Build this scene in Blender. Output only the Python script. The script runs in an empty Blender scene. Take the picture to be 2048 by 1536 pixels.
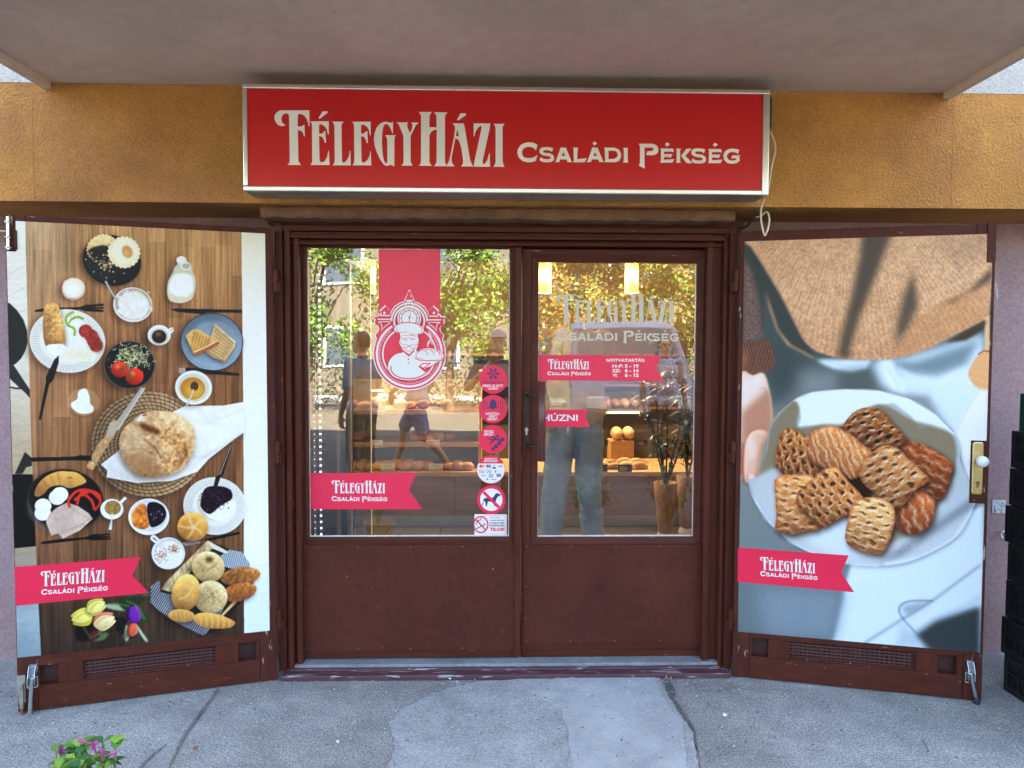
import bpy, bmesh, math, random
import numpy as np
from mathutils import Vector, Matrix, Euler, Quaternion
from mathutils.geometry import tessellate_polygon
R = math.radians
rng = random.Random(7)
S = bpy.context.scene
COL = S.collection

# ---------------------------------------------------------------- camera
FPX = 1450.0                                   # focal length in photo pixels (2048 wide)
cam_d = bpy.data.cameras.new('camera')
cam_d.sensor_width = 36.0
cam_d.lens = 36.0 * FPX / 2048.0
cam_d.clip_start = 0.02
cam_d.clip_end = 600.0
cam = bpy.data.objects.new('camera', cam_d)
COL.objects.link(cam)
CAM = Vector((0.0, 0.0, 1.54))
cam.location = CAM
ROT = (Matrix.Rotation(R(-1.34), 3, 'Z') @ Matrix.Rotation(R(90 - 2.49), 3, 'X') @ Matrix.Rotation(R(0.18), 3, 'Z'))
cam.rotation_euler = ROT.to_euler()
S.camera = cam

# ---------------------------------------------------------------- daylight
SUN_EL, SUN_AZ = R(43), R(14)                  # the sun stands behind the house: the shop front is in open shade
w = bpy.data.worlds.new('World'); S.world = w; w.use_nodes = True
nt = w.node_tree
sky = nt.nodes.new('ShaderNodeTexSky'); sky.sky_type = 'NISHITA'; sky.sun_disc = False
sky.sun_elevation = SUN_EL; sky.sun_rotation = SUN_AZ; sky.air_density = 1.0; sky.dust_density = 5.0; sky.ozone_density = 0.4
bg = nt.nodes['Background']; nt.links.new(sky.outputs[0], bg.inputs[0]); bg.inputs[1].default_value = 0.15
sd = bpy.data.lights.new('sun', 'SUN'); sd.energy = 4.5; sd.angle = R(0.5); sd.color = (1.0, 0.93, 0.80)
sun = bpy.data.objects.new('sun', sd); COL.objects.link(sun)
to_sun = Vector((math.sin(SUN_AZ) * math.cos(SUN_EL), math.cos(SUN_AZ) * math.cos(SUN_EL), math.sin(SUN_EL)))
sun.rotation_euler = (-to_sun).to_track_quat('-Z', 'Y').to_euler()
S.view_settings.view_transform = 'Standard'; S.view_settings.look = 'None'
S.view_settings.gamma = 1.0; S.view_settings.use_curve_mapping = False
S.view_settings.exposure = 3.42
# ---------------------------------------------------------------- measuring
def ray(px, py):
    d = ROT @ Vector(((px - 1024.0) / FPX, -(py - 768.0) / FPX, -1.0))
    return d
class Plane:
    """a flat face in the world: origin, u (to the right), v (up), n (towards the street)"""
    def __init__(s, o, u, v=(0, 0, 1)):
        s.o = Vector(o); s.u = Vector(u).normalized(); s.v = Vector(v).normalized()
        s.n = s.u.cross(s.v)
    def px(s, x, y):
        d = ray(x, y); t = (s.o - CAM).dot(s.n) / d.dot(s.n)
        p = CAM + d * t - s.o
        return p.dot(s.u), p.dot(s.v)
    def at(s, u, v, d=0.0):
        return s.o + s.u * u + s.v * v + s.n * d
def ypl(y): return Plane((0, y, 0), (1, 0, 0))
def gpx(x, y, z=0.0):
    d = ray(x, y); t = (z - CAM.z) / d.z
    return CAM + d * t

# ---------------------------------------------------------------- mesh collecting
class MB:
    def __init__(s): s.v = []; s.f = []; s.m = []; s.sm = []
    def add(s, vs, fs, mat=0, smooth=False):
        b = len(s.v); s.v += [tuple(v) for v in vs]
        for f in fs: s.f.append([b + i for i in f]); s.m.append(mat); s.sm.append(smooth)
        return s
    def box(s, x0, x1, y0, y1, z0, z1, mat=0, M=None):
        vs = [Vector((x, y, z)) for z in (z0, z1) for y in (y0, y1) for x in (x0, x1)]
        if M is not None: vs = [M @ v for v in vs]
        return s.add(vs, [(0, 2, 3, 1), (4, 5, 7, 6), (0, 1, 5, 4), (2, 6, 7, 3), (0, 4, 6, 2), (1, 3, 7, 5)], mat)
    def pbox(s, P, u0, u1, v0, v1, d0, d1, mat=0):
        if u0 > u1: u0, u1 = u1, u0
        if v0 > v1: v0, v1 = v1, v0
        vs = [P.at(u, v, d) for v in (v0, v1) for d in (d1, d0) for u in (u0, u1)]
        return s.add(vs, [(0, 2, 3, 1), (4, 5, 7, 6), (0, 1, 5, 4), (2, 6, 7, 3), (0, 4, 6, 2), (1, 3, 7, 5)], mat)
    def tube(s, pts, r, n=10, mat=0, cap=True, smooth=True):
        pts = [Vector(p) for p in pts]; k = len(pts)
        rr = r if isinstance(r, (list, tuple)) else [r] * k
        vs = []; prev = None
        for i, p in enumerate(pts):
            t = (pts[min(i + 1, k - 1)] - pts[max(i - 1, 0)]).normalized()
            if prev is None:
                a = Vector((0, 0, 1)) if abs(t.z) < .9 else Vector((1, 0, 0))
                nx = t.cross(a).normalized()
            else:
                nx = (prev - t * prev.dot(t)).normalized()
            prev = nx; ny = t.cross(nx)
            for j in range(n):
                a = 2 * math.pi * j / n
                vs.append(p + (nx * math.cos(a) + ny * math.sin(a)) * rr[i])
        fs = []
        for i in range(k - 1):
            for j in range(n):
                fs.append((i * n + j, i * n + (j + 1) % n, (i + 1) * n + (j + 1) % n, (i + 1) * n + j))
        s.add(vs, fs, mat, smooth)
        if cap:
            s.add(vs[:n], [tuple(range(n))[::-1]], mat); s.add(vs[-n:], [tuple(range(n))], mat)
        return s
    def lathe(s, prof, c=(0, 0, 0), n=24, mat=0, smooth=True, M=None):
        vs = []; k = len(prof)
        for r, z in prof:
            for j in range(n):
                a = 2 * math.pi * j / n
                v = Vector((r * math.cos(a), r * math.sin(a), z))
                if M is not None: v = M @ v
                vs.append(v + Vector(c))
        fs = [(i * n + j, i * n + (j + 1) % n, (i + 1) * n + (j + 1) % n, (i + 1) * n + j) for i in range(k - 1) for j in range(n)]
        s.add(vs, fs, mat, smooth)
        s.add(vs[:n], [tuple(range(n))[::-1]], mat); s.add(vs[-n:], [tuple(range(n))], mat)
        return s
    def ell(s, c, r, mat=0, n=16, k=10, M=None, fn=None):
        vs = []
        for i in range(k + 1):
            th = math.pi * i / k
            for j in range(n):
                a = 2 * math.pi * j / n
                d = Vector((math.sin(th) * math.cos(a), math.sin(th) * math.sin(a), math.cos(th)))
                if fn: d = d * fn(d)
                v = Vector((d.x * r[0], d.y * r[1], d.z * r[2]))
                if M is not None: v = M @ v
                vs.append(v + Vector(c))
        fs = [(i * n + j, (i + 1) * n + j, (i + 1) * n + (j + 1) % n, i * n + (j + 1) % n) for i in range(k) for j in range(n)]
        return s.add(vs, fs, mat, True)
    def flat(s, P, polys, d=0.0, mat=0, mp=None):
        """one polygon with holes (list of rings in (u,v), or in px when mp='px') laid on plane P at height d"""
        rings = [[(P.px(*q) if mp == 'px' else q) for q in ring] for ring in polys]
        tri = tessellate_polygon([[Vector((u, v, 0)) for u, v in ring] for ring in rings])
        vs = [P.at(u, v, d) for ring in rings for u, v in ring]
        fl = [q for ring in rings for q in ring]
        fs = []
        for a, b, c in tri:
            ar = (fl[b][0] - fl[a][0]) * (fl[c][1] - fl[a][1]) - (fl[c][0] - fl[a][0]) * (fl[b][1] - fl[a][1])
            if abs(ar) < 1e-12: continue
            fs.append((a, b, c) if ar > 0 else (a, c, b))
        return s.add(vs, fs, mat)
    def build(s, name, mats, parent=None, bevel=0.0, seg=2, clean=True):
        me = bpy.data.meshes.new(name)
        me.from_pydata(s.v, [], s.f)
        for m in (mats if isinstance(mats, (list, tuple)) else [mats]): me.materials.append(m)
        me.polygons.foreach_set('material_index', s.m); me.polygons.foreach_set('use_smooth', s.sm)
        me.update()
        o = bpy.data.objects.new(name, me); COL.objects.link(o)
        if parent is not None: adopt(o, parent)
        if bevel > 0:
            md = o.modifiers.new('bevel', 'BEVEL'); md.width = bevel; md.segments = seg; md.limit_method = 'ANGLE'; md.angle_limit = R(40)
        return o
def world_of(o):
    M = Matrix.LocRotScale(o.location, o.rotation_euler, o.scale)
    return world_of(o.parent) @ o.matrix_parent_inverse @ M if o.parent else M
def adopt(o, parent):
    """o was modelled in world space: keep it there under its new parent"""
    o.parent = parent
    o.matrix_parent_inverse = world_of(parent).inverted()
def tag(o, label=None, cat=None, group=None, kind=None):
    if label: o['label'] = label
    if cat: o['category'] = cat
    if group: o['group'] = group
    if kind: o['kind'] = kind
    return o
def thing(name, loc, label, cat, group=None, rz=0.0):
    o = bpy.data.objects.new(name, None); COL.objects.link(o)
    o.location = loc; o.rotation_euler = (0, 0, rz); o.empty_display_size = .1
    return tag(o, label, cat, group)
def clone(o, loc=None, rz=None, label=None, parent=None):
    c = o.copy(); COL.objects.link(c)
    if parent is not None: c.parent = parent
    if loc is not None: c.location = loc
    if rz is not None: c.rotation_euler = (0, 0, rz)
    if label: c['label'] = label
    for ch in list(o.children): clone(ch, parent=c)
    return c
def circ(cx, cy, rx, ry=None, n=40, a0=0.0, a1=2 * math.pi):
    ry = rx if ry is None else ry
    full = abs(a1 - a0 - 2 * math.pi) < 1e-6
    m = n if full else n + 1
    return [(cx + rx * math.cos(a0 + (a1 - a0) * i / n), cy + ry * math.sin(a0 + (a1 - a0) * i / n)) for i in range(m)]
def stroke(pts, wd):
    """outline of a polyline of width wd (or widths per point)"""
    k = len(pts); ww = wd if isinstance(wd, (list, tuple)) else [wd] * k
    L, Rr = [], []
    for i, (x, y) in enumerate(pts):
        ax, ay = pts[max(i - 1, 0)]; bx, by = pts[min(i + 1, k - 1)]
        tx, ty = bx - ax, by - ay; l = math.hypot(tx, ty) or 1
        nx, ny = -ty / l * ww[i] / 2, tx / l * ww[i] / 2
        L.append((x + nx, y + ny)); Rr.append((x - nx, y - ny))
    return L + Rr[::-1]
def smooth(pts, n=6, closed=True):
    """Catmull-Rom through the points"""
    k = len(pts); out = []
    rngk = range(k) if closed else range(k - 1)
    for i in rngk:
        p = [pts[(i + d) % k] if closed else pts[min(max(i + d, 0), k - 1)] for d in (-1, 0, 1, 2)]
        for j in range(n):
            t = j / n
            out.append(tuple(.5 * (2 * p[1][c] + (p[2][c] - p[0][c]) * t + (2 * p[0][c] - 5 * p[1][c] + 4 * p[2][c] - p[3][c]) * t * t + (3 * p[1][c] - p[0][c] - 3 * p[2][c] + p[3][c]) * t ** 3) for c in range(len(pts[0]))))
    if not closed: out.append(tuple(pts[-1]))
    return out

# ---------------------------------------------------------------- materials
def lin(r, g, b): return tuple(((c / 255) / 12.92 if c <= 10.3 else (((c / 255) + .055) / 1.055) ** 2.4) for c in (r, g, b))
MATS = {}
def mat(name, col, rough=.5, var=0.0, vscale=6.0, bump=0.0, bscale=120.0, metal=0.0, stretch=(1, 1, 1), chips=None, chipscale=60, chipthr=.72,
        spec=.5, stains=None, stscale=2.0, emit=None, estr=0.0, trans=0.0, sss=0.0, bdetail=3.0, coat=0.0, speck=None, bdist=.004):
    if name in MATS: return MATS[name]
    m = bpy.data.materials.new(name); m.use_nodes = True; MATS[name] = m
    nt = m.node_tree; N = nt.nodes; Lk = nt.links
    b = N['Principled BSDF']
    b.inputs['Roughness'].default_value = rough; b.inputs['Metallic'].default_value = metal
    b.inputs['Specular IOR Level'].default_value = spec
    b.inputs['Coat Weight'].default_value = coat
    b.inputs['Base Color'].default_value = (*col, 1)
    tc = N.new('ShaderNodeTexCoord'); mp = N.new('ShaderNodeMapping'); Lk.new(tc.outputs['Object'], mp.inputs[0]); mp.inputs['Scale'].default_value = stretch
    cur = None
    class tc_o: outputs = [tc.outputs['Object']]
    def noise(sc, det=5.0, rgh=.6, src=mp):
        n = N.new('ShaderNodeTexNoise'); n.inputs['Scale'].default_value = sc; n.inputs['Detail'].default_value = det; n.inputs['Roughness'].default_value = rgh
        Lk.new(src.outputs[0], n.inputs['Vector']); return n
    def ramp(src, p0, p1, c0=(0, 0, 0, 1), c1=(1, 1, 1, 1)):
        r = N.new('ShaderNodeValToRGB'); r.color_ramp.elements[0].position = p0; r.color_ramp.elements[1].position = p1
        r.color_ramp.elements[0].color = c0; r.color_ramp.elements[1].color = c1
        Lk.new(src, r.inputs[0]); return r
    def mix(fac, a, bcol):
        x = N.new('ShaderNodeMix'); x.data_type = 'RGBA'
        Lk.new(fac, x.inputs[0])
        for sck, v in ((6, a), (7, bcol)):
            if isinstance(v, tuple): x.inputs[sck].default_value = (*v, 1)
            else: Lk.new(v, x.inputs[sck])
        return x.outputs[2]
    if var > 0:
        n = noise(vscale); r = ramp(n.outputs['Fac'], .3, .7)
        cur = mix(r.outputs[0], tuple(c * (1 - var) for c in col), tuple(min(1, c * (1 + var)) for c in col))
    if stains:
        n = noise(stscale, 6, .65); r = ramp(n.outputs['Fac'], .48, .72)
        cur = mix(r.outputs[0], cur if cur is not None else col, stains)
    if chips:
        n = noise(chipscale, 3, .55); r = ramp(n.outputs['Fac'], chipthr, chipthr + .02)
        cur = mix(r.outputs[0], cur if cur is not None else col, chips)
    if speck:
        n = noise(speck[0], 3, .6, tc_o); r = ramp(n.outputs['Fac'], .33, .62, (1 - speck[1],) * 3 + (1,), (1 + speck[1] * .35,) * 3 + (1,))
        x = N.new('ShaderNodeMix'); x.data_type = 'RGBA'; x.blend_type = 'MULTIPLY'; x.inputs[0].default_value = 1
        if cur is None: x.inputs[6].default_value = (*col, 1)
        else: Lk.new(cur, x.inputs[6])
        Lk.new(r.outputs[0], x.inputs[7]); cur = x.outputs[2]
    if cur is not None: Lk.new(cur, b.inputs['Base Color'])
    if bump > 0:
        n = noise(bscale, bdetail, .6); bm_ = N.new('ShaderNodeBump'); bm_.inputs['Strength'].default_value = bump; bm_.inputs['Distance'].default_value = bdist
        Lk.new(n.outputs['Fac'], bm_.inputs['Height']); Lk.new(bm_.outputs[0], b.inputs['Normal'])
    if emit is not None:
        b.inputs['Emission Color'].default_value = (*emit, 1); b.inputs['Emission Strength'].default_value = estr
    if trans > 0:
        b.inputs['Transmission Weight'].default_value = trans
    if sss > 0:
        b.inputs['Subsurface Weight'].default_value = sss; b.inputs['Subsurface Radius'].default_value = (.02, .008, .004)
    return m
BROWN = mat('brown_paint', (.082, .0225, .0135), .42, .20, 5, .3, 60, stretch=(6, 6, .8), chips=(.30, .20, .15), chipscale=10, chipthr=.73, bdetail=4, spec=.13)
BROWN_H = mat('brown_paint_rail', (.080, .0220, .0135), .45, .22, 5, .35, 60, stretch=(.8, 6, 6), chips=(.32, .22, .17), chipscale=10, chipthr=.71, bdetail=4, spec=.13)
BROWN_P = mat('brown_panel', (.090, .0260, .0165), .40, .16, 2.2, .10, 120, chips=(.33, .2, .16), chipscale=60, chipthr=.732, speck=(30, .10), spec=.14, stains=(.068, .0205, .0140), stscale=3)
BROWN_OLD = mat('brown_paint_worn', (.076, .0215, .0140), .55, .25, 6, .5, 50, stretch=(5, 5, 1), chips=(.38, .30, .25), chipscale=9, chipthr=.665, spec=.13)
ORANGE = mat('orange_roughcast', (.58, .275, .075), .9, .22, 2.2, 1.0, 80, stains=(.38, .17, .075), stscale=1.2, spec=.2, bdetail=4, speck=(150, .22), bdist=.014)
PLASTER = mat('white_roughcast', (.66, .61, .53), .95, .08, 3, 1.0, 120, stains=(.52, .49, .44), stscale=1.5, spec=.2, speck=(95, .2), bdist=.01)
SOFFIT = mat('soffit_paint', (.74, .60, .475), .8, .10, 1.1, .12, 30, chips=(.16, .10, .09), chipscale=30, chipthr=.745, spec=.3, stains=(.62, .50, .395), stscale=.9, speck=(16, .07))
LILAC = mat('lilac_wall_paint', (.34, .225, .23), .75, .08, 2, .35, 60, chips=(.2, .16, .15), chipscale=18, chipthr=.76, stains=(.27, .17, .16), stscale=1.3, speck=(60, .2))
LINTEL = mat('lintel_concrete', (.17, .085, .042), .9, .3, 12, 1.0, 60, chips=(.12, .08, .06), chipscale=30, chipthr=.66)
ALU = mat('aluminium', (.72, .70, .66), .28, .06, 20, .05, 300, metal=1.0, stretch=(1, 1, 1))
ZINC = mat('zinc_steel', (.58, .62, .66), .32, .15, 30, .1, 200, metal=1.0, chips=(.35, .30, .26), chipscale=40, chipthr=.72)
STEEL = mat('bright_steel', (.75, .74, .72), .2, .05, 20, metal=1.0)
RUBBER = mat('black_rubber', (.02, .02, .02), .7, .2, 20, .2, 80)
BLACKP = mat('black_plastic', (.012, .013, .013), .45, .2, 8, .1, 60)
# ================================================================ SETTING
def concrete(name, col, agg=.35, bump=.6, dark=.25):
    m = bpy.data.materials.new(name); m.use_nodes = True
    nt = m.node_tree; N = nt.nodes; Lk = nt.links; b = N['Principled BSDF']; b.inputs['Roughness'].default_value = .88; b.inputs['Specular IOR Level'].default_value = .3
    tc = N.new('ShaderNodeTexCoord')
    def noise(sc, det, rgh=.6):
        n = N.new('ShaderNodeTexNoise'); n.inputs['Scale'].default_value = sc; n.inputs['Detail'].default_value = det; n.inputs['Roughness'].default_value = rgh
        Lk.new(tc.outputs['Object'], n.inputs['Vector']); return n
    def ramp(src, p0, p1, a, c):
        r = N.new('ShaderNodeValToRGB'); e = r.color_ramp.elements; e[0].position = p0; e[1].position = p1; e[0].color = (a, a, a, 1); e[1].color = (c, c, c, 1); Lk.new(src, r.inputs[0]); return r.outputs[0]
    def mul(a, c):
        x = N.new('ShaderNodeMix'); x.data_type = 'RGBA'; x.blend_type = 'MULTIPLY'; x.inputs[0].default_value = 1
        if isinstance(a, tuple): x.inputs[6].default_value = (*a, 1)
        else: Lk.new(a, x.inputs[6])
        Lk.new(c, x.inputs[7]); return x.outputs[2]
    c = mul(col, ramp(noise(.9, 6, .7).outputs[0], .34, .66, 1 - dark, 1.10))
    c = mul(c, ramp(noise(5, 7, .75).outputs[0], .34, .66, .78, 1.12))
    c = mul(c, ramp(noise(120, 3, .6).outputs[0], .34, .64, 1 - agg, 1 + agg * .45))
    v = N.new('ShaderNodeTexVoronoi'); v.inputs['Scale'].default_value = 75; Lk.new(tc.outputs['Object'], v.inputs['Vector'])
    c = mul(c, ramp(v.outputs['Distance'], .12, .42, 1 + agg * .5, 1.0))
    # pits and light pebbles
    n2 = noise(42, 2, .5); c = mul(c, ramp(n2.outputs[0], .24, .31, .62, 1.0))
    n3 = noise(26, 2, .5); c = mul(c, ramp(n3.outputs[0], .72, .75, 1.0, 1.35))
    Lk.new(c, b.inputs['Base Color'])
    bp = N.new('ShaderNodeBump'); bp.inputs['Strength'].default_value = bump; bp.inputs['Distance'].default_value = .006; Lk.new(noise(110, 4, .7).outputs[0], bp.inputs['Height'])
    bp2 = N.new('ShaderNodeBump'); bp2.inputs['Strength'].default_value = bump * .6; bp2.inputs['Distance'].default_value = .02; Lk.new(noise(14, 4, .6).outputs[0], bp2.inputs['Height']); Lk.new(bp.outputs[0], bp2.inputs['Normal'])
    Lk.new(bp2.outputs[0], b.inputs['Normal'])
    return m
PAVE = concrete('pavement_concrete', (.435, .435, .405), .52, 1.0, .34)
PATCH = concrete('patch_concrete', (.455, .465, .45), .34, .5, .2)
PATCH2 = concrete('smooth_patch_concrete', (.475, .495, .49), .16, .3, .12)
SILLC = concrete('sill_concrete', (.30, .32, .33), .2, .5, .3)
ASPH = concrete('asphalt', (.06, .06, .062), .3, .5)
CRACK = concrete('crack_dirt', (.25, .245, .23), .5, .8, .6)
MORTAR = concrete('crack_mortar', (.365, .365, .34), .3, .5, .3)

YB, YR, YF, YL = 3.25, 3.62, 3.40, 3.475       # orange band, recessed wall, door frame front, door leaves
YS = 3.09                                      # front of the lightbox
PB, PR, PF, PL, PS = ypl(YB), ypl(YR), ypl(YF), ypl(YL), ypl(YS)
tag(MB().box(-90, 90, -120, -13.6, -.35, -.12).build('road', ASPH), kind='structure')
tag(MB().box(-90, 90, -13.6, 3.70, -.5, 0).build('pavement', PAVE), kind='structure')
tag(MB().box(-90, 90, -40, -16.5, -.3, 0).build('pavement', PAVE), kind='structure')
G0 = Plane((0, 0, 0), (1, 0, 0), (0, 1, 0))
def gpoly(pts, z, m, name, thick=.003):
    P = [gpx(x, y) for x, y in pts]
    mb = MB(); n = len(P)
    ring = [(p.x, p.y) for p in P]
    mb.flat(G0, [ring], z)
    ar = sum(ring[i][0] * ring[(i + 1) % n][1] - ring[(i + 1) % n][0] * ring[i][1] for i in range(n))
    if ar < 0: ring = ring[::-1]
    vs = [(x, y, 0.0005) for x, y in ring] + [(x, y, z) for x, y in ring]
    mb.add(vs, [(i, (i + 1) % n, n + (i + 1) % n, n + i) for i in range(n)])
    return tag(mb.build(name, m), kind='structure')
def rough(pts, amp, seed, n=7):
    r = random.Random(seed); out = []
    k = len(pts)
    for i in range(k):
        a, b = pts[i], pts[(i + 1) % k]
        for j in range(n):
            t = j / n; s = 0 if j == 0 else amp
            out.append((a[0] + (b[0] - a[0]) * t + r.uniform(-s, s), a[1] + (b[1] - a[1]) * t + r.uniform(-s, s) * .6))
    return out
gpoly(rough([(950, 1366), (890, 1380), (838, 1402), (800, 1424), (777, 1448), (792, 1490), (776, 1530), (700, 1700), (1450, 1700), (1396, 1536), (1388, 1470), (1352, 1420), (1330, 1385), (1318, 1354), (1130, 1352)], 4, 3), .006, PATCH, 'concrete_patch')
gpoly(rough([(1120, 1356), (1310, 1358), (1326, 1400), (1366, 1450), (1374, 1540), (1400, 1690), (1120, 1690), (1143, 1536), (1138, 1470), (1120, 1420), (1060, 1385)], 3, 5), .009, PATCH2, 'concrete_patch')
gpoly(rough([(418, 1376), (432, 1376), (436, 1385), (402, 1430), (372, 1470), (352, 1512), (330, 1560), (268, 1560), (282, 1536), (330, 1490), (345, 1470), (377, 1425), (392, 1402)], 2.2, 8), .003, MORTAR, 'pavement_joint')
gpoly(rough([(434, 1380), (436, 1383), (402, 1431), (376, 1468), (363, 1490), (350, 1515), (330, 1560), (327, 1560), (346, 1515), (361, 1481), (372, 1463), (399, 1428)], 1.0, 9), .0055, CRACK, 'pavement_crack')
gpoly(rough([(330, 1490), (333, 1492), (290, 1530), (270, 1560), (265, 1560), (285, 1528)], 1.2, 19), .005, CRACK, 'pavement_crack')
gpoly(rough([(1330, 1358), (1338, 1356), (1352, 1380), (1362, 1420), (1394, 1450), (1410, 1500), (1418, 1560), (1404, 1560), (1398, 1505), (1386, 1462), (1352, 1428), (1342, 1400)], 2, 11), .004, MORTAR, 'pavement_joint')
gpoly(rough([(1331, 1362), (1339, 1364), (1350, 1385), (1352, 1396), (1344, 1394), (1336, 1380)], 1.2, 12), .0075, CRACK, 'pavement_crack')
gpoly(rough([(1340, 1392), (1343, 1392), (1368, 1428), (1390, 1462), (1396, 1500), (1393, 1500), (1386, 1464), (1362, 1430)], .8, 13), .0095, CRACK, 'pavement_crack')
# grime where walls and shutters meet the pavement
gpoly(rough([(60, 1432), (240, 1400), (420, 1372), (545, 1350), (545, 1362), (424, 1382), (250, 1412), (70, 1444)], 3, 15), .002, MORTAR, 'pavement_grime')
gpoly(rough([(1470, 1346), (1700, 1370), (1900, 1398), (1960, 1408), (2060, 1330), (2060, 1420), (1950, 1418), (1700, 1383), (1475, 1356)], 3, 16), .002, MORTAR, 'pavement_grime')

# ---------------------------------------------------------------- the house
ZB = 2.195                                     # underside of the orange band
ZC = 2.705                                     # underside of the balcony
house = thing('apartment_building', (0, YR, 0), 'apartment house front with orange roughcast band, lilac ground floor wall and balcony slab', 'building')
mb = MB()
mb.box(-14, 14, YB, YB + .58, ZB, 2.703)
mb.build('orange_band', ORANGE, house)
MB().box(-14, 14, YB - .001, YB + .58, 2.7045, 10.0).build('upper_wall', PLASTER, house)
MB().box(-14, 14, YB + .585, 13, 2.95, 10.0).build('building_block', PLASTER, house)
gx = PB.px(1906, 300)[0]
for dx in (gx, PB.px(75, 300)[0] - .02):
    MB().box(dx - .002, dx + .002, YB - .0015, YB + .001, ZB + .002, 2.70).build('panel_joint', mat('joint_filler', (.47, .22, .065), .9, .2, 20), house)
xl, xr = PF.px(552, 800)[0], PF.px(1472, 800)[0]
ztop = PF.px(1000, 446)[1]
mb = MB()
mb.box(-14, xl, YR, YR + .2, 0, ZB + .1); mb.box(xr, 14, YR, YR + .2, 0, ZB + .1); mb.box(xl, xr, YR, YR + .2, ztop + .001, ZB + .1)
mb.build('recessed_wall', LILAC, house)
# plinth crust along the foot of the lilac wall
a, b = PR.px(512, 417), PR.px(1480, 452)
lx0, lx1 = PB.px(513, 420)[0], PB.px(1478, 440)[0]
mb = MB()
n = 60
prof = [(YR, ZB - .003), (YB + .055, ZB - .003), (YB + .05, ZB - .012), (YB + .05, ZB - .044), (YB + .06, ZB - .053), (YR, ZB - .056)]
vs = []; fs = []
r = random.Random(4)
for i in range(n + 1):
    x = lx0 + (lx1 - lx0) * i / n
    for j, (y, z) in enumerate(prof):
        q = .0035 if 0 < j < 5 else 0
        vs.append((x, y + r.uniform(-q, q), z + r.uniform(-q, q) * (.9 if j > 2 else .2)))
k = len(prof)
for i in range(n):
    for j in range(k - 1): fs.append((i * k + j, i * k + j + 1, (i + 1) * k + j + 1, (i + 1) * k + j))
fs += [tuple(range(k))[::-1], tuple(range(n * k, n * k + k))]
mb.add(vs, fs); mb.build('door_lintel', LINTEL, house)
# balcony slab with drip edges
cl, cr = PB.px(88, 174)[0], PB.px(1900, 199)[0]
slab = MB().box(cl, cr, YB - 2.1, YB - .0015, ZC, ZC + .16).build('balcony_slab', SOFFIT, house)
for p, q in ((cl - .001, cl + .035), (cr - .035, cr + .001)):
    MB().box(p, q, YB - 2.1, YB - .002, ZC - .03, ZC + .02).build('drip_edge', SOFFIT, slab, bevel=.006)
mb = MB(); mb.box(cl, cr, YB - 2.1, YB - 2.02, ZC + .161, ZC + 1.05); mb.build('balcony_parapet', SOFFIT, house)

# interior shell
TILE = mat('floor_tile', (.30, .29, .26), .35, .12, 3)
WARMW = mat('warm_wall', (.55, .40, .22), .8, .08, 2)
ZI = .21
tag(MB().box(-3.2, 3.6, YF + .25, 8.6, ZI - .12, ZI).build('floor', TILE), kind='structure')
mb = MB()
for i in range(-8, 9): mb.box(i * .4 - .003, i * .4 + .003, YF + .3, 8.5, ZI, ZI + .0015)
for i in range(13): mb.box(-3.2, 3.6, 3.9 + i * .4, 3.906 + i * .4, ZI, ZI + .001)
tag(mb.build('floor_joints', mat('tile_joint', (.10, .095, .085), .9)), kind='structure')
tag(MB().box(-3.2, 3.6, YR + .21, 8.6, 2.79, 2.89).build('ceiling', mat('ceiling_paint', (.6, .5, .35), .9)), kind='structure')
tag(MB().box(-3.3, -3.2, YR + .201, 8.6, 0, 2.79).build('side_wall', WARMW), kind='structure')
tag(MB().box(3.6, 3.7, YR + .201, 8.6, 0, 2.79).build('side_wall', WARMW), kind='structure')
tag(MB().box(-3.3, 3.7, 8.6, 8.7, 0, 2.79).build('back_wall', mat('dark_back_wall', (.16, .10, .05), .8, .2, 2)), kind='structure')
# ================================================================ DOOR FRAME AND LEAVES
fr = thing('door_frame', (PF.px(1010, 800)[0], YF, 0), 'stepped brown painted wooden frame around the double door', 'door frame')
def fx(x): return PF.px(x, 800)[0]
def fz(y): return PF.px(1010, y)[1]
zh = fz(452)
mb = MB()
# left jamb steps: (px from, px to, depth of the front face behind YF)
for a, b, d in ((552, 567, 0), (567, 571, .02), (571, 581, .008), (581, 586, .045), (586, 597, .03)):
    mb.box(fx(a), fx(b), YF + d, YF + .225, .028, zh - (.0 if a < 560 else .006))
mb.build('jamb', BROWN, fr, bevel=.003)
mb = MB()
for a, b, d in ((1456, 1471, 0), (1452, 1456, .02), (1446, 1452, .012), (1428, 1446, .055), (1416, 1428, .04)):
    mb.box(fx(a), fx(b), YF + d, YF + .225, .028, zh - (.0 if a > 1455 else .006))
mb.build('jamb', BROWN, fr, bevel=.003)
mb = MB()
x0, x1 = fx(567) + .0005, fx(1456) - .0005
for a, b, d in ((452, 464, 0.001), (464, 470, .022), (470, 478, .012), (478, 483, .05), (483, 489, .035)):
    mb.box(x0 + (.01 if d > .01 else 0), x1 - (.01 if d > .01 else 0), YF + d, YF + .223, fz(b), fz(a) - .0005)
mb.box(fx(538), fx(1484), YF + .012, YF + .06, zh + .001, fz(440))
mb.box(x0 + .011, x1 - .011, YF + .135, YF + .222, fz(512), fz(489.3))  # hidden strip behind the leaves, added to stop shop light leaking over them
mb.build('head_rail', BROWN_H, fr, bevel=.003)
zs = .026
mb = MB()
mb.box(fx(562), fx(1462), YF - .055, YF + .0, .001, zs); mb.box(fx(575), fx(1448), YF + .0, YF + .022, .001, zs + .008)
mb.build('threshold', mat('threshold_paint', (.10, .04, .05), .45, .3, 8, .4, 60, stretch=(.6, 4, 4), chips=(.32, .31, .32), chipscale=14, chipthr=.6), fr, bevel=.004)
MB().box(fx(575), fx(1449), YF + .0225, YF + .22, .001, .046).build('door_step', SILLC, fr, bevel=.004)

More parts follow.
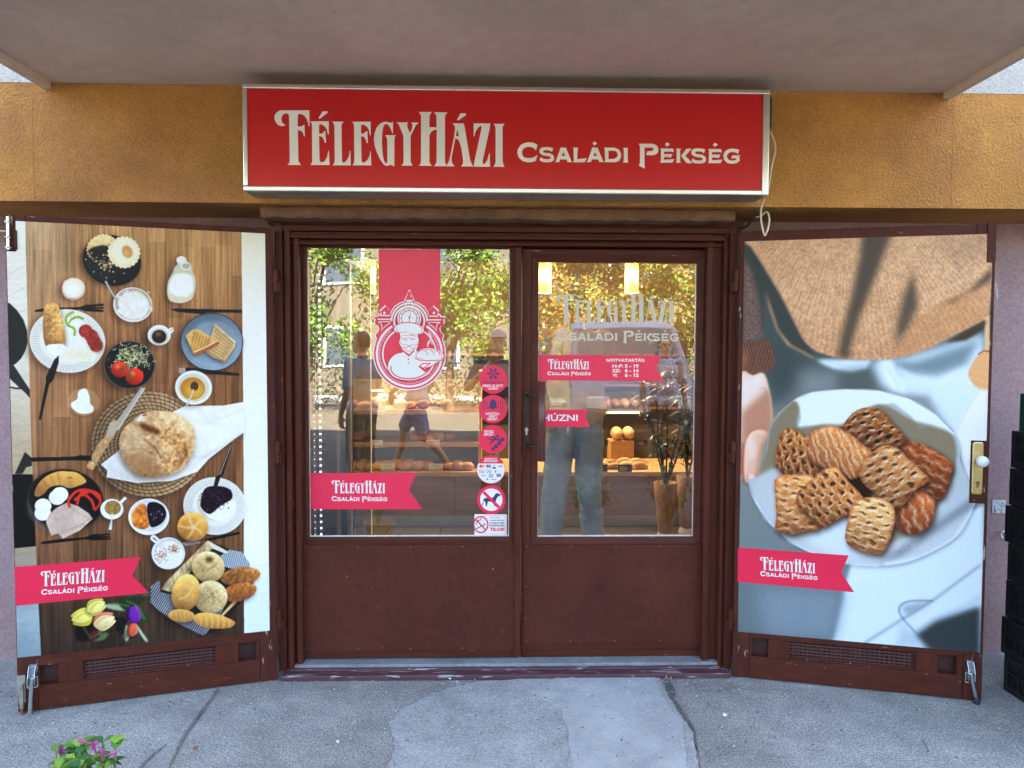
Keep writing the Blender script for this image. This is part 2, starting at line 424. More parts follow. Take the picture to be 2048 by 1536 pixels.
def lx(x): return PL.px(x, 800)[0]
def lz(y): return PL.px(1010, y)[1]
GLASS = bpy.data.materials.new('window_glass'); GLASS.use_nodes = True
nt = GLASS.node_tree; N = nt.nodes; N.remove(N['Principled BSDF'])
tr = N.new('ShaderNodeBsdfTransparent'); tr.inputs[0].default_value = (.90, .93, .91, 1)
gl = N.new('ShaderNodeBsdfGlossy'); gl.inputs['Roughness'].default_value = 0.0; gl.inputs['Color'].default_value = (1, 1, 1, 1)
fz_ = N.new('ShaderNodeFresnel'); fz_.inputs['IOR'].default_value = 1.5
ma = N.new('ShaderNodeMath'); ma.operation = 'MULTIPLY_ADD'; ma.inputs[1].default_value = 1.0; ma.inputs[2].default_value = .23; ma.use_clamp = True
mx = N.new('ShaderNodeMixShader')
tcg = N.new('ShaderNodeTexCoord'); ng = N.new('ShaderNodeTexNoise'); ng.inputs['Scale'].default_value = 2.2; ng.inputs['Detail'].default_value = 1
bpg = N.new('ShaderNodeBump'); bpg.inputs['Strength'].default_value = .06; bpg.inputs['Distance'].default_value = .02
nt.links.new(tcg.outputs['Object'], ng.inputs['Vector']); nt.links.new(ng.outputs[0], bpg.inputs['Height']); nt.links.new(bpg.outputs[0], gl.inputs['Normal'])
nt.links.new(fz_.outputs[0], ma.inputs[0]); nt.links.new(ma.outputs[0], mx.inputs[0]); nt.links.new(tr.outputs[0], mx.inputs[1]); nt.links.new(gl.outputs[0], mx.inputs[2])
nt.links.new(mx.outputs[0], N['Material Output'].inputs[0])
SEAL = mat('white_glazing_seal', (.62, .62, .60), .5, .15, 30)
SCREW = mat('screw_head', (.22, .13, .11), .4, metal=.3)

def hinge(parent, P, u, z, m=BROWN, r=.009, h=.085, side=1, d=.012):
    mb = MB()
    c = P.at(u, z, d)
    mb.tube([c + Vector((0, 0, 0)), c + Vector((0, 0, h * .49))], r, 12, cap=True)
    mb.tube([c + Vector((0, 0, -h * .49)), c + Vector((0, 0, -.002))], r * .92, 12)
    mb.tube([c + Vector((0, 0, h * .49)), c + Vector((0, 0, h * .53))], r * .5, 8)
    mb.pbox(P, u, u + side * .03, z - h * .02, z + h * .48, d - .009, d - .003)
    mb.pbox(P, u, u - side * .02, z - h * .48, z - h * .04, d - .009, d - .003)
    return mb.build('hinge', m, parent)

def leaf(name, label, X0, X1, G0x, G1x, yt, ybm, gt, gb, kp, bead, P):
    """a door leaf; all figures are photo pixels measured on the leaf's own plane P"""
    lx = lambda x: P.px(x, 800)[0]
    lz = lambda y: P.px(1010, y)[1]
    t = thing(name, P.at((lx(X0) + lx(X1)) / 2, lz(ybm)), label, 'door')
    a, b, c, d = lx(X0), lx(X1), lx(G0x), lx(G1x)
    z0, z1, zg0, zg1 = lz(ybm), lz(yt), lz(gb), lz(gt)
    zk = lz(kp)
    T = .045
    bw = .014
    for p, q in ((a, c - bead), (d + bead, b)): MB().pbox(P, p, q, z0, z1, -T, 0).build('stile', BROWN, t, bevel=.0025)
    for p, q in ((zg1 + bead, z1), (z0, zk), (zk + .0003, zg0 - bead)):
        MB().pbox(P, c - bead + .0003, d + bead - .0003, p, q, -T, -.0006).build('rail', BROWN_H, t, bevel=.0025)
    # glazing bead: four mitred strips
    be = MB()
    q = [(c - bead, zg0 - bead), (d + bead, zg0 - bead), (d + bead, zg1 + bead), (c - bead, zg1 + bead)]
    qi = [(c, zg0), (d, zg0), (d, zg1), (c, zg1)]
    for i in range(4):
        o0, o1, i1, i0 = q[i], q[(i + 1) % 4], qi[(i + 1) % 4], qi[i]
        e = .0006
        vs = [P.at(*o0, -.004), P.at(*o1, -.004), P.at(*i1, -.010), P.at(*i0, -.010), P.at(*o0, .004), P.at(*o1, .004), P.at(*i1, -.004), P.at(*i0, -.004),
              P.at(*i1, -.022), P.at(*i0, -.022)]
        be.add(vs, [(4, 5, 6, 7), (7, 6, 8, 9), (5, 4, 0, 1)])
    be.build('glazing_bead', BROWN_H, t, bevel=.001)
    se = MB(); s = .0035
    se.pbox(P, c, d, zg0, zg0 + s * 1.5, -.021, -.0165); se.pbox(P, c, c + s * .6, zg0 + s * 1.5, zg1, -.021, -.0165); se.pbox(P, d - s, d, zg0 + s * 1.5, zg1, -.021, -.0165)
    se.build('glazing_seal', SEAL, t)
    gm = MB(); vs = [P.at(c, zg0, -.02), P.at(d, zg0, -.02), P.at(d, zg1, -.02), P.at(c, zg1, -.02)]
    gm.add(vs, [(0, 1, 2, 3)]); gp = gm.build('glass_pane', GLASS, t)
    # kick panel with screws
    kpn = MB().pbox(P, a + .012, b - .012, z0 + .035, zk - .004, .0, .0045).build('kick_panel', BROWN_P, t, bevel=.001)
    w_ = b - a
    spots = []
    for i in range(5):
        for zz in (zk - .012, z0 + .047):
            spots.append((a + .025 + (w_ - .05) * i / 4, zz))
    for zz in (.3, .6):
        for uu in (a + .022, b - .022): spots.append((uu, z0 + (zk - z0) * zz))
    for uu, zz in spots:
        MB().tube([P.at(uu, zz, .0045), P.at(uu, zz, .0062)], .0032, 8).build('screw', SCREW, kpn)
    return t, gp
PLR = ypl(YL + .012)
LD, LG = leaf('door_leaf', 'brown left leaf of the double door with round stickers on its glass', 597, 1041, 616, 1019, 487, 1314, 497, 1074, 1088, .012, PL)
RD, RG = leaf('door_leaf', 'brown right leaf of the double door with long pull handle and opening hours ribbon', 1043.5, 1424, 1076, 1391, 497, 1301, 524, 1075, 1088, .032, PLR)
MB().pbox(PLR, PLR.px(1045, 800)[0], PLR.px(1422, 800)[0], .048, PLR.px(1010, 1302)[1], -.05, -.004).build('bottom_rail', BROWN_H, RD, bevel=.003)
MB().pbox(PL, lx(1030), lx(1042.6), lz(1312), lz(490), .0008, .012).build('meeting_strip', BROWN, LD, bevel=.003)
for yy in (630, 1200):
    u, z = PLR.px(1422, yy); hinge(RD, PLR, u, z - .02, d=.022)

# pull handle, long plate and lock on the right leaf
IRON = mat('grimy_iron', (.030, .011, .009), .38, .25, 30, .3, 90, chips=(.16, .09, .07), chipscale=40, chipthr=.7)
PH = MB()
x_, zt = PLR.px(1082, 762); zb = PLR.px(1082, 918)[1]
PH.tube([PLR.at(x_, zt, .075), PLR.at(x_, zt - .001, .075), PLR.at(x_, zb + .001, .075), PLR.at(x_, zb, .075)], [.0145, .0185, .0185, .0145], 20)
ph = PH.build('pull_handle', mat('handle_paint', (.115, .034, .028), .30, .15, 20, .15, 90, chips=(.3, .18, .15), chipscale=25, chipthr=.74), RD)
for yy in (790, 890):
    u, z = PLR.px(1052, yy); mb = MB()
    mb.tube([PLR.at(u, z, .004), PLR.at(u + .006, z, .035), PLR.at(u + .02, z, .055), PLR.at(x_ - .01, z, .072)], [.008, .005, .0045, .005], 10)
    mb.tube([PLR.at(u, z, 0), PLR.at(u, z, .007)], .0145, 16); mb.tube([PLR.at(u, z - .0, .007), PLR.at(u, z, .010)], .005, 10)
    mb.build('handle_bracket', IRON, ph)
mb = MB(); u = PLR.px(1053, 840)[0]
z0_, z1_ = PLR.px(1053, 884)[1], PLR.px(1053, 796)[1]
mb.pbox(PLR, u - .0085, u + .0085, z0_, z1_, 0, .003)
zz = PLR.px(1053, 822)[1]; mb.tube([PLR.at(u, zz, 0), PLR.at(u, zz, .006)], .0185, 20); mb.tube([PLR.at(u, zz, .006), PLR.at(u, zz, .008)], .010, 16)
lp = mb.build('lock_plate', IRON, RD, bevel=.001)
mb = MB(); zz = PLR.px(1053, 862)[1]
mb.pbox(PLR, u - .012, u + .012, zz - .024, zz + .022, .003, .0045, 0)
mb.tube([PLR.at(u, zz + .006, .0045), PLR.at(u, zz + .006, .0095)], .0085, 14, 1); mb.pbox(PLR, u - .004, u + .004, zz - .019, zz + .004, .0045, .0092, 1)
mb.pbox(PLR, u - .001, u + .001, zz + .002, zz + .010, .0095, .0099, 0); mb.tube([PLR.at(u, zz + .017, .0045), PLR.at(u, zz + .017, .0065)], .003, 8, 1)
mb.build('lock_cylinder', [RUBBER, mat('lock_nickel', (.75, .70, .60), .3, metal=1.0)], lp)
u, z = PLR.px(1053, 727); MB().tube([PLR.at(u, z, .0002), PLR.at(u, z, .0012)], .0028, 10).build('drill_hole', RUBBER, RD)

# ================================================================ SHUTTERS
def shutter(name, label, P, W, zb, zt, pu0, pu1, pz0, pz1, ou, vents, vz0, vz1, dz):
    """P: leaf plane; u from 0 to W; poster rectangle; vents: list of (u0,u1,'hole'|'grille')"""
    T = .042
    t = thing(name, P.at(W / 2, zb, -T / 2), label, 'shutter')
    zr = pz0 - .004
    sw = .075
    for p, q in ((0, sw), (W - sw, W)): MB().pbox(P, p, q, zb, zt, -T, 0).build('stile', BROWN_OLD, t, bevel=.003)
    e = .0004
    for p, q in ((zt - .06, zt), (zb, vz0), (vz1, pz0 + .03)): MB().pbox(P, sw + e, W - sw - e, p, q, -T, -.0008).build('rail', BROWN_H, t, bevel=.003)
    cur = sw + e
    for u0, u1, k in vents:
        if u0 - cur > .004: MB().pbox(P, cur, u0, vz0 + e, vz1 - e, -T, -.0012).build('vent_post', BROWN, t, bevel=.003)
        cur = u1
    if W - sw - e - cur > .004: MB().pbox(P, cur, W - sw - e, vz0 + e, vz1 - e, -T, -.0012).build('vent_post', BROWN, t, bevel=.003)
    MB().pbox(P, sw + e, W - sw - e, pz0 + .031, zt - .061, -T, -.004).build('backing_panel', BROWN_P, t)
    MB().pbox(P, sw + e, W - sw - e, vz0 - .01, vz1 + .01, -T - .006, -T - .001).build('vent_back', mat('vent_dark', (.05, .018, .015), .6, .2, 9), t)
    for u0, u1, k in vents:
        if k != 'grille': continue
        g = MB(); n = 26
        for i in range(n + 1):
            u = u0 + (u1 - u0) * i / n; g.pbox(P, u - .0042, u + .0042, vz0 + .012, vz1, -.022, -.0185)
        for j in range(6):
            z = vz0 + .012 + (vz1 - vz0 - .012) * j / 5; g.pbox(P, u0, u1, z - .004, z + .004, -.0182, -.0150)
        g.build('vent_grille', mat('grille_paint', (.075, .026, .022), .5, .2, 20), t)
        MB().pbox(P, u0 + .001, u1 - .001, vz0 + e, vz0 + .010, -.03, -.003).build('vent_sill', BROWN_OLD, t, bevel=.003)
    return t
def solve_plane(hpx, opx, side, ang):
    hx = ypl(YF - .045).px(hpx, 800)[0]
    h = Vector((hx, YF - .045, 0))
    u = Vector((math.cos(R(ang)), math.sin(R(ang)), 0)) if side < 0 else Vector((math.cos(R(ang)), -math.sin(R(ang)), 0))
    P = Plane(h, u)
    return P, P.px(opx, 900)[0]
AL, AR = 16.5, 14.5
P0, wl = solve_plane(549, 22, -1, AL)
PLS = Plane(P0.at(wl, 0), P0.u); WL = -wl
PRS, WR = solve_plane(1474, 1979, 1, AR)
# ================================================================ LETTERING (outlines drawn here, no font files)
def sh(p, dx, dy=0): return [(x + dx, y + dy) for x, y in p]
GF = [[(668,75),(675,350),(660,352),(645,280),(620,220),(580,165),(530,140),(490,137),(472,160),(470,355),(540,352),(585,318),(595,525),(578,525),(560,460),(520,425),(475,418),(485,945),(505,985),(535,1018),(300,1018),(330,985),(338,940),(325,180),(315,145),(285,128),(250,130),(215,155),(195,200),(192,240),(205,285),(230,312),(262,322),(235,345),(190,350),(140,330),(100,285),(75,230),(75,180),(95,130),(130,95),(175,75)]]
ACC = [[(830,205),(890,100),(910,92),(975,92),(985,105),(965,130),(870,205),(840,220)]]
GE = [[(1400,272),(1716,272),(1718,505),(1703,505),(1685,410),(1650,355),(1600,325),(1562,322),(1553,345),(1553,480),(1600,475),(1645,435),(1660,435),(1670,638),(1650,640),(1632,575),(1600,530),(1553,525),(1562,955),(1590,978),(1620,975),(1665,930),(1700,860),(1712,780),(1720,780),(1730,1025),(1405,1025),(1432,990),(1440,950),(1432,340),(1422,300)]]
GE1 = [[(682,265),(1000,265),(1003,495),(988,495),(965,400),(930,350),(880,318),(845,318),(836,340),(836,480),(890,475),(930,432),(945,432),(955,632),(935,635),(915,570),(885,530),(836,520),(845,940),(865,970),(900,970),(940,945),(975,880),(995,775),(1005,775),(1018,1020),(690,1020),(715,985),(720,940),(715,340),(705,290)]]
GL = [[(1062,270),(1255,270),(1225,310),(1218,345),(1230,960),(1250,978),(1280,970),(1325,920),(1350,850),(1362,775),(1370,775),(1380,1025),(1065,1025),(1095,990),(1105,950),(1097,340),(1085,300)]]
GG = [[(2096,265),(2098,475),(2085,475),(2060,400),(2030,345),(2000,315),(1975,310),(1950,325),(1930,365),(1915,470),(1910,620),(1918,780),(1935,900),(1960,975),(1980,995),(1998,975),(2002,940),(2000,590),(1990,540),(1960,505),(2150,505),(2125,540),(2122,590),(2122,1040),(2105,1040),(2085,1020),(2050,1020),(2010,1032),(1985,1035),(1940,1010),(1880,920),(1820,790),(1785,680),(1772,580),(1780,480),(1815,380),(1865,315),(1920,280),(1975,270),(2030,282),(2065,290),(2085,280)]]
B_ = 2048
GY = [sh([(100,283),(310,283),(290,310),(290,345),(300,385),(340,465),(378,385),(382,340),(378,310),(360,285),(490,287),(450,320),(425,360),(350,520),(352,950),(365,995),(392,1032),(195,1032),(220,1000),(232,960),(228,520),(160,350),(140,310)], B_)]
GH = [sh([(485,103),(712,103),(685,140),(672,180),(668,365),(792,368),(790,190),(780,150),(748,105),(980,112),(945,150),(935,190),(938,955),(948,990),(962,1012),(950,1040),(752,1040),(780,1005),(795,960),(795,405),(740,418),(700,450),(672,500),(672,950),(685,1000),(720,1035),(490,1032),(520,1000),(530,950),(528,180),(515,140)], B_)]
GA2 = [sh([(1140,240),(1195,135),(1215,125),(1290,128),(1298,145),(1275,170),(1180,240),(1155,250)], B_)]
GA = [sh([(1062,298),(1255,300),(1270,350),(1365,920),(1390,990),(1422,1045),(1215,1045),(1240,1005),(1250,950),(1215,720),(1185,620),(1155,575),(1112,560),(1050,900),(1055,965),(1075,1010),(1108,1042),(952,1042),(985,1000),(1015,920),(1092,545),(1110,380),(1095,330)], B_), sh([(1142,400),(1122,520),(1170,522),(1172,510)], B_)]
GZ = [sh([(1425,300),(1708,302),(1700,380),(1580,950),(1585,1005),(1620,995),(1660,930),(1690,820),(1700,815),(1708,1048),(1430,1048),(1435,990),(1560,380),(1560,350),(1540,345),(1505,370),(1470,420),(1450,470),(1438,525),(1425,525)], B_)]
GI = [sh([(1765,308),(1955,308),(1925,345),(1918,385),(1922,960),(1932,1005),(1955,1050),(1765,1050),(1790,1010),(1802,960),(1800,385),(1790,340)], B_)]
NAME = [GF, ACC, GE1, GL, GE, GG, GY, GH, GA2, GA, GZ, GI]
# straighten the slight slope of the photographed line: baseline 1018 -> 1050 over x 400..3900
def norm_name(p):
    return [((x - 75) / 3928.0, (1018 + (x - 400) * .0087 - y) / 943.0) for x, y in p]
NAME = [[norm_name(r) for r in g] for g in NAME]            # x 0..1, baseline 0, cap top of the F 1
cS = [(740,225),(715,290),(690,265),(630,255),(580,258),(562,280),(585,300),(680,310),(735,340),(755,385),(745,430),(700,458),(620,465),(550,455),(505,425),(525,375),(570,405),(640,412),(690,400),(695,380),(670,360),(570,348),(515,315),(500,270),(520,225),(570,205),(640,203),(710,213)]
cC = [(470,165),(445,260),(400,215),(320,195),(250,215),(210,260),(205,320),(235,375),(300,392),(380,388),(435,360),(468,335),(440,440),(380,460),(310,465),(220,445),(155,390),(125,310),(135,240),(185,165),(260,130),(330,122),(410,132)]
cA = [(865,212),(955,212),(1045,440),(1060,460),(980,460),(970,415),(855,412),(840,460),(765,460),(785,435)]; cAh = [(910,290),(880,355),(945,357)]
cL = [(1075,212),(1168,212),(1155,240),(1145,410),(1290,395),(1310,395),(1275,462),(1075,462),(1090,430),(1085,240)]
cAc = [(1445,105),(1490,145),(1420,190),(1432,165),(1408,140)]
cD = [(1605,212),(1790,215),(1860,245),(1898,320),(1890,390),(1860,440),(1800,462),(1605,462),(1622,430),(1620,240)]; cDh = [(1680,265),(1680,408),(1780,405),(1830,370),(1838,320),(1810,275),(1760,265)]
cI = [(1930,218),(2018,218),(2008,245),(2008,430),(2018,468),(1930,468),(1942,430),(1942,245)]
cP = [(150,145),(380,145),(450,170),(485,225),(480,290),(440,330),(380,345),(270,340),(300,275),(380,268),(405,245),(395,222),(360,212),(248,212),(248,570),(150,520),(170,470),(172,190)]
cE = [(520,228),(735,228),(750,290),(700,280),(580,282),(580,325),(725,322),(695,385),(660,375),(580,372),(580,420),(760,410),(725,470),(512,470),(525,440),(530,260)]
cEc = [(640,120),(682,158),(612,205),(622,180),(595,155)]
cK1 = [(785,230),(870,230),(858,260),(855,440),(865,472),(780,472),(795,440),(795,260)]
cK2 = [(965,232),(1050,232),(945,355),(1060,475),(1010,482),(960,470),(870,355)]
cG = [(1862,250),(1845,320),(1800,295),(1740,285),(1690,300),(1655,340),(1655,380),(1690,425),(1750,435),(1810,425),(1815,405),(1800,395),(1722,395),(1750,345),(1880,342),(1868,370),(1870,440),(1810,480),(1740,488),(1660,475),(1605,420),(1592,345),(1620,275),(1680,238),(1740,228),(1810,235)]
SUB = [[cC], [cS], [cA, cAh], [cL], [sh(cA, 540), sh(cAh, 540)], [cAc], [cD, cDh], [cI],
       [sh(cP, B_)], [sh(cE, B_)], [sh(cEc, B_)], [sh(cK1, B_)], [sh(cK2, B_)], [sh(cS, B_ + 545, 22)], [sh(cE, B_ + 818, 8)], [sh(cEc, B_ + 818, 8)], [sh(cG, B_)]]
SUB = [[[((x - 125) / 3800.0, (462 + (x - 900) * .0058 - y) / 340.0) for x, y in r] for r in g] for g in SUB]

def put_text(mb, P, glyphs, o, ux, uy, d, mat=0, mp='px'):
    """o: baseline start, ux: px vector of the whole line, uy: px vector of one cap height"""
    for g in glyphs:
        mb.flat(P, [[(o[0] + x * ux[0] + y * uy[0], o[1] + x * ux[1] + y * uy[1]) for x, y in r] for r in g], d, mat, mp)
    return mb
_fc = {}
def font_tris(txt, bold=0.0):
    """a line of the built-in typeface as triangles: points scaled to cap height 1, plus width"""
    if (txt, bold) in _fc: return _fc[(txt, bold)]
    cu = bpy.data.curves.new('line', 'FONT'); cu.body = txt; cu.size = 1; cu.offset = bold; cu.resolution_u = 3
    ob = bpy.data.objects.new('line', cu); COL.objects.link(ob)
    dg = bpy.context.evaluated_depsgraph_get(); me = bpy.data.meshes.new_from_object(ob.evaluated_get(dg))
    me.calc_loop_triangles()
    vs = [(v.co.x, v.co.y) for v in me.vertices]; fs = [tuple(t.vertices) for t in me.loop_triangles]
    x0 = min(v[0] for v in vs); x1 = max(v[0] for v in vs)
    cap = .70
    res = ([((x - x0) / cap, y / cap) for x, y in vs], fs, (x1 - x0) / cap)
    bpy.data.objects.remove(ob); bpy.data.curves.remove(cu); bpy.data.meshes.remove(me)
    _fc[(txt, bold)] = res
    return res
def put_line(mb, P, txt, x0, x1, yb, cap, d, mat=0, slope=0.0, bold=0.02):
    """a line of small print between px x0 and x1, baseline yb, capital height cap (all px)"""
    vs, fs, wd = font_tris(txt, bold)
    k = (x1 - x0) / wd
    pts = []
    for x, y in vs:
        q = P.px(x0 + x * k, yb - y * cap + slope * x * k); pts.append(P.at(q[0], q[1], d))
    out = []
    for a, b, c in fs:
        nrm = (pts[b] - pts[a]).cross(pts[c] - pts[a])
        if nrm.length < 1e-14: continue
        out.append((a, b, c) if nrm.dot(P.n) > 0 else (a, c, b))
    mb.add(pts, out, mat); return mb
WHITE = mat('white_vinyl', (.80, .79, .76), .4)
REDV = mat('red_vinyl', (.80, .022, .075), .38, .03, 3)
REDP = mat('printed_red', (.78, .020, .070), .35, .03, 3)
NAVY = mat('navy_print', (.055, .03, .13), .4)
BEIGE = mat('beige_vinyl', (.60, .53, .42), .45)
BLACKV = mat('black_print', (.02, .02, .03), .4)
def two_lines(mb, P, o1, u1, h1, o2, u2, h2, d, mat=0):
    put_text(mb, P, NAME, o1, u1, h1, d, mat); put_text(mb, P, SUB, o2, u2, h2, d, mat)

# ================================================================ LIGHTBOX SIGN
sgn = thing('lightbox_sign', PS.at((PS.px(1010, 280)[0]), 2.17, -.08), 'long red lightbox shop sign with cream lettering and aluminium frame above the door', 'sign')
sx0, sx1, sz0, sz1 = -1.049, 1.168, 2.172, 2.617
sx0, sx1 = PS.px(485, 275)[0], PS.px(1539, 285)[0]
sz1 = (PS.px(482, 167)[1] + PS.px(1542, 178)[1]) / 2; sz0 = (PS.px(487, 383)[1] + PS.px(1535, 389)[1]) / 2
fw = .025
MB().box(sx0 + .002, sx1 - .002, YS + .032, YB - .004, sz0 + .002, sz1 - .002).build('sign_box', mat('sign_casing', (.34, .33, .31), .45, .1, 6, metal=.6), sgn, bevel=.002)
for nm, u0, u1, v0, v1 in (('a', sx0, sx1, sz1 - fw * .8, sz1), ('b', sx0, sx1 - fw * 1.15, sz0, sz0 + fw * .85), ('c', sx0, sx0 + fw * .8, sz0 + fw * .852, sz1 - fw * .802), ('d', sx1 - fw * 1.148, sx1, sz0, sz1 - fw * .802)):
    MB().pbox(PS, u0, u1, v0, v1, -.03, 0).build('frame_profile', ALU, sgn, bevel=.004, seg=3)
MB().pbox(PS, sx0 + fw * .75, sx1 - fw * 1.1, sz0 + fw * .8, sz1 - fw * .75, -.02, -.008).build('sign_face', mat('red_acrylic', (.58, .013, .016), .34, .02, 2, spec=.3), sgn)
PSF = Plane(PS.at(0, 0, -.008), PS.u)
mb = MB()
put_text(mb, PSF, NAME, (540 + 75 / 8.533, 329.6), (3928 / 8.533, 4.0), (0.4, -943 / 8.533 * .988), .0008)
put_text(mb, PSF, SUB, (1020 + 125 / 8.533, 324.0), (3800 / 8.533, 2.6), (-.2, -340 / 8.533), .0008)
mb.build('lettering', mat('cream_acrylic', (.86, .85, .81), .3), sgn)
# floodlight bracket behind the right end, cable
MB().box(sx1 - .03, sx1 + .045, YB - .075, YB - .0, PB.px(1550, 268)[1], PB.px(1550, 202)[1]).build('tmp', BLACKP)
o = bpy.data.objects['tmp']; o.name = 'floodlight_bracket'; tag(o, 'small black floodlight bracket on the orange wall behind the right end of the lightbox sign', 'bracket')
md = o.modifiers.new('bevel', 'BEVEL'); md.width = .012; md.segments = 2
def pp(x, y, Y): d = ray(x, y); return CAM + d * (Y / d.y)
pts = [pp(1541, 264, 3.2), pp(1549, 285, 3.19), pp(1550, 305, 3.17), pp(1543, 335, 3.15), pp(1535, 385, 3.14), pp(1530, 395, 3.16), pp(1523, 415, 3.18), pp(1522, 440, 3.2), pp(1528, 468, 3.2), pp(1532, 468, 3.2), pp(1538, 448, 3.2), pp(1538, 432, 3.21), pp(1532, 424, 3.23), pp(1522, 432, 3.26), pp(1506, 436, 3.34)]
CBL = mat('cream_cable', (.72, .62, .42), .45)
tag(MB().tube(smooth(pts, 6, False), .0042, 8).build('power_cable', CBL), 'cream power cable hanging in a loop below the right end of the sign', 'cable')
cc = MB()
cc.tube(smooth([pp(1512, 430, 3.3), pp(1503, 440, 3.32), pp(1494, 452, 3.35), pp(1482, 458, 3.385), pp(1474, 466, 3.40)], 5, False), .006, 8)
tag(cc.build('black_cable', BLACKP), 'short black cable running from the lintel end into the door frame', 'cable')
# ================================================================ VINYL ON THE DOOR GLASS
dV = -.0195                                    # just in front of the panes
def vinyl(name, parent, P, shape, mats, fn=None, label=None):
    """a sticker with its lettering; the shape in px"""
    mb = MB(); mb.flat(P, shape, dV, 0, 'px')
    o = mb.build(name, mats[0], parent)
    if label: o['label'] = label
    for f in (fn if isinstance(fn, list) else [fn] if fn else []):
        m2 = MB(); f(m2)
        m2.build('lettering', mats[1:] if len(mats) > 2 else mats[1], o)
    return o
d1 = dV + .0006
vinyl('ribbon_sticker', LD, PL, [[(617, 948), (832, 946.5), (817, 982), (844, 1020), (617, 1020.5)]], [REDV, WHITE],
      lambda m: two_lines(m, PL, (661.5, 988), (107.5, 0), (0, -25.5), (661.5, 1003.6), (112, 0), (0, -10), d1), 'red ribbon sticker with swallow tail')
def hours_name(m): two_lines(m, PLR, (1096, 738.3), (83, .4), (0, -20), (1095.5, 750.6), (87, 0), (0, -7.6), d1)
def hours(m):
    put_line(m, PLR, 'NYITVATARTÁS:', 1214, 1291.5, 723.5, 5.8, d1, bold=.028)
    for i, (a, b) in enumerate((('H-P:', '5 - 19'), ('SZ:', '6 - 14'), ('V:', '6 - 12'))):
        y = 735.3 + i * 9.2
        put_line(m, PLR, a, 1226, 1226 + (22, 16.5, 10)[i], y, 6.2, d1, bold=.028); put_line(m, PLR, b, 1251, 1279, y, 6.2, d1, bold=.045)
vinyl('opening_hours_ribbon', RD, PLR, [[(1076, 709.6), (1325, 711), (1314, 737.5), (1331.5, 763), (1076, 761)]], [REDV, WHITE], [hours_name, hours], 'red ribbon sticker with opening hours')
vinyl('pull_ribbon', RD, PLR, [[(1076.4, 819.6), (1176.5, 820), (1172, 835), (1180.5, 854.5), (1076.4, 855)]], [REDV, WHITE],
      lambda m: put_line(m, PLR, 'HÚZNI', 1085, 1156.5, 842.3, 12.4, d1, bold=.02), 'small red ribbon sticker for pulling')
mb = MB(); two_lines(mb, PLR, (1113, 645.5), (237, .8), (0, -57.5), (1114, 681), (245.5, 1.2), (0, -21.5), dV)
mb.build('glass_lettering', BEIGE, RD)

# round stickers
def round_st(cx, cy, r, fn, label, name='round_sticker'):
    return vinyl(name, LD, PL, [circ(cx, cy, r, r * 1.0, 44)], [REDV, WHITE, NAVY, REDV], fn, label)
def snow(m):
    cx, cy = 986.5, 747.5
    for k in range(6):
        a = R(60 * k + 30); dx, dy = math.sin(a), -math.cos(a)
        m.flat(PL, [stroke([(cx + dx * 1.2, cy + dy * 1.2), (cx + dx * 12.2, cy + dy * 12.2)], 1.9)], d1, 1, 'px')
        for s in (-1, 1):
            b = a + s * R(42)
            for q in (5.2, 8.6):
                m.flat(PL, [stroke([(cx + dx * q, cy + dy * q), (cx + dx * q + math.sin(b) * 4.2, cy + dy * q - math.cos(b) * 4.2)], 1.5)], d1 + .0001 * (2 + s), 1, 'px')
    put_line(m, PL, 'KLIMATIZÁLT ÜZLET!', 964.5, 1008.5, 767.3, 4.0, d1, 1, bold=.01)
    put_line(m, PL, 'KÉRJÜK AZ AJTÓT', 965, 1006.5, 773.8, 4.2, d1, 0, bold=.03); put_line(m, PL, 'CSUKNI !', 976, 997, 779.6, 4.2, d1, 0, bold=.03)
round_st(986.5, 759.4, 28.6, snow, 'round red sticker with a snowflake')
def bell(m):
    cx, cy = 986, 808
    pts = smooth([(cx - 9.8, cy + 9.2), (cx - 7.2, cy + 5), (cx - 6.6, cy - 1.5), (cx - 4.6, cy - 6.4), (cx - 1.6, cy - 8.4), (cx, cy - 10), (cx + 1.6, cy - 8.4), (cx + 4.6, cy - 6.4), (cx + 6.6, cy - 1.5), (cx + 7.2, cy + 5), (cx + 9.8, cy + 9.2)], 4, False)
    m.flat(PL, [pts], d1, 1, 'px'); m.flat(PL, [circ(cx, cy + 10.3, 2.6, 1.5, 14)], d1 + .0001, 1, 'px')
    for s in (-1, 1):
        for q in (10.5, 14.5, 18.5):
            arc = [(cx + s * (q + 2.0 * math.cos(t) * 1.4 - 2), cy + 3 + math.sin(t) * (q * .72)) for t in [R(v) for v in range(-60, 61, 12)]]
            m.flat(PL, [stroke(arc, 1.15)], d1, 1, 'px')
    put_line(m, PL, 'RIASZTÓVAL', 971, 999, 830, 4.2, d1, 0, bold=.03); put_line(m, PL, 'VÉDETT', 977, 994.5, 835.6, 4.2, d1, 0, bold=.03); put_line(m, PL, 'TERÜLET !', 974, 996, 841.2, 4.2, d1, 0, bold=.03)
round_st(986, 818.8, 28.6, bell, 'round red sticker with a ringing bell')
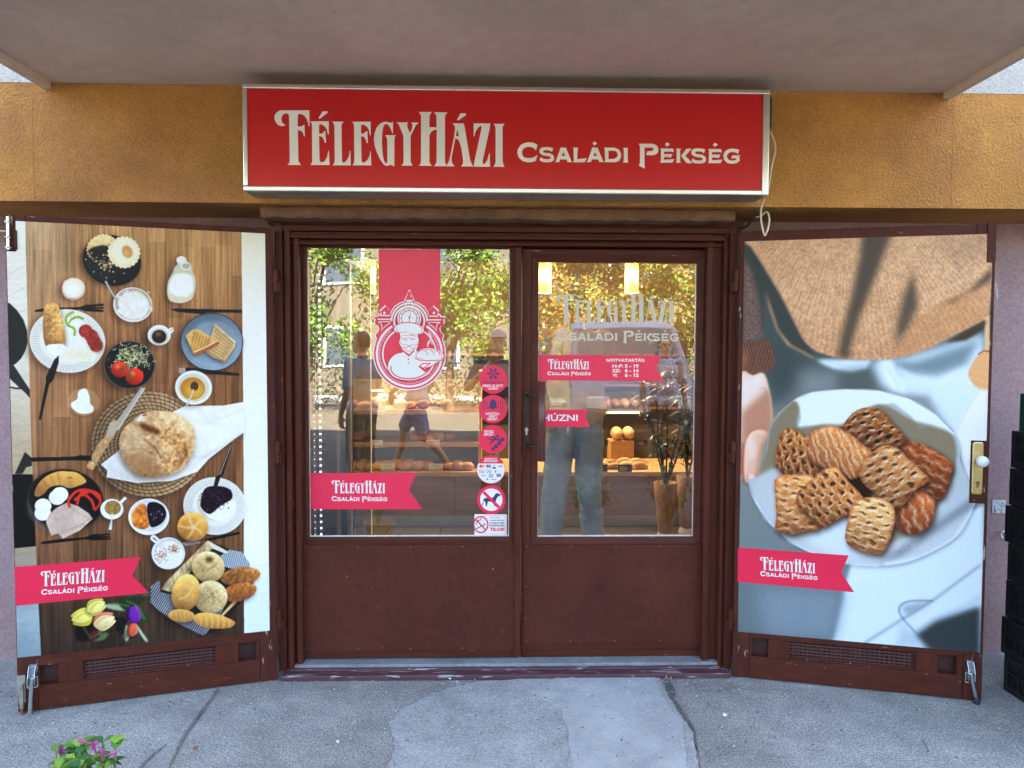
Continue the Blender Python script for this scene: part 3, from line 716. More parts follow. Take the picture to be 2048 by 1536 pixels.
def slip(m):
    F = lambda *p: m.flat(PL, [list(p)], d1, 1, 'px')
    m.flat(PL, [circ(995.5, 873.2, 2.9, 2.9, 18)], d1, 1, 'px')
    m.flat(PL, [stroke([(983, 874), (990, 876.5), (997, 881)], [3, 4.2, 3.4])], d1 + .0001, 1, 'px')
    m.flat(PL, [stroke([(992, 878), (986, 882), (980, 889)], [4, 3.4, 2.4])], d1 + .0002, 1, 'px'); m.flat(PL, [stroke([(991, 880), (982, 880.5), (976, 877)], [3.4, 3, 2])], d1 + .0003, 1, 'px')
    m.flat(PL, [stroke([(996, 878), (1000, 884), (998, 887)], 2)], d1 + .0004, 1, 'px')
    m.flat(PL, [[(1007, 876), (1009.2, 877), (1009, 883), (1002, 884.5), (1002.5, 890), (995.5, 891), (996, 896.5), (989, 897.5), (988.5, 902), (982.5, 902), (982.5, 896.5), (988, 895), (988.5, 890), (994, 889), (995, 884), (1000, 882.5), (1001.5, 877)]], d1 + .0005, 1, 'px')
    put_line(m, PL, 'VIGYÁZZ', 967.5, 987.5, 866, 4.4, d1, 0, bold=.03); put_line(m, PL, 'LÉPCSŐ !', 967.5, 987.5, 872, 4.4, d1, 0, bold=.03)
round_st(986, 879.6, 28.6, slip, 'round red sticker with a person slipping on stairs')
def cards(m):
    cx, cy, r = 981.7, 940.3, 27.6
    pts = [(cx + r * math.cos(t), cy + r * math.sin(t)) for t in [R(v) for v in np.linspace(-26, 206, 40)]]
    m.flat(PL, [pts], d1, 0, 'px')
    put_line(m, PL, 'BANKKÁRTYÁT', 969.5, 994.5, 920.6, 3.2, d1, 0, bold=.03); put_line(m, PL, 'ELFOGADUNK !', 968, 996.5, 925.2, 3.6, d1, 0, bold=.03)
    d2 = d1 + .0005
    for x, c1, c2 in ((963.5, 3, 4), (976.8, 3, 5)):
        m.flat(PL, [circ(x - 2.0, 933.6, 3.1, 3.1, 18)], d2, c1, 'px'); m.flat(PL, [circ(x + 2.2, 933.6, 3.1, 3.1, 18)], d2 + .0002, c2, 'px')
    m.flat(PL, [[(984.8, 935.4), (992, 935.4), (992, 938.6), (984.8, 938.6)]], d2, 1, 'px'); put_line(m, PL, 'V', 986.5, 990, 933.8, 3.4, d2, 6)
    put_line(m, PL, 'VISA', 995.5, 1005.2, 935, 3.0, d2, 1, bold=.02)
    for x0, x1 in ((958.5, 967.5), (971.5, 982.5)):
        m.flat(PL, [[(x0, 941), (x1, 941), (x1, 947.3), (x0, 947.3)], [(x0 + .5, 941.5), (x1 - .5, 941.5), (x1 - .5, 946.8), (x0 + .5, 946.8)]], d2, 1, 'px')
    put_line(m, PL, 'Pay', 961.5, 966.6, 945.8, 2.6, d2 + .0002, 1); put_line(m, PL, 'Pay', 975.5, 981.5, 945.8, 2.6, d2 + .0002, 1)
    for q in (1.5, 3, 4.5): m.flat(PL, [stroke([(988 + q * math.cos(t), 944 + q * math.sin(t)) for t in [R(v) for v in range(-50, 51, 20)]], .7)], d2, 1, 'px')
    put_line(m, PL, 'cafeteria', 962, 971.5, 953.2, 2.2, d2, 1)
    for i in range(3):
        for j in range(2): m.flat(PL, [circ(979 + i * 3, 951 + j * 3.6, 1.2, 1.4, 10)], d2, 1, 'px')
    m.flat(PL, [[(993, 949), (1002.5, 949), (1002.5, 955), (993, 955)]], d2, 5, 'px'); m.flat(PL, [[(993, 952), (998, 952), (998, 955), (993, 955)]], d2 + .0002, 3, 'px')
    m.flat(PL, [[(974, 958), (976, 958), (977, 961.5), (972, 961.5)]], d2, 5, 'px'); put_line(m, PL, 'kártya', 983, 993, 961.2, 2.4, d2, 1)
ORV = mat('orange_print', (.85, .33, .02), .4); BLV = mat('blue_print', (.05, .30, .62), .4)
vinyl('round_sticker', LD, PL, [circ(981.7, 940.3, 28.6, 28.6, 44)], [REDV, WHITE, NAVY, REDV, REDV, ORV, BLV, NAVY], cards, 'round white and red sticker with bank card marks')
def nodog(m):
    cx, cy = 982.5, 1001
    m.flat(PL, [circ(cx, cy, 22.6, 22.6, 40)], d1, 0, 'px')
    dg = [(958.8 + 4, 1013), (966.2, 1005), (967, 999.5), (970, 997.5), (982, 998), (987, 995.5), (990.5, 990), (993.5, 987.5), (995.5, 988), (1002, 990.5), (1000, 993.2), (996, 994.5), (993, 999), (991.5, 1004), (990.5, 1013.5), (987.5, 1013.5), (988.2, 1012), (987.5, 1005), (981, 1005), (976, 1004.5), (975, 1008), (973.6, 1013.8), (970.4, 1013.8), (971.4, 1011.8), (970.4, 1006), (968, 1003), (966.5, 1008), (964.2, 1014)]
    m.flat(PL, [dg], d1 + .0004, 1, 'px')
    m.flat(PL, [stroke([(967, 985.5), (998, 1016.5)], 5.8)], d1 + .0008, 2, 'px')
vinyl('no_dogs_sticker', LD, PL, [circ(982.5, 1001, 28.8, 28.8, 44)], [REDV, WHITE, NAVY, REDV], nodog, 'round white sticker with a crossed out dog in a red ring')
def nosmoke(m):
    m.flat(PL, [[(967.5, 1032.4), (1011, 1033), (1010.8, 1070), (967.5, 1069.4)], [(968, 1033), (1010.5, 1033.5), (1010.3, 1069.5), (968, 1068.9)]], d1, 2, 'px')
    m.flat(PL, [circ(961.5, 1051, 15.6, 17.4, 36), circ(961.5, 1051, 12.8, 14.4, 36)], d1 + .0004, 2, 'px')
    m.flat(PL, [stroke([(952, 1059.5), (967, 1052)], 1.9)], d1, 1, 'px'); m.flat(PL, [stroke([(968, 1051.4), (971.5, 1049.5)], 1.9)], d1, 1, 'px')
    for q in (0, 4.5): m.flat(PL, [stroke(smooth([(953 + q, 1052 - q), (951.5 + q, 1047 - q), (957 + q, 1046 - q), (956 + q, 1041 - q)], 4, False), 1.1)], d1, 1, 'px')
    m.flat(PL, [stroke([(951.5, 1041), (971, 1061.5)], 2.6)], d1 + .0008, 2, 'px')
    put_line(m, PL, 'Tisztelt Vásárlóink!', 980, 1000, 1038, 2.6, d1, 2); put_line(m, PL, 'Az ajtótól számított', 979, 1008, 1043.6, 2.8, d1, 1)
    put_line(m, PL, '5 méteren belül', 979, 1008.5, 1049, 3.2, d1, 1, bold=.03); put_line(m, PL, 'DOHÁNYOZNI', 979, 1009, 1054.8, 3.8, d1, 1, bold=.03); put_line(m, PL, 'TILOS!', 979.5, 1009, 1063.8, 6.2, d1, 2, bold=.05)
vinyl('no_smoking_sticker', LD, PL, [[(948.7, 1030), (1013.4, 1030.6), (1013, 1072.4), (948.7, 1072)]], [WHITE, WHITE, BLACKV, REDV], nosmoke, 'white no smoking sticker')

# ---- red banner and baker emblem on the left pane
bn = MB().flat(PL, [[(756, 497.3), (880, 497.3), (880, 650), (756, 650)]], dV, 0, 'px').build('red_banner', REDV, LD)
ez = lambda p: [(736 + x / 6.982, 570 + y / 6.982) for x, y in p]
em = MB(); lay = [0]
def el(rings, m):
    lay[0] += 1
    em.flat(PL, [ez(r) for r in rings], dV + .0004 + lay[0] * .00006, m, 'px')
def sym(p): return p + [(1144 - x, y) for x, y in p[::-1]]
cx, cy = 572, 962
half = [(572, 60), (555, 75), (548, 110), (500, 200), (502, 222), (440, 238), (360, 290), (312, 365), (305, 400), (292, 395), (290, 380), (304, 375), (290, 345), (238, 285), (230, 274), (222, 285), (160, 345), (156, 362), (168, 375), (166, 398), (135, 402), (130, 425), (72, 428), (68, 450), (84, 462), (72, 510), (80, 535), (118, 548), (138, 590), (130, 640), (86, 690), (84, 705), (100, 745), (85, 800)]
def outline(gr):
    # left half traced, mirrored, closed by the big circle
    L = [(cx + (x - cx) * (1 + gr * .004) , y) for x, y in half]
    arc = [(cx + (512 + gr) * math.cos(t), cy + (512 + gr) * math.sin(t)) for t in np.linspace(R(197), R(-17), 60)]
    Rr = [(1144 - x, y + 4) for x, y in half[::-1]]
    return L + arc + Rr[:-1]
el([outline(0)], 0)                                                        # white rim
inn = []
for x, y in half:
    inn.append((x + (572 - x) * .028 + (0 if x < 300 else 0), y + 14 if y < 640 else y))
arc = [(cx + 497 * math.cos(t), cy + 497 * math.sin(t)) for t in np.linspace(R(197), R(-17), 60)]
el([[(x, y) for x, y in inn] + arc + [(1144 - x, y + 4) for x, y in inn[::-1]][:-1]], 1)
def ring(r1, r0, m, a0=0, a1=360, c=(cx, cy), n=72):
    if a1 - a0 >= 360: el([circ(c[0], c[1], r1, r1, n), circ(c[0], c[1], r0, r0, n)], m)
    else:
        o_ = [(c[0] + r1 * math.cos(t), c[1] + r1 * math.sin(t)) for t in np.linspace(R(a0), R(a1), n)]
        i_ = [(c[0] + r0 * math.cos(t), c[1] + r0 * math.sin(t)) for t in np.linspace(R(a1), R(a0), n)]
        el([o_ + i_], m)
ring(472, 440, 0, -58, 238)
ring(384, 364, 0, -56, 236)
for k in range(110):                                                        # toothed ring
    a = R(-50 + k * 280 / 109.0)
    def pt(r, da): return (cx + r * math.cos(a + da), cy + r * math.sin(a + da))
    el([[pt(425, -.011), pt(425, .011), pt(398, 0)]], 0)
# arch, clock
ac = (572, 505)
ring(262, 238, 0, -180, 0, ac); ring(222, 200, 0, -205, 25, ac)
el([circ(572, 462, 165, 165, 48), circ(572, 462, 148, 148, 48)], 0)
for k in range(12):
    a0, a1 = 30 * k + 2, 30 * k + 28
    ring(138, 112, 0, a0, a1, (572, 462), 6)
el([circ(572, 462, 102, 102, 40)], 0)
el([stroke([(572, 530), (574, 462), (592, 385)], [8, 12, 5])], 1); el([circ(574, 450, 13, 13, 16)], 1)
el([[(505, 218), (635, 218), (640, 205), (572, 205), (508, 205)]], 0)
el([stroke([(520, 305), (524, 250), (545, 228), (572, 222), (600, 228), (622, 250), (626, 305)], 15)], 0)
el([[(562, 222), (582, 222), (582, 250), (562, 250)]], 0); el([[(585, 130), (600, 165), (590, 172)]], 0)
for hx in (225, 918):
    el([[(hx - 15, 405), (hx - 15, 378), (hx, 366), (hx + 15, 378), (hx + 15, 405)]], 0)
for s in (0, 1):
    f = (lambda p: p) if s == 0 else (lambda p: [(1144 - x, y + 8) for x, y in p])
    el([f([(165, 418), (300, 418), (300, 434), (165, 434)])], 0); el([f([(125, 470), (332, 470), (332, 486), (125, 486)])], 0)
    el([f(stroke([(140, 520), (175, 530), (190, 575), (185, 640), (225, 585), (300, 530), (300, 512), (140, 512)], 11))], 0)
# baker
body = smooth([(480, 940), (400, 960), (330, 1010), (285, 1080), (280, 1180), (330, 1260), (420, 1310), (560, 1330), (700, 1310), (800, 1270), (860, 1220), (790, 1165), (860, 1140), (920, 1105), (960, 1075), (1000, 1060), (1040, 1030), (1055, 985), (1030, 945), (960, 905), (860, 885), (760, 895), (690, 930), (672, 905), (700, 830), (705, 760), (690, 700), (760, 670), (775, 620), (740, 580), (690, 555), (620, 535), (540, 528), (450, 540), (380, 575), (362, 620), (390, 655), (440, 672), (448, 750), (430, 790), (440, 830), (465, 870)], 4)
el([[(cx + (x - cx) * 1.03, 930 + (y - 930) * 1.03) for x, y in body]], 1)
el([body], 0)
st = lambda pts, w_=6, m=1, sm=True: el([stroke(smooth(pts, 5, False) if sm else pts, w_)], m)
st([(398, 590), (392, 625), (425, 655), (480, 665), (545, 648)], 7); st([(570, 665), (620, 692), (690, 690), (745, 655), (742, 605), (710, 580)], 7)
st([(455, 715), (520, 705), (620, 705), (672, 722)], 6); st([(462, 750), (500, 745), (560, 738), (620, 742), (672, 762)], 7)
st([(490, 770), (520, 762), (545, 772)], 9); st([(585, 770), (610, 760), (640, 770)], 9)
st([(445, 770), (440, 800), (455, 830)], 6); st([(690, 775), (692, 800), (675, 830)], 6)
st([(465, 820), (505, 840), (540, 832), (568, 850), (600, 832), (640, 842), (700, 828)], 6)
st([(470, 868), (520, 880), (570, 855), (620, 885), (672, 875)], 8); st([(490, 890), (530, 918), (570, 925), (610, 915), (640, 895)], 6)
el([[(482, 905), (570, 968), (640, 905), (650, 920), (568, 1000), (474, 922)]], 1); el([circ(560, 1038, 11, 11, 14)], 1); el([circ(560, 1090, 11, 11, 14)], 1)
st([(320, 1130), (318, 1190), (360, 1250), (450, 1295), (570, 1308), (690, 1292), (780, 1250), (830, 1210)], 15)
st([(650, 1020), (720, 1050), (850, 1055), (1000, 1050)], 12); st([(660, 990), (700, 1025), (770, 1035)], 7)
st([(668, 985), (680, 950), (730, 920), (800, 905), (880, 905), (960, 925), (1020, 960), (1035, 1000), (1010, 1040)], 6)
for bx in (790, 880, 960): st([(bx, 912), (bx + 30, 945), (bx + 40, 990), (bx + 22, 950), (bx + 5, 925)], 7)
el([[(700, 1140), (760, 1090), (880, 1090), (860, 1110), (780, 1165), (850, 1210), (790, 1215)]], 1)
el([[(730, 1135), (770, 1103), (850, 1103), (770, 1155)]], 0)
st([(845, 665), (875, 715), (862, 770), (830, 815), (838, 868)], 13, 0); st([(845, 830), (865, 790), (905, 795), (905, 822), (880, 815)], 11, 0)
em.build('baker_emblem', [WHITE, REDV], LD)
# ================================================================ THE TWO PRINTED POSTERS
# Each print is painted here shape by shape on a canvas in photo coordinates and carried by a fine vertex-coloured sheet.
class Canvas:
    def __init__(s, x0, y0, x1, y1):
        s.x0, s.y0 = x0, y0; s.w, s.h = x1 - x0, y1 - y0
        s.a = np.ones((s.h, s.w, 3), np.float32) * .5
        s.Y, s.X = np.mgrid[0:s.h, 0:s.w].astype(np.float32); s.X += x0 + .5; s.Y += y0 + .5
        s.rs = np.random.RandomState(5)
    def noise(s, sx, sy, oct=3, seed=0):
        rs = np.random.RandomState(seed); out = np.zeros((s.h, s.w), np.float32); amp = 1; tot = 0
        for o in range(oct):
            gx, gy = max(2, int(s.w / sx) + 3), max(2, int(s.h / sy) + 3)
            g = rs.rand(gy + 1, gx + 1).astype(np.float32)
            fx = (s.X - s.x0) / sx; fy = (s.Y - s.y0) / sy
            fx = np.clip(fx, 0, gx - .001); fy = np.clip(fy, 0, gy - .001)
            ix, iy = fx.astype(int), fy.astype(int); tx, ty = fx - ix, fy - iy
            tx = tx * tx * (3 - 2 * tx); ty = ty * ty * (3 - 2 * ty)
            v = (g[iy, ix] * (1 - tx) + g[iy, ix + 1] * tx) * (1 - ty) + (g[iy + 1, ix] * (1 - tx) + g[iy + 1, ix + 1] * tx) * ty
            out += v * amp; tot += amp; amp *= .55; sx = max(sx * .5, 1); sy = max(sy * .5, 1)
        return out / tot - .5
    def blur(s, m, r):
        r = int(round(r))
        if r < 1: return m
        for _ in range(3):
            for ax in (0, 1):
                p = np.pad(m, [(r + 1, r) if i == ax else (0, 0) for i in (0, 1)], mode='edge')
                c = np.cumsum(p, axis=ax)
                m = (c[2 * r + 1:] - c[:-2 * r - 1]) / (2 * r + 1) if ax == 0 else (c[:, 2 * r + 1:] - c[:, :-2 * r - 1]) / (2 * r + 1)
        return m
    def mask(s, pts, feather=0):
        P_ = np.array(pts, np.float32); pad = feather * 3 + 2
        xa = int(max(P_[:, 0].min() - pad - s.x0, 0)); xb = int(min(P_[:, 0].max() + pad - s.x0 + 1, s.w))
        ya = int(max(P_[:, 1].min() - pad - s.y0, 0)); yb = int(min(P_[:, 1].max() + pad - s.y0 + 1, s.h))
        M = np.zeros((s.h, s.w), np.float32)
        if xb <= xa or yb <= ya: return M
        acc = np.zeros((yb - ya, xb - xa), np.float32)
        for oy in (.17, .5, .83):
            for ox in (.17, .5, .83):
                X = np.arange(xa, xb)[None, :] + s.x0 + ox; Y = np.arange(ya, yb)[:, None] + s.y0 + oy
                ins = np.zeros((yb - ya, xb - xa), bool)
                for i in range(len(P_)):
                    ax, ay = P_[i]; bx, by = P_[i - 1]
                    if ay == by: continue
                    c = ((ay > Y) != (by > Y)) & (X < (bx - ax) * (Y - ay) / (by - ay) + ax)
                    ins ^= c
                acc += ins
        M[ya:yb, xa:xb] = s.blur(acc / 9, feather) if feather else acc / 9
        return M
    def crop(s, M):
        r = np.flatnonzero(M.any(1)); c = np.flatnonzero(M.any(0))
        if not len(r): return (slice(0, 0), slice(0, 0))
        return (slice(r[0], r[-1] + 1), slice(c[0], c[-1] + 1))
    def mix(s, M, col, alpha=1.0):
        q = s.crop(M)
        M = (M[q] * alpha)[..., None]
        col = np.array(col, np.float32) if not isinstance(col, np.ndarray) else col[q]
        if col.ndim == 1: col = col / 255.0
        s.a[q] = s.a[q] * (1 - M) + col * M
    def poly(s, pts, col, feather=0, alpha=1.0): M = s.mask(pts, feather); s.mix(M, col, alpha); return M
    def ell(s, cx, cy, rx, ry, col, rot=0, feather=0, alpha=1.0):
        return s.poly(epts(cx, cy, rx, ry, rot), col, feather, alpha)
    def line(s, pts, w, col, feather=0, alpha=1.0): return s.poly(stroke(pts, w), col, feather, alpha)
    def shadow(s, pts, dx, dy, f, alpha, col=(35, 22, 14)): s.poly([(x + dx, y + dy) for x, y in pts], col, f, alpha)
    def mul(s, M, k): s.a *= (1 + (k - 1) * M)[..., None]
    def tex(s, M, n, amt): q = s.crop(M); s.a[q] *= (1 + M[q] * n[q] * amt)[..., None]
    def lightside(s, M, cx, cy, r, ang, amt):
        """print shading of a rounded thing: brighter towards ang"""
        q = s.crop(M)
        g = ((s.X[q] - cx) * math.cos(ang) + (s.Y[q] - cy) * math.sin(ang)) / r
        s.a[q] *= (1 + M[q] * np.clip(g, -1.2, 1.2) * amt)[..., None]
def _relief(s, M, h, amp, ang=-125):
    """print shading of a bumpy thing: h is its height"""
    q = s.crop(M); hh = h[q]
    if hh.size == 0 or min(hh.shape) < 3: return
    gy, gx = np.gradient(hh); sd = gx * math.cos(R(ang)) + gy * math.sin(R(ang))
    s.a[q] *= (1 - M[q] * np.clip(sd * amp, -.45, .6))[..., None]
Canvas.relief = _relief
def epts(cx, cy, rx, ry, rot=0, n=48, fn=None):
    c, q = math.cos(R(rot)), math.sin(R(rot)); o = []
    for i in range(n):
        t = 2 * math.pi * i / n; k = fn(t) if fn else 1
        x, y = rx * k * math.cos(t), ry * k * math.sin(t); o.append((cx + x * c - y * q, cy + x * q + y * c))
    return o
K1 = 3.4914
def a1(*p): return [(x / K1, 420 + y / K1) for x, y in p]
def a2(*p): return [(x / K1, 840 + y / K1) for x, y in p]
def grad(C, stops, axis='y'):
    v = C.Y if axis == 'y' else C.X
    xs = [p for p, c in stops]
    return np.stack([np.interp(v, xs, [c[i] / 255. for p, c in stops]) for i in range(3)], -1).astype(np.float32)

def paint_breakfast():
    C = Canvas(-4, 425, 548, 1330)
    full = np.ones((C.h, C.w), np.float32)
    n_f = C.noise(5, 5, 3, 1); n_m = C.noise(24, 24, 4, 2); n_c = C.noise(90, 120, 3, 3)
    # floor seen past the table
    C.a = grad(C, [(430, (238, 234, 220)), (620, (226, 218, 200)), (760, (208, 196, 178)), (900, (182, 164, 138)), (1080, (160, 145, 122)), (1180, (140, 140, 134)), (1230, (150, 164, 168)), (1330, (128, 142, 146))])
    C.tex(full, C.noise(40, 6, 3, 8), .10)
    for i in range(14):
        y = 560 + i * 44; C.line([(-4, y), (60, y - 34)], 1.0, (150, 138, 120), 0, .5); C.line([(-4, y - 18), (60, y + 26)], .8, (160, 148, 130), 0, .35)
    C.poly(a1((20, 630), (70, 652), (120, 700), (165, 765), (190, 840), (195, 920), (180, 980), (150, 1035), (110, 1075), (50, 1098), (0, 1100), (0, 640)), (36, 42, 45))
    C.poly(a1((60, 1075), (95, 1080), (215, 1262), (215, 1318), (175, 1275), (50, 1160)), (48, 54, 56)); C.line(a1((50, 1232), (110, 1245), (200, 1245)), 3.5, (46, 50, 52))
    C.poly(a2((175, 222), (222, 262), (225, 320), (185, 330), (160, 372), (105, 375)), (52, 52, 50)); C.poly(a2((70, 382), (130, 376), (245, 380), (252, 880), (100, 895), (80, 700)), (17, 19, 21))
    # wall strip on the right
    rgt = C.mask([(482.5, 420), (560, 420), (560, 1340), (488.5, 1340), (487, 860)])
    C.mix(rgt, grad(C, [(440, (240, 232, 200)), (560, (247, 243, 222)), (760, (252, 250, 246)), (1000, (248, 250, 252)), (1120, (238, 243, 247)), (1190, (214, 226, 238)), (1330, (206, 222, 236))]))
    C.line([(488, 1133), (545, 1128)], 1.2, (190, 200, 208), 0, .6)
    # wooden table
    T = C.mask([(50, 420), (482.5, 420), (487, 860), (488.5, 1340), (84, 1340), (76, 1180), (62, 860)])
    tb = grad(C, [(440, (184, 144, 104)), (560, (170, 128, 90)), (700, (150, 108, 76)), (860, (146, 106, 74)), (1000, (136, 100, 72)), (1120, (110, 82, 60)), (1220, (78, 60, 46)), (1330, (68, 56, 46))])
    # planks with their own tone, staggered joints, streaky grain
    pw = 33.0; tone = np.zeros((C.h, C.w), np.float32); seam = np.zeros((C.h, C.w), np.float32)
    xs = C.X - (C.Y - 440) * .022; pi = np.floor(xs / pw).astype(int); r2 = np.random.RandomState(12)
    for k in range(-1, 18):
        off = r2.randint(0, 300); L = r2.randint(150, 330)
        seg = np.floor((C.Y + off) / L).astype(int) % 7; tv = (r2.rand(7) - .5)
        m = pi == k; tone[m] = tv[seg[m]]
        d = np.minimum(xs - k * pw, 99); seam = np.maximum(seam, np.exp(-((xs - k * pw) / .9) ** 2))
        e = ((C.Y + off) % L); seam = np.maximum(seam, m * np.exp(-(e / .9) ** 2))
    tb = tb * (1 + .22 * tone + .55 * C.noise(3, 90, 3, 21) + .25 * C.noise(14, 140, 2, 22) - .13 * seam)[..., None]
    tb[..., 2] *= 1 + .06 * tone
    C.mix(T, tb)
    hz = np.clip(1 - ((C.X - 60) / 110) ** 2, 0, 1) * np.clip(1 - (C.Y - 440) / 600, 0, 1); C.mix(T * hz, (200, 190, 172), .30)
    hz = np.exp(-(((C.X - 400) / 110) ** 2 + ((C.Y - 500) / 90) ** 2)); C.mix(T * hz, (214, 172, 118), .30)
    sh_ = C.mask(a1((390, 60), (560, 60), (600, 420), (540, 470), (430, 430)), 9); C.mul(sh_, .86)
    def sd(p, dx=-6, dy=4, f=5, al=.55): C.shadow(p, dx, dy, f, al)
    # dark plate with two biscuits
    p = epts(*a1((782, 352))[0], 59.5, 50, 18); sd(p, -4, 4); C.poly(p, (27, 26, 27)); C.lightside(C.mask(p), 222, 520, 60, R(-50), .25)
    C.poly(epts(*a1((735, 368))[0], 36, 36), (38, 36, 37))
    sc = lambda t: 1 + .035 * math.cos(22 * t)
    p = epts(*a1((710, 262))[0], 31, 25, -25, 120, sc); M = C.poly(p, (224, 194, 140)); C.tex(M, n_f, .25); C.lightside(M, 203, 495, 30, R(-70), .14)
    C.poly(a1((612, 285), (650, 260), (720, 245), (790, 262), (800, 330), (840, 400), (700, 380), (640, 330)), (37, 35, 36), 1)
    p = epts(*a1((866, 296))[0], 32.5, 31.5, 20, 120, sc); sd(p, -3, 3, 2, .6); M = C.poly(p, (244, 226, 180)); C.tex(M, n_f, .14)
    C.poly(epts(*a1((872, 290))[0], 26, 25, 20, 60), (252, 242, 208), 1); C.ell(*a1((890, 292))[0], 10, 13, (206, 140, 84), -25, 1); C.ell(*a1((886, 300))[0], 6, 8, (226, 170, 112), -25, 2)
    rr = random.Random(3)
    for i in range(60): C.ell(*a1((735 + rr.gauss(0, 30), 375 + rr.gauss(0, 30)))[0], rr.uniform(.5, 2.6), rr.uniform(.5, 2), rr.choice([(224, 202, 160), (196, 168, 120), (150, 130, 100)]))
    for x, y in ((655, 432), (868, 442), (800, 500), (600, 345), (640, 300)): C.ell(*a1((x, y))[0], 1.4, 1.2, (225, 215, 195))
    # glass of milk coffee
    p = epts(*a1((515, 552))[0], 23, 22.5); sd(p, -8, 3, 6, .5); C.poly(a1((435, 545), (445, 590), (470, 618), (530, 632), (570, 612), (592, 560)), (196, 168, 132)); C.poly(p, (206, 186, 158)); C.ell(*a1((514, 545))[0], 20.5, 19, (232, 216, 190)); C.ell(*a1((508, 550))[0], 14, 13, (250, 243, 226), 0, 4)
    C.line(a1((436, 540), (450, 500), (490, 478), (540, 480), (580, 505), (592, 550)), 1.2, (226, 210, 186)); C.line(a1((480, 620), (540, 625), (588, 600)), 1.2, (120, 95, 70))
    # milk bottle
    p = smooth(a1((1205, 440), (1220, 400), (1240, 375), (1235, 345), (1265, 322), (1300, 335), (1310, 362), (1345, 400), (1345, 430), (1365, 480), (1362, 560), (1335, 625), (1265, 650), (1190, 635), (1168, 580), (1175, 500)), 4)
    sd(p, -8, 2, 6, .45); C.poly(p, (204, 196, 168)); C.poly(smooth(a1((1205, 470), (1240, 445), (1310, 445), (1345, 475), (1350, 560), (1325, 600), (1265, 618), (1195, 590), (1180, 540)), 4), (250, 249, 240), 1)
    C.poly(a1((1178, 570), (1230, 600), (1310, 605), (1350, 565), (1335, 622), (1265, 648), (1190, 633)), (214, 206, 176), 1); C.ell(*a1((1265, 350))[0], 9.5, 7.5, (244, 242, 232)); C.ell(*a1((1298, 392))[0], 12, 8.5, (232, 232, 222)); C.ell(*a1((1300, 392))[0], 8, 5.6, (180, 172, 150)); C.line(a1((1212, 420), (1212, 370), (1232, 368)), 1.1, (140, 120, 90)); C.line(a1((1340, 410), (1330, 372), (1310, 360)), 1.1, (150, 130, 100))
    C.line(a1((1225, 480), (1222, 560)), 1.4, (225, 222, 210))
    # white bowl with cottage cheese and spoon
    p = epts(*a1((928, 662))[0], 39, 34.5, 8); sd(p, -7, 4, 6, .5); C.poly(p, (216, 208, 192)); C.ell(*a1((930, 658))[0], 37, 32, (170, 156, 138), 8); M = C.ell(*a1((932, 668))[0], 32, 28, (232, 228, 216), 8, 1)
    for i in range(150): C.ell(*a1((932 + rr.gauss(0, 52), 668 + rr.gauss(0, 44)))[0], rr.uniform(1.2, 3.8), rr.uniform(1, 3), rr.choice([(250, 248, 240), (236, 230, 216), (214, 206, 188), (255, 253, 246)]), rr.uniform(0, 180), 1, .8)
    C.poly(epts(*a1((928, 662))[0], 39, 34.5, 8) + epts(*a1((930, 660))[0], 36.6, 32.2, 8)[::-1], (236, 230, 218)); C.line(a1((738, 495), (765, 545), (805, 610), (830, 690)), [4.6, 3.2, 2.6, 3], (150, 150, 150)); C.line(a1((736, 500), (765, 550), (800, 610)), 1.2, (216, 218, 218))
    # black cutlery beside the plates
    C.poly(a1((240, 700), (320, 685), (560, 678), (600, 662), (725, 655), (725, 670), (640, 676), (725, 678), (725, 690), (640, 690), (725, 698), (722, 712), (600, 708), (560, 695), (250, 712)), (26, 24, 24))
    C.poly(a1((1185, 692), (1230, 688), (1690, 697), (1690, 718), (1440, 716), (1420, 728), (1240, 712)), (34, 30, 28))
    # fluted plate with baguette, cheese, salami
    def fluted(cx, cy, r, ry, rot, inner):
        p = epts(cx, cy, r, ry, rot); sd(p, -6, 5, 7, .5); M = C.poly(p, (226, 222, 210))
        for k in range(72):
            t = R(5 * k); c0, s0 = math.cos(t), math.sin(t)
            c, q = math.cos(R(rot)), math.sin(R(rot))
            f = lambda kx: (cx + r * kx * c0 * c - ry * kx * s0 * q, cy + r * kx * c0 * q + ry * kx * s0 * c)
            C.line([f(inner), f(.96)], 1.15, (166, 160, 146), 0, .75)
        C.poly(epts(cx, cy, r * inner * .98, ry * inner * .98, rot), (232, 230, 222), 1); C.lightside(M, cx, cy, r, R(-30), .05)
    fluted(*a1((472, 915))[0], 76, 63.5, 8, .74)
    p = smooth(a1((310, 680), (345, 652), (390, 652), (418, 690), (440, 780), (458, 870), (452, 940), (400, 960), (330, 955), (305, 890), (302, 780)), 4); sd(p, 3, 3, 3, .4); M = C.poly(p, (196, 146, 92)); C.tex(M, n_f, .55); C.tex(M, n_m, .5); C.lightside(M, 109, 650, 22, R(-20), .25); C.relief(M, 6 * C.blur(M, 6) + 1.5 * C.noise(5, 8, 3, 51), .24)
    for i in range(50): C.ell(*a1((rr.uniform(318, 440), rr.uniform(670, 930)))[0], rr.uniform(1, 3), rr.uniform(.5, 1.2), rr.choice([(232, 196, 140), (150, 98, 56), (222, 178, 120)]), rr.uniform(20, 70), 0, .7)
    C.poly(smooth(a1((330, 945), (400, 935), (452, 945), (440, 1000), (380, 1015), (340, 985)), 4), (248, 240, 226)); C.tex(C.mask(a1((330, 945), (452, 945), (440, 1000), (340, 985))), n_f, .2)
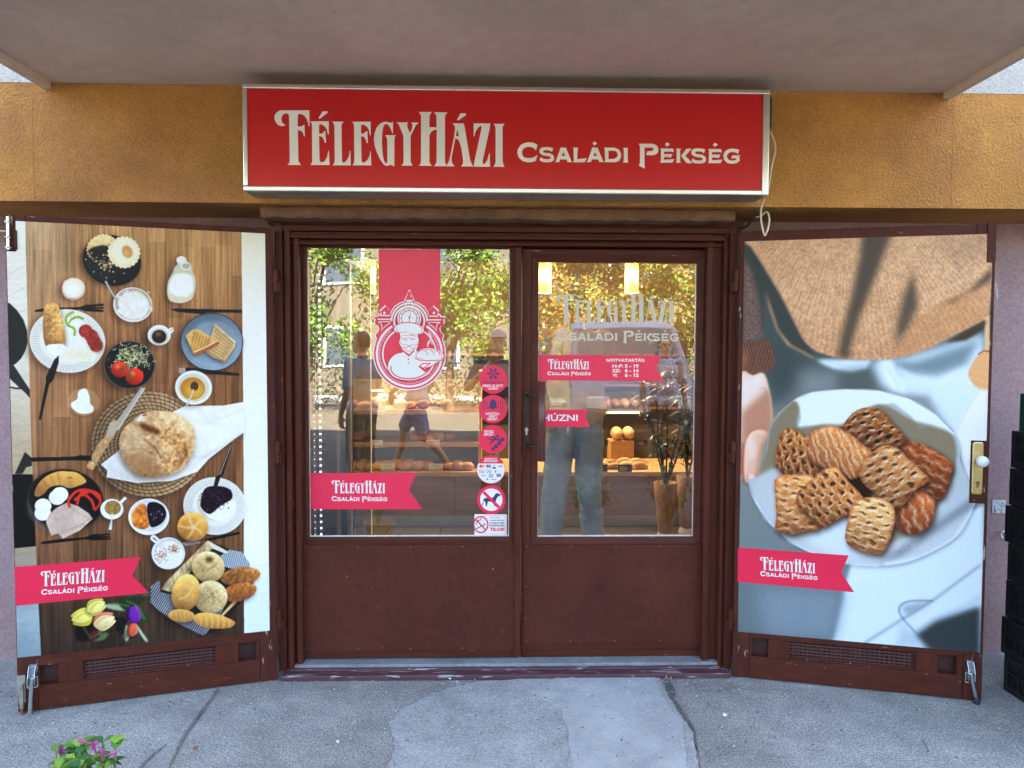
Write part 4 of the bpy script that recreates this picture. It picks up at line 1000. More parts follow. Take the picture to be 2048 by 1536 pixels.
    C.poly(a1((445, 960), (480, 970), (660, 970), (678, 1000), (660, 1058), (440, 1052)), (240, 234, 208)); C.poly(a1((445, 960), (470, 972), (640, 985), (640, 1040), (445, 1045)), (230, 224, 190), 3); C.line(a1((655, 972), (665, 1010), (655, 1055)), 1.5, (246, 240, 218))
    for x, y in ((672, 945), (655, 915), (638, 880), (598, 845)):
        p = epts(*a1((x, y))[0], 13.5, 13); sd(p, 2, 2, 2, .4); M = C.poly(p, (158, 58, 46)); C.tex(M, n_f, .7); C.ell(*a1((x - 6, y - 8))[0], 7, 7, (188, 88, 74), 0, 3, .6)
    C.line(smooth(a1((515, 710), (465, 745), (470, 800), (520, 830), (520, 880)), 4, False), 5.5, (146, 168, 78)); C.line(smooth(a1((475, 810), (500, 765), (545, 748), (585, 762)), 4, False), 4.5, (128, 156, 66)); C.line(smooth(a1((480, 800), (505, 772), (545, 757)), 4, False), 1.6, (216, 222, 170))
    C.poly(a1((412, 1015), (380, 1045), (320, 1170), (322, 1200), (272, 1462), (288, 1465), (345, 1215), (372, 1190), (412, 1062)), (27, 25, 25))
    # coffee cup
    p = epts(*a1((1112, 874))[0], 23, 20.5); sd(p, -7, 4, 5, .5); C.line(a1((1165, 850), (1205, 825), (1208, 838), (1175, 870)), 5.5, (236, 232, 222)); C.poly(p, (234, 231, 222)); C.ell(*a1((1112, 884))[0], 19, 17, (206, 198, 184)); C.ell(*a1((1112, 884))[0], 14.5, 13.5, (48, 34, 26)); C.ell(*a1((1106, 868))[0], 7, 5, (150, 130, 100), 0, 2, .7)
    # blue plate with toasted sandwiches
    p = epts(*a1((1480, 922))[0], 63, 58.5, 6); sd(p, -5, 5, 6, .55); C.poly(p, (64, 66, 70)); M = C.ell(*a1((1480, 922))[0], 61, 56.5, (122, 138, 150), 6); C.lightside(M, 424, 684, 60, R(70), .20); C.ell(*a1((1490, 930))[0], 49, 45, (138, 154, 166), 6, 2, .8); C.tex(M, n_m, .16); C.line(epts(*a1((1480, 922))[0], 50, 46, 6)[2:20], 1.4, (178, 192, 202), 1, .7)
    def toast(p, col, l0, l1, n, edge):
        sd(a1(*p), -2, 4, 3, .45); C.poly(a1(*p), (196, 142, 84)); q = a1(*[(x, y - 8) for x, y in p]); M = C.poly(q, col); C.tex(M, n_m, .3); C.tex(M, n_f, .2)
        for k in range(n):
            t = (k + .5) / n; s0 = [l0[0][i] + (l0[1][i] - l0[0][i]) * t for i in (0, 1)]; s1 = [l1[0][i] + (l1[1][i] - l1[0][i]) * t for i in (0, 1)]
            LM = C.mask(stroke(a1(s0, s1), 2.6), 1) * M; C.mix(LM, (142, 98, 54), .9)
    toast([(1485, 860), (1500, 800), (1645, 925), (1640, 960), (1570, 1060), (1490, 1030), (1440, 995)], (232, 204, 156), ((1500, 805), (1450, 1000)), ((1640, 930), (1560, 1060)), 8, 0)
    toast([(1298, 885), (1340, 845), (1390, 842), (1480, 900), (1530, 920), (1440, 985), (1355, 1010)], (222, 178, 112), ((1350, 845), (1470, 900)), ((1320, 985), (1450, 985)), 6, 0)
    C.poly(a1((1355, 1000), (1440, 965), (1525, 915), (1530, 935), (1440, 985), (1360, 1018)), (172, 96, 60)); C.line(a1((1360, 990), (1440, 955), (1520, 912)), 1.6, (238, 214, 176))
    # bowl of sprouts and tomatoes
    p = epts(*a1((905, 1082))[0], 51, 48); sd(p, -7, 5, 6, .55); C.poly(p, (112, 104, 108)); C.ell(*a1((905, 1082))[0], 49.6, 46.6, (28, 26, 32))
    for i in range(210):
        x, y = rr.gauss(920, 68), rr.gauss(1030, 46)
        if ((x - 905) / 165) ** 2 + ((y - 1075) / 150) ** 2 > 1: continue
        a = rr.uniform(0, 6.3); q = [(x, y), (x + 16 * math.cos(a), y + 16 * math.sin(a)), (x + 30 * math.cos(a + .7), y + 30 * math.sin(a + .7))]
        C.line(a1(*q), 1.25, rr.choice([(206, 204, 160), (172, 172, 112), (226, 224, 190), (120, 126, 66)]))
    for x, y, r in ((836, 1112, 17), (940, 1162, 18)):
        M = C.ell(*a1((x, y))[0], r, r * .93, (200, 58, 34)); C.lightside(M, *a1((x, y))[0], r, R(-60), .3); C.ell(*a1((x - 14, y - 20))[0], 5, 4, (248, 170, 140), 0, 2, .8)
    C.line(smooth(a1((880, 1070), (885, 1105), (910, 1150), (905, 1180)), 4, False), 2, (96, 104, 46))
    for a in range(0, 360, 60): C.line(a1((850, 1112), (850 + 26 * math.cos(R(a)), 1112 + 22 * math.sin(R(a)))), 1.6, (88, 92, 40)); C.line(a1((905, 1165), (905 + 26 * math.cos(R(a + 20)), 1165 + 24 * math.sin(R(a + 20)))), 1.6, (96, 98, 44))
    # glass dish of cream cheese
    p = epts(*a1((582, 1345))[0], 31.5, 27.5); C.poly(p, (196, 160, 116), 0, .4); C.line(p + p[:1], 1.2, (176, 140, 100)); C.line(epts(*a1((584, 1352))[0], 29, 26)[4:22], 2.2, (96, 64, 40), 1, .8)
    M = C.poly(smooth(a1((550, 1265), (600, 1248), (625, 1300), (632, 1350), (655, 1380), (640, 1415), (560, 1420), (505, 1380), (500, 1345), (540, 1320)), 4), (244, 242, 232)); C.tex(M, n_f, .14); C.tex(M, n_m, .16)
    # round woven mat
    ctr = a1((1060, 1640))[0]; mat_p = epts(*a2((1040, 168))[0], 116, 106); sd(mat_p, -6, 6, 7, .5); M = C.poly(mat_p, (158, 130, 98))
    mx, my = a2((1040, 168))[0]; rad = np.sqrt(((C.X - mx) / 116) ** 2 + ((C.Y - my) / 106) ** 2); ang = np.arctan2((C.Y - my) / 106, (C.X - mx) / 116)
    tw = np.sin(ang * 60 + rad * 30) ; rg = np.cos(rad * 2 * math.pi * 15)
    C.a *= (1 + M * (np.where(rg > .72, -.5, .10) + np.where((tw > .80) & (rg <= .72), -.38, 0) + .35 * n_f))[..., None]
    C.lightside(M, mx, my, 110, R(-10), .22)
    # napkin, loaf, bread knife
    p = a2((705, 310), (840, 205), (870, 120)) + a1((1215, 1405), (1290, 1370), (1560, 1365), (1700, 1340), (1705, 1480)) + a2((1705, 85), (1640, 130), (1460, 270), (1380, 360), (1200, 425), (960, 440), (745, 400), (750, 350))
    sd(p, -3, 5, 4, .4); M = C.poly(p, (238, 234, 226)); C.tex(M, n_m, .16); C.lightside(M, 380, 880, 130, R(-35), .05)
    for q in (((1250, 1420), (1400, 1480), (1560, 1500)), ((1380, 1380), (1450, 1470), (1600, 1440)), ((1560, 1370), (1580, 1440), (1690, 1400))): C.line(a1(*q), 2.4, (204, 198, 188), 2, .8)
    for q in (((760, 330), (850, 390), (960, 430)), ((740, 310), (830, 340), (860, 400)), ((1330, 250), (1420, 260), (1560, 190)), ((1340, 330), (1460, 230), (1690, 100))): C.line(a2(*q), 2.2, (192, 184, 172), 2, .8)
    loaf = smooth(a2((832, 180), (850, 80), (920, 5)) + a1((1000, 1420), (1100, 1402), (1220, 1415), (1310, 1465)) + a2((1355, 60), (1365, 160), (1340, 250), (1285, 330), (1180, 385), (1060, 400), (950, 375), (870, 290)), 5)
    sd(loaf, -3, 6, 5, .55); M = C.poly(loaf, (204, 164, 124)); n_b = C.noise(10, 10, 4, 31); C.tex(M, n_b, .55); C.tex(M, n_f, .45); C.lightside(M, 315, 875, 78, R(-40), .22)
    cr = smooth(a2((985, 25), (1060, 40), (1140, 60), (1230, 50), (1310, 140), (1345, 200), (1285, 290), (1180, 370), (1130, 300), (1210, 230), (1150, 180), (1100, 100)), 4); MM = C.mask(cr, 3) * M; C.mix(MM, (206, 148, 94), .6); C.tex(MM, C.noise(6, 6, 3, 41), 1.0)
    C.mix(C.mask(stroke(a2((980, 30), (1040, 60), (1120, 90)), 11), 2) * M, (92, 54, 28), .85); C.mix(C.mask(stroke(a2((900, 205), (1000, 200), (1070, 240)), 3), 1) * M, (98, 60, 32), .8); C.mix(C.mask(stroke(a2((1000, 130), (1080, 190), (1130, 270)), 3.6), 1) * M, (104, 64, 34), .7)
    C.mix(C.mask(stroke(a2((1290, 160), (1300, 240), (1250, 320)), 5), 2) * M, (112, 68, 36), .8); C.mix(C.mask(smooth(a2((850, 100), (950, 60), (1010, 140), (1050, 300), (960, 350), (880, 260)), 4), 6) * M, (226, 196, 156), .5); C.mix(C.mask(smooth(a2((900, 230), (1040, 260), (1110, 350), (1060, 395), (930, 350)), 4), 4) * M, (150, 100, 62), .5)
    C.mix(C.mask(smooth(a1((1130, 1410), (1260, 1430), (1340, 1500), (1330, 1536), (1220, 1480)), 4), 4) * M, (240, 206, 158), .65)
    C.relief(M, 9 * C.blur(M, 10) + 3.0 * C.noise(13, 13, 4, 131) + 3.5 * MM * C.noise(7, 7, 3, 132), .22)
    C.poly(a1((950, 1470), (985, 1430), (1025, 1418), (1015, 1440), (975, 1478)), (230, 224, 216)); C.poly(a1((990, 1440), (1005, 1425), (1028, 1420), (1015, 1438)), (196, 72, 44))
    C.shadow(a1((985, 1240), (1015, 1245), (820, 1536), (765, 1536)), -3, 3, 2, .5); C.poly(a1((985, 1238), (1018, 1242), (830, 1536), (770, 1536)), (176, 168, 154)); C.line(a1((1008, 1246), (822, 1536)), 1.6, (222, 216, 204))
    C.poly(a2((770, 20), (800, 0), (850, 0), (800, 110), (760, 165), (650, 350), (610, 335), (605, 320), (690, 160), (740, 110)), (188, 150, 108)); C.tex(C.mask(a2((690, 160), (760, 165), (650, 350), (610, 335))), n_f, .4); C.poly(a2((770, 15), (860, 0), (800, 105), (735, 125)), (182, 168, 146))
    for x, y in ((738, 150), (648, 300)): C.ell(*a2((x, y))[0], 2, 2, (222, 206, 180))
    # sauce bowl with spoon, fork
    for k in range(4): C.line(a1((1250, 1106 + k * 10), (1300, 1108 + k * 10)), 1.6, (200, 196, 190))
    C.poly(a1((1295, 1100), (1340, 1102), (1670, 1140), (1670, 1158), (1500, 1148), (1300, 1142)), (38, 33, 30))
    p = epts(*a1((1352, 1240))[0], 37, 34, 8); sd(p, -7, 5, 6, .5); C.poly(p, (232, 231, 224)); C.ell(*a1((1350, 1240))[0], 32, 28.5, (206, 200, 186), 8); C.ell(*a1((1345, 1246))[0], 25, 22.5, (178, 126, 54)); C.ell(*a1((1358, 1262))[0], 19, 16, (208, 158, 78), 0, 4); C.ell(*a1((1358, 1230))[0], 8, 9, (84, 58, 34)); C.line(a1((1352, 1250), (1340, 1290), (1305, 1362)), [3, 2.6, 5], (196, 188, 172))
    # dark plate: crescent roll, eggs, ham, pepper strips
    p = epts(*a2((458, 558))[0], 76.5, 62, 8); sd(p, -5, 5, 6, .55); C.poly(p, (60, 56, 58)); M = C.ell(*a2((460, 556))[0], 74.5, 60, (26, 24, 25), 8); C.tex(M, n_f, .5); C.mix(C.mask(smooth(a2((195, 560), (240, 680), (330, 770), (300, 760), (215, 680), (190, 600)), 4), 3), (150, 152, 156), .6)
    p = smooth(a2((242, 520), (262, 455), (320, 395), (400, 360), (480, 358), (550, 372), (605, 428), (540, 462), (480, 475), (420, 455), (350, 470), (310, 512), (270, 535)), 4); M = C.poly(p, (214, 160, 94)); C.lightside(M, 120, 955, 30, R(-80), .22); C.tex(M, n_m, .3)
    for q in (((300, 420), (340, 470)), ((350, 385), (385, 455)), ((405, 362), (420, 452)), ((262, 470), (300, 505))): C.line(a2(*q), 1.8, (156, 98, 48), 1, .9)
    C.line(a2((470, 405), (505, 402)), 2.2, (150, 92, 46))
    for x, y in ((400, 540), (420, 520), (300, 650), (302, 600)):
        M = C.ell(*a2((x, y))[0], 16.5, 15, (244, 240, 230)); C.lightside(M, *a2((x, y))[0], 15, R(-60), .06)
    C.ell(*a2((422, 520))[0], 8, 7, (244, 230, 182), 0, 3, .6); C.ell(*a2((302, 596))[0], 9, 8, (246, 234, 190), 0, 3, .7)
    p = a2((322, 710), (345, 655), (400, 610), (470, 575), (545, 600), (620, 650), (648, 690), (560, 770), (440, 828), (405, 790), (360, 808), (340, 760)); M = C.poly(p, (196, 172, 158)); C.tex(M, n_m, .25); C.tex(M, n_f, .12)
    for q in (((405, 790), (560, 735), (640, 680)), ((470, 575), (540, 650), (640, 690)), ((420, 800), (600, 720))): C.line(a2(*q), 1.6, (160, 128, 112), 1, .8)
    for q in (((490, 610), (480, 560), (540, 495), (620, 490), (690, 520), (700, 580), (660, 630)), ((520, 560), (580, 520), (640, 560), (660, 620)), ((540, 590), (560, 520), (620, 505)), ((560, 500), (640, 500), (705, 560))): C.line(smooth(a2(*q), 4, False), 5.2, (196, 44, 30)); C.line(smooth(a2(*q), 4, False), 1.4, (240, 128, 104), 1, .8)
    # small cups and dishes
    p = epts(*a2((782, 622))[0], 23, 20.5); sd(p, -6, 5, 5, .5); C.line(a2((840, 580), (880, 540)), 6, (238, 236, 228)); C.poly(p, (238, 236, 228)); C.ell(*a2((788, 612))[0], 16.5, 14.5, (150, 124, 72)); C.tex(C.mask(epts(*a2((788, 612))[0], 16, 14)), n_f, .5); C.line(a2((785, 650), (780, 700), (770, 765)), [3, 2.6, 7], (206, 206, 202))
    p = epts(*a2((1040, 675))[0], 41, 36.5); sd(p, -5, 5, 6, .5); C.poly(p, (236, 236, 232)); C.ell(*a2((1040, 668))[0], 37, 32, (208, 208, 204)); M = C.poly(smooth(a2((930, 640), (980, 585), (1020, 600), (1030, 680), (1040, 740), (1000, 762), (940, 745), (920, 690)), 4), (214, 128, 58)); C.tex(M, C.noise(7, 7, 3, 55), .9); M = C.poly(smooth(a2((1030, 590), (1080, 572), (1140, 600), (1162, 660), (1130, 720), (1060, 748), (1035, 690)), 4), (26, 20, 34))
    for i in range(22): C.ell(*a2((rr.uniform(1050, 1145), rr.uniform(610, 720)))[0], rr.uniform(.6, 1.8), rr.uniform(.5, 1.4), (186, 182, 206), 0, 0, .8)
    # fluted plate with jam bread, knife
    fluted(*a2((1500, 600))[0], 63, 57.5, 8, .70)
    C.ell(*a2((1500, 590))[0], 36, 32, (206, 196, 176), 8); C.ell(*a2((1530, 600))[0], 32, 29, (248, 244, 236)); M = C.poly(smooth(a2((1400, 580), (1430, 480), (1510, 460), (1600, 480), (1622, 545), (1540, 600), (1470, 655), (1420, 630)), 4), (40, 22, 38)); C.tex(M, n_f, 1.6)
    for i in range(70): C.ell(*a2((rr.gauss(1510, 55), rr.gauss(550, 48)))[0], rr.uniform(.7, 2.2), rr.uniform(.6, 1.6), rr.choice([(24, 12, 26), (108, 54, 84), (60, 28, 52), (150, 100, 128)]), rr.uniform(0, 180), 0, .8)
    C.poly(a2((1490, 470), (1505, 400), (1530, 380), (1585, 230), (1612, 170), (1620, 178), (1560, 380), (1540, 400), (1500, 520), (1485, 520)), (44, 38, 36)); C.line(a2((1536, 380), (1614, 176)), 1.4, (186, 184, 180))
    # fork and rolls
    C.poly(a2((290, 850), (420, 830), (600, 818), (640, 798), (770, 792), (772, 802), (690, 806), (772, 812), (772, 820), (690, 818), (775, 826), (772, 834), (650, 840), (600, 832), (310, 866), (285, 862)), (24, 22, 21)); C.poly(a2((210, 262), (520, 256), (560, 245), (640, 250), (640, 285), (520, 280), (225, 290)), (26, 24, 24))
    C.poly(a2((1430, 830), (1670, 780), (1676, 795), (1440, 848)), (28, 24, 22)); C.poly(a2((1265, 860), (1310, 850), (1400, 845), (1400, 860), (1300, 878)), (150, 148, 146))
    def bun(cx, cy, rx, ry, rot=0, col=(206, 148, 82)):
        p = epts(cx, cy, rx, ry, rot); sd(p, -3, 4, 4, .5); M = C.poly(p, col); C.lightside(M, cx, cy, rx, R(-60), .24); C.tex(M, n_m, .35); C.tex(M, n_f, .14); C.relief(M, 6 * C.blur(M, 6) + .9 * C.noise(6, 6, 3, int(cx)), .22); return M
    x0, y0 = a2((1346, 745))[0]; M = bun(x0, y0, 31, 29)
    for a in (100, 172, 244, 316, 28): C.mix(C.mask(stroke([(x0 + 3, y0 + 1), (x0 + 14 * math.cos(R(a)), y0 + 13 * math.sin(R(a))), (x0 + 28 * math.cos(R(a + 14)), y0 + 26 * math.sin(R(a + 14)))], [5, 4, 2]), 1) * M, (240, 202, 140), .8)
    p = epts(*a2((1176, 930))[0], 33.5, 32); sd(p, -6, 5, 6, .5); C.line(smooth(a2((1105, 860), (1060, 830), (1075, 810), (1120, 850)), 4, False), 5, (226, 228, 226)); C.poly(p, (226, 228, 227)); C.ell(*a2((1182, 925))[0], 29.5, 28, (204, 200, 192)); C.ell(*a2((1184, 935))[0], 28, 26, (236, 232, 224)); 
    for cx_, cy_, q in ((1130, 945, 26), (1215, 900, 18)):
        for i in range(90): C.ell(*a2((rr.gauss(cx_, q), rr.gauss(cy_, q)))[0], rr.uniform(.5, 1.6), rr.uniform(.5, 1.3), rr.choice([(150, 92, 48), (176, 112, 62), (120, 70, 36)]), 0, 0, .8)
    # tulips
    for q, c in ((((1000, 1210), (1070, 1190), (1095, 1235), (1020, 1240)), (60, 84, 48)), (((720, 1290), (860, 1290), (880, 1330), (780, 1320)), (150, 168, 140)), (((820, 1260), (920, 1230), (1010, 1240), (960, 1300), (880, 1330)), (40, 60, 34)), (((960, 1310), (1020, 1330), (1035, 1380), (1010, 1420), (970, 1380)), (52, 72, 40)), (((700, 1480), (760, 1490), (720, 1536), (650, 1536)), (96, 116, 86)), (((540, 1440), (640, 1420), (700, 1500), (640, 1536), (540, 1536)), (22, 22, 18)), (((800, 1380), (900, 1400), (880, 1500), (820, 1480)), (26, 30, 22)), (((880, 1430), (910, 1470), (895, 1536), (875, 1536)), (160, 176, 152)), (((950, 1420), (1030, 1536), (1010, 1536), (955, 1450)), (190, 204, 184))): C.poly(smooth(a2(*q), 3), c, 1)
    C.poly(smooth(a2((640, 1470), (700, 1450), (770, 1430), (700, 1500), (620, 1536)), 3), (92, 28, 38), 1)
    def tulip(x, y, ang, L, c0, c1, c2):
        x, y = a2((x, y))[0]; L /= K1; dx, dy = math.cos(R(ang)), math.sin(R(ang)); nx, ny = -dy, dx
        f = lambda u, v: (x + dx * L * u + nx * L * v, y + dy * L * u + ny * L * v)
        back = smooth([f(-.5, 0), f(-.3, .33), f(.1, .38), f(.5, .2), f(.36, 0), f(.52, -.2), f(.1, -.38), f(-.3, -.33)], 4); sd(back, -2, 3, 3, .6); M = C.poly(back, c1)
        for v, cc, w_ in ((.22, c2, .18), (-.22, c1, .2), (0, c0, .25)):
            pet = smooth([f(-.5, 0), f(-.25, v + w_ * .9), f(.15, v * .9 + w_), f(.55, v * .8), f(.15, v * .9 - w_), f(-.25, v - w_ * .9)], 4); M = C.poly(pet, cc)
            C.mix(C.blur(M, 2) * (1 - M) * C.mask(back), tuple(q * .55 for q in c1), .5); C.mix(C.mask(stroke([f(-.4, v * .4), f(.4, v * .85)], 1.2), 1) * M, tuple(min(255, q * 1.18 + 12) for q in cc), .6)
            C.lightside(M, x, y, L * .5, R(-50), .14)
    for (x0_, y0_, x1_, y1_) in ((560, 1410, 640, 1530), (660, 1330, 700, 1500), (720, 1440, 700, 1536), (930, 1410, 880, 1520)): C.line(a2((x0_, y0_), (x1_, y1_)), 3, (92, 112, 70), 1)
    tulip(580, 1375, 165, 150, (232, 218, 120), (198, 180, 74), (216, 200, 96)); tulip(668, 1305, -28, 135, (226, 214, 126), (186, 174, 84), (206, 194, 104))
    tulip(725, 1405, -22, 150, (238, 200, 150), (206, 122, 110), (226, 206, 140)); tulip(934, 1362, -100, 120, (108, 46, 140), (66, 22, 96), (130, 66, 160)); tulip(925, 1465, -80, 90, (196, 96, 70), (150, 60, 50), (210, 130, 90))
    for q in (((700, 1300), (800, 1280), (905, 1300)), ((880, 1260), (960, 1300), (1010, 1390)), ((650, 1520), (700, 1480), (760, 1400)), ((860, 1520), (880, 1450), (900, 1400)), ((1000, 1220), (1050, 1215), (1088, 1232))): C.line(smooth(a2(*q), 4, False), 2.2, (150, 168, 128), 1, .7)
    for q in (((530, 1390), (580, 1350), (640, 1345)), ((630, 1330), (670, 1280), (720, 1275)), ((670, 1430), (720, 1380), (790, 1365)), ((640, 1500), (700, 1470))): C.line(smooth(a2(*q), 4, False), 2.0, (120, 110, 50), 1, .6)
    # basket
    bk = a2((1140, 1190), (1210, 1130), (1460, 850), (1560, 880), (1690, 960), (1760, 1100), (1780, 1200), (1690, 1250), (1560, 1450), (1440, 1500), (1200, 1420), (1060, 1290), (1050, 1180)); sd(bk, -4, 4, 6, .45); C.poly(bk, (46, 40, 36))
    C.poly(a2((1055, 1160), (1115, 1115), (1120, 1200), (1240, 1230), (1330, 1380), (1550, 1280), (1560, 1330), (1460, 1470), (1420, 1505), (1240, 1420), (1110, 1330), (1050, 1270)), (112, 114, 120)); Mn = C.mask(a2((1055, 1160), (1115, 1115), (1120, 1200), (1240, 1230), (1330, 1380), (1550, 1280), (1560, 1330), (1460, 1470), (1420, 1505), (1240, 1420), (1110, 1330), (1050, 1270))); C.a *= (1 + Mn * (.4 * np.sign(np.sin(C.X * 1.3 + C.Y * .8)) + .35 * n_m))[..., None]
    M = C.poly(a2((1535, 950), (1600, 905), (1690, 920), (1750, 1010), (1735, 1030), (1640, 1045), (1560, 1020)), (150, 158, 166)); C.a *= (1 + M * (.22 * np.sign(np.sin(C.X * 1.6 - C.Y * .4))))[..., None]
    M = C.poly(a2((1130, 1180), (1160, 1130), (1450, 840), (1490, 870), (1480, 900), (1420, 950), (1230, 1180), (1190, 1200)), (198, 174, 132)); C.tex(M, C.noise(4, 14, 3, 71), .8); C.poly(a2((1450, 840), (1570, 905), (1600, 925), (1570, 930), (1480, 895)), (222, 214, 190))
    C.poly(a2((1690, 1235), (1550, 1375), (1540, 1365), (1660, 1230)), (214, 178, 124))
    def seeded(cx, cy, rx, ry, rot, col, n=70):
        M = bun(cx, cy, rx, ry, rot, col)
        for i in range(n):
            x, y = rr.gauss(cx, rx * .45), rr.gauss(cy, ry * .45); C.ell(x, y, .9, .6, rr.choice([(34, 26, 22), (50, 40, 32), (236, 222, 186)]), rr.uniform(0, 180), 0, .85)
        return M
    x0, y0 = a2((1680, 1090))[0]; M = bun(x0, y0, 40, 18, -8, (164, 112, 66)); C.tex(M, n_f, .5); x0, y0 = a2((1670, 1200))[0]; M = bun(x0, y0, 36, 18, -14, (158, 104, 62)); C.tex(M, n_f, .5)
    x0, y0 = a2((1455, 1025))[0]; seeded(x0, y0, 33, 31, 20, (208, 178, 128)); C.line(smooth([(x0 - 22, y0 - 10), (x0, y0 + 4), (x0 + 18, y0 - 8)], 4, False), 2.2, (146, 112, 70), 1, .8); C.ell(x0 + 2, y0 - 15, 8, 6, (60, 46, 34), 0, 2, .8)
    x0, y0 = a2((1470, 1235))[0]; seeded(x0, y0, 34, 33, 0, (214, 186, 138), 100); C.line(smooth([(x0 - 18, y0 + 14), (x0 + 2, y0 - 2), (x0 + 22, y0 + 10)], 4, False), 2.2, (150, 116, 74), 1, .8); C.line(smooth([(x0 - 8, y0 - 20), (x0 + 6, y0 - 4), (x0 + 4, y0 + 18)], 4, False), 2, (160, 124, 80), 1, .8)
    x0, y0 = a2((1298, 1205))[0]; M = bun(x0, y0, 28, 38, 14, (212, 160, 94)); C.mix(C.mask(stroke([(x0 - 14, y0 + 14), (x0 + 2, y0 + 8), (x0 + 16, y0 - 14)], 3), 1) * M, (236, 200, 142), .8)
    x0, y0 = a2((1268, 1365))[0]; M = bun(x0, y0, 27, 13, 4, (212, 164, 98))
    for k in range(5): C.mix(C.mask(stroke([(x0 - 16 + k * 8, y0 - 12), (x0 - 12 + k * 8, y0 + 12)], 1.6), 1) * M, (164, 112, 60), .8)
    p = smooth(a2((1350, 1380), (1400, 1345), (1520, 1355), (1620, 1395), (1642, 1420), (1600, 1450), (1480, 1455), (1390, 1430)), 4); M = C.poly(p, (208, 152, 84)); C.lightside(M, 428, 1241, 16, R(-90), .25)
    for k in range(6): C.mix(C.mask(stroke(a2((1392 + k * 40, 1345), (1405 + k * 40, 1400), (1400 + k * 40, 1455)), 2), 1) * M, (238, 200, 136), .85)
    vg = np.clip((C.Y - 1180) / 150, 0, 1); C.mul(T * vg * np.clip((330 - C.X) / 260, 0, 1), .86)
    for i in range(160): C.ell(rr.uniform(70, 480), rr.uniform(460, 1300), rr.uniform(.4, 1.1), rr.uniform(.4, .9), (222, 190, 140), 0, 0, .55)
    C.a *= (1 + .16 * C.noise(130, 160, 2, 77))[..., None]
    C.tex(full, C.noise(2, 2, 1, 90), .07)
    return C

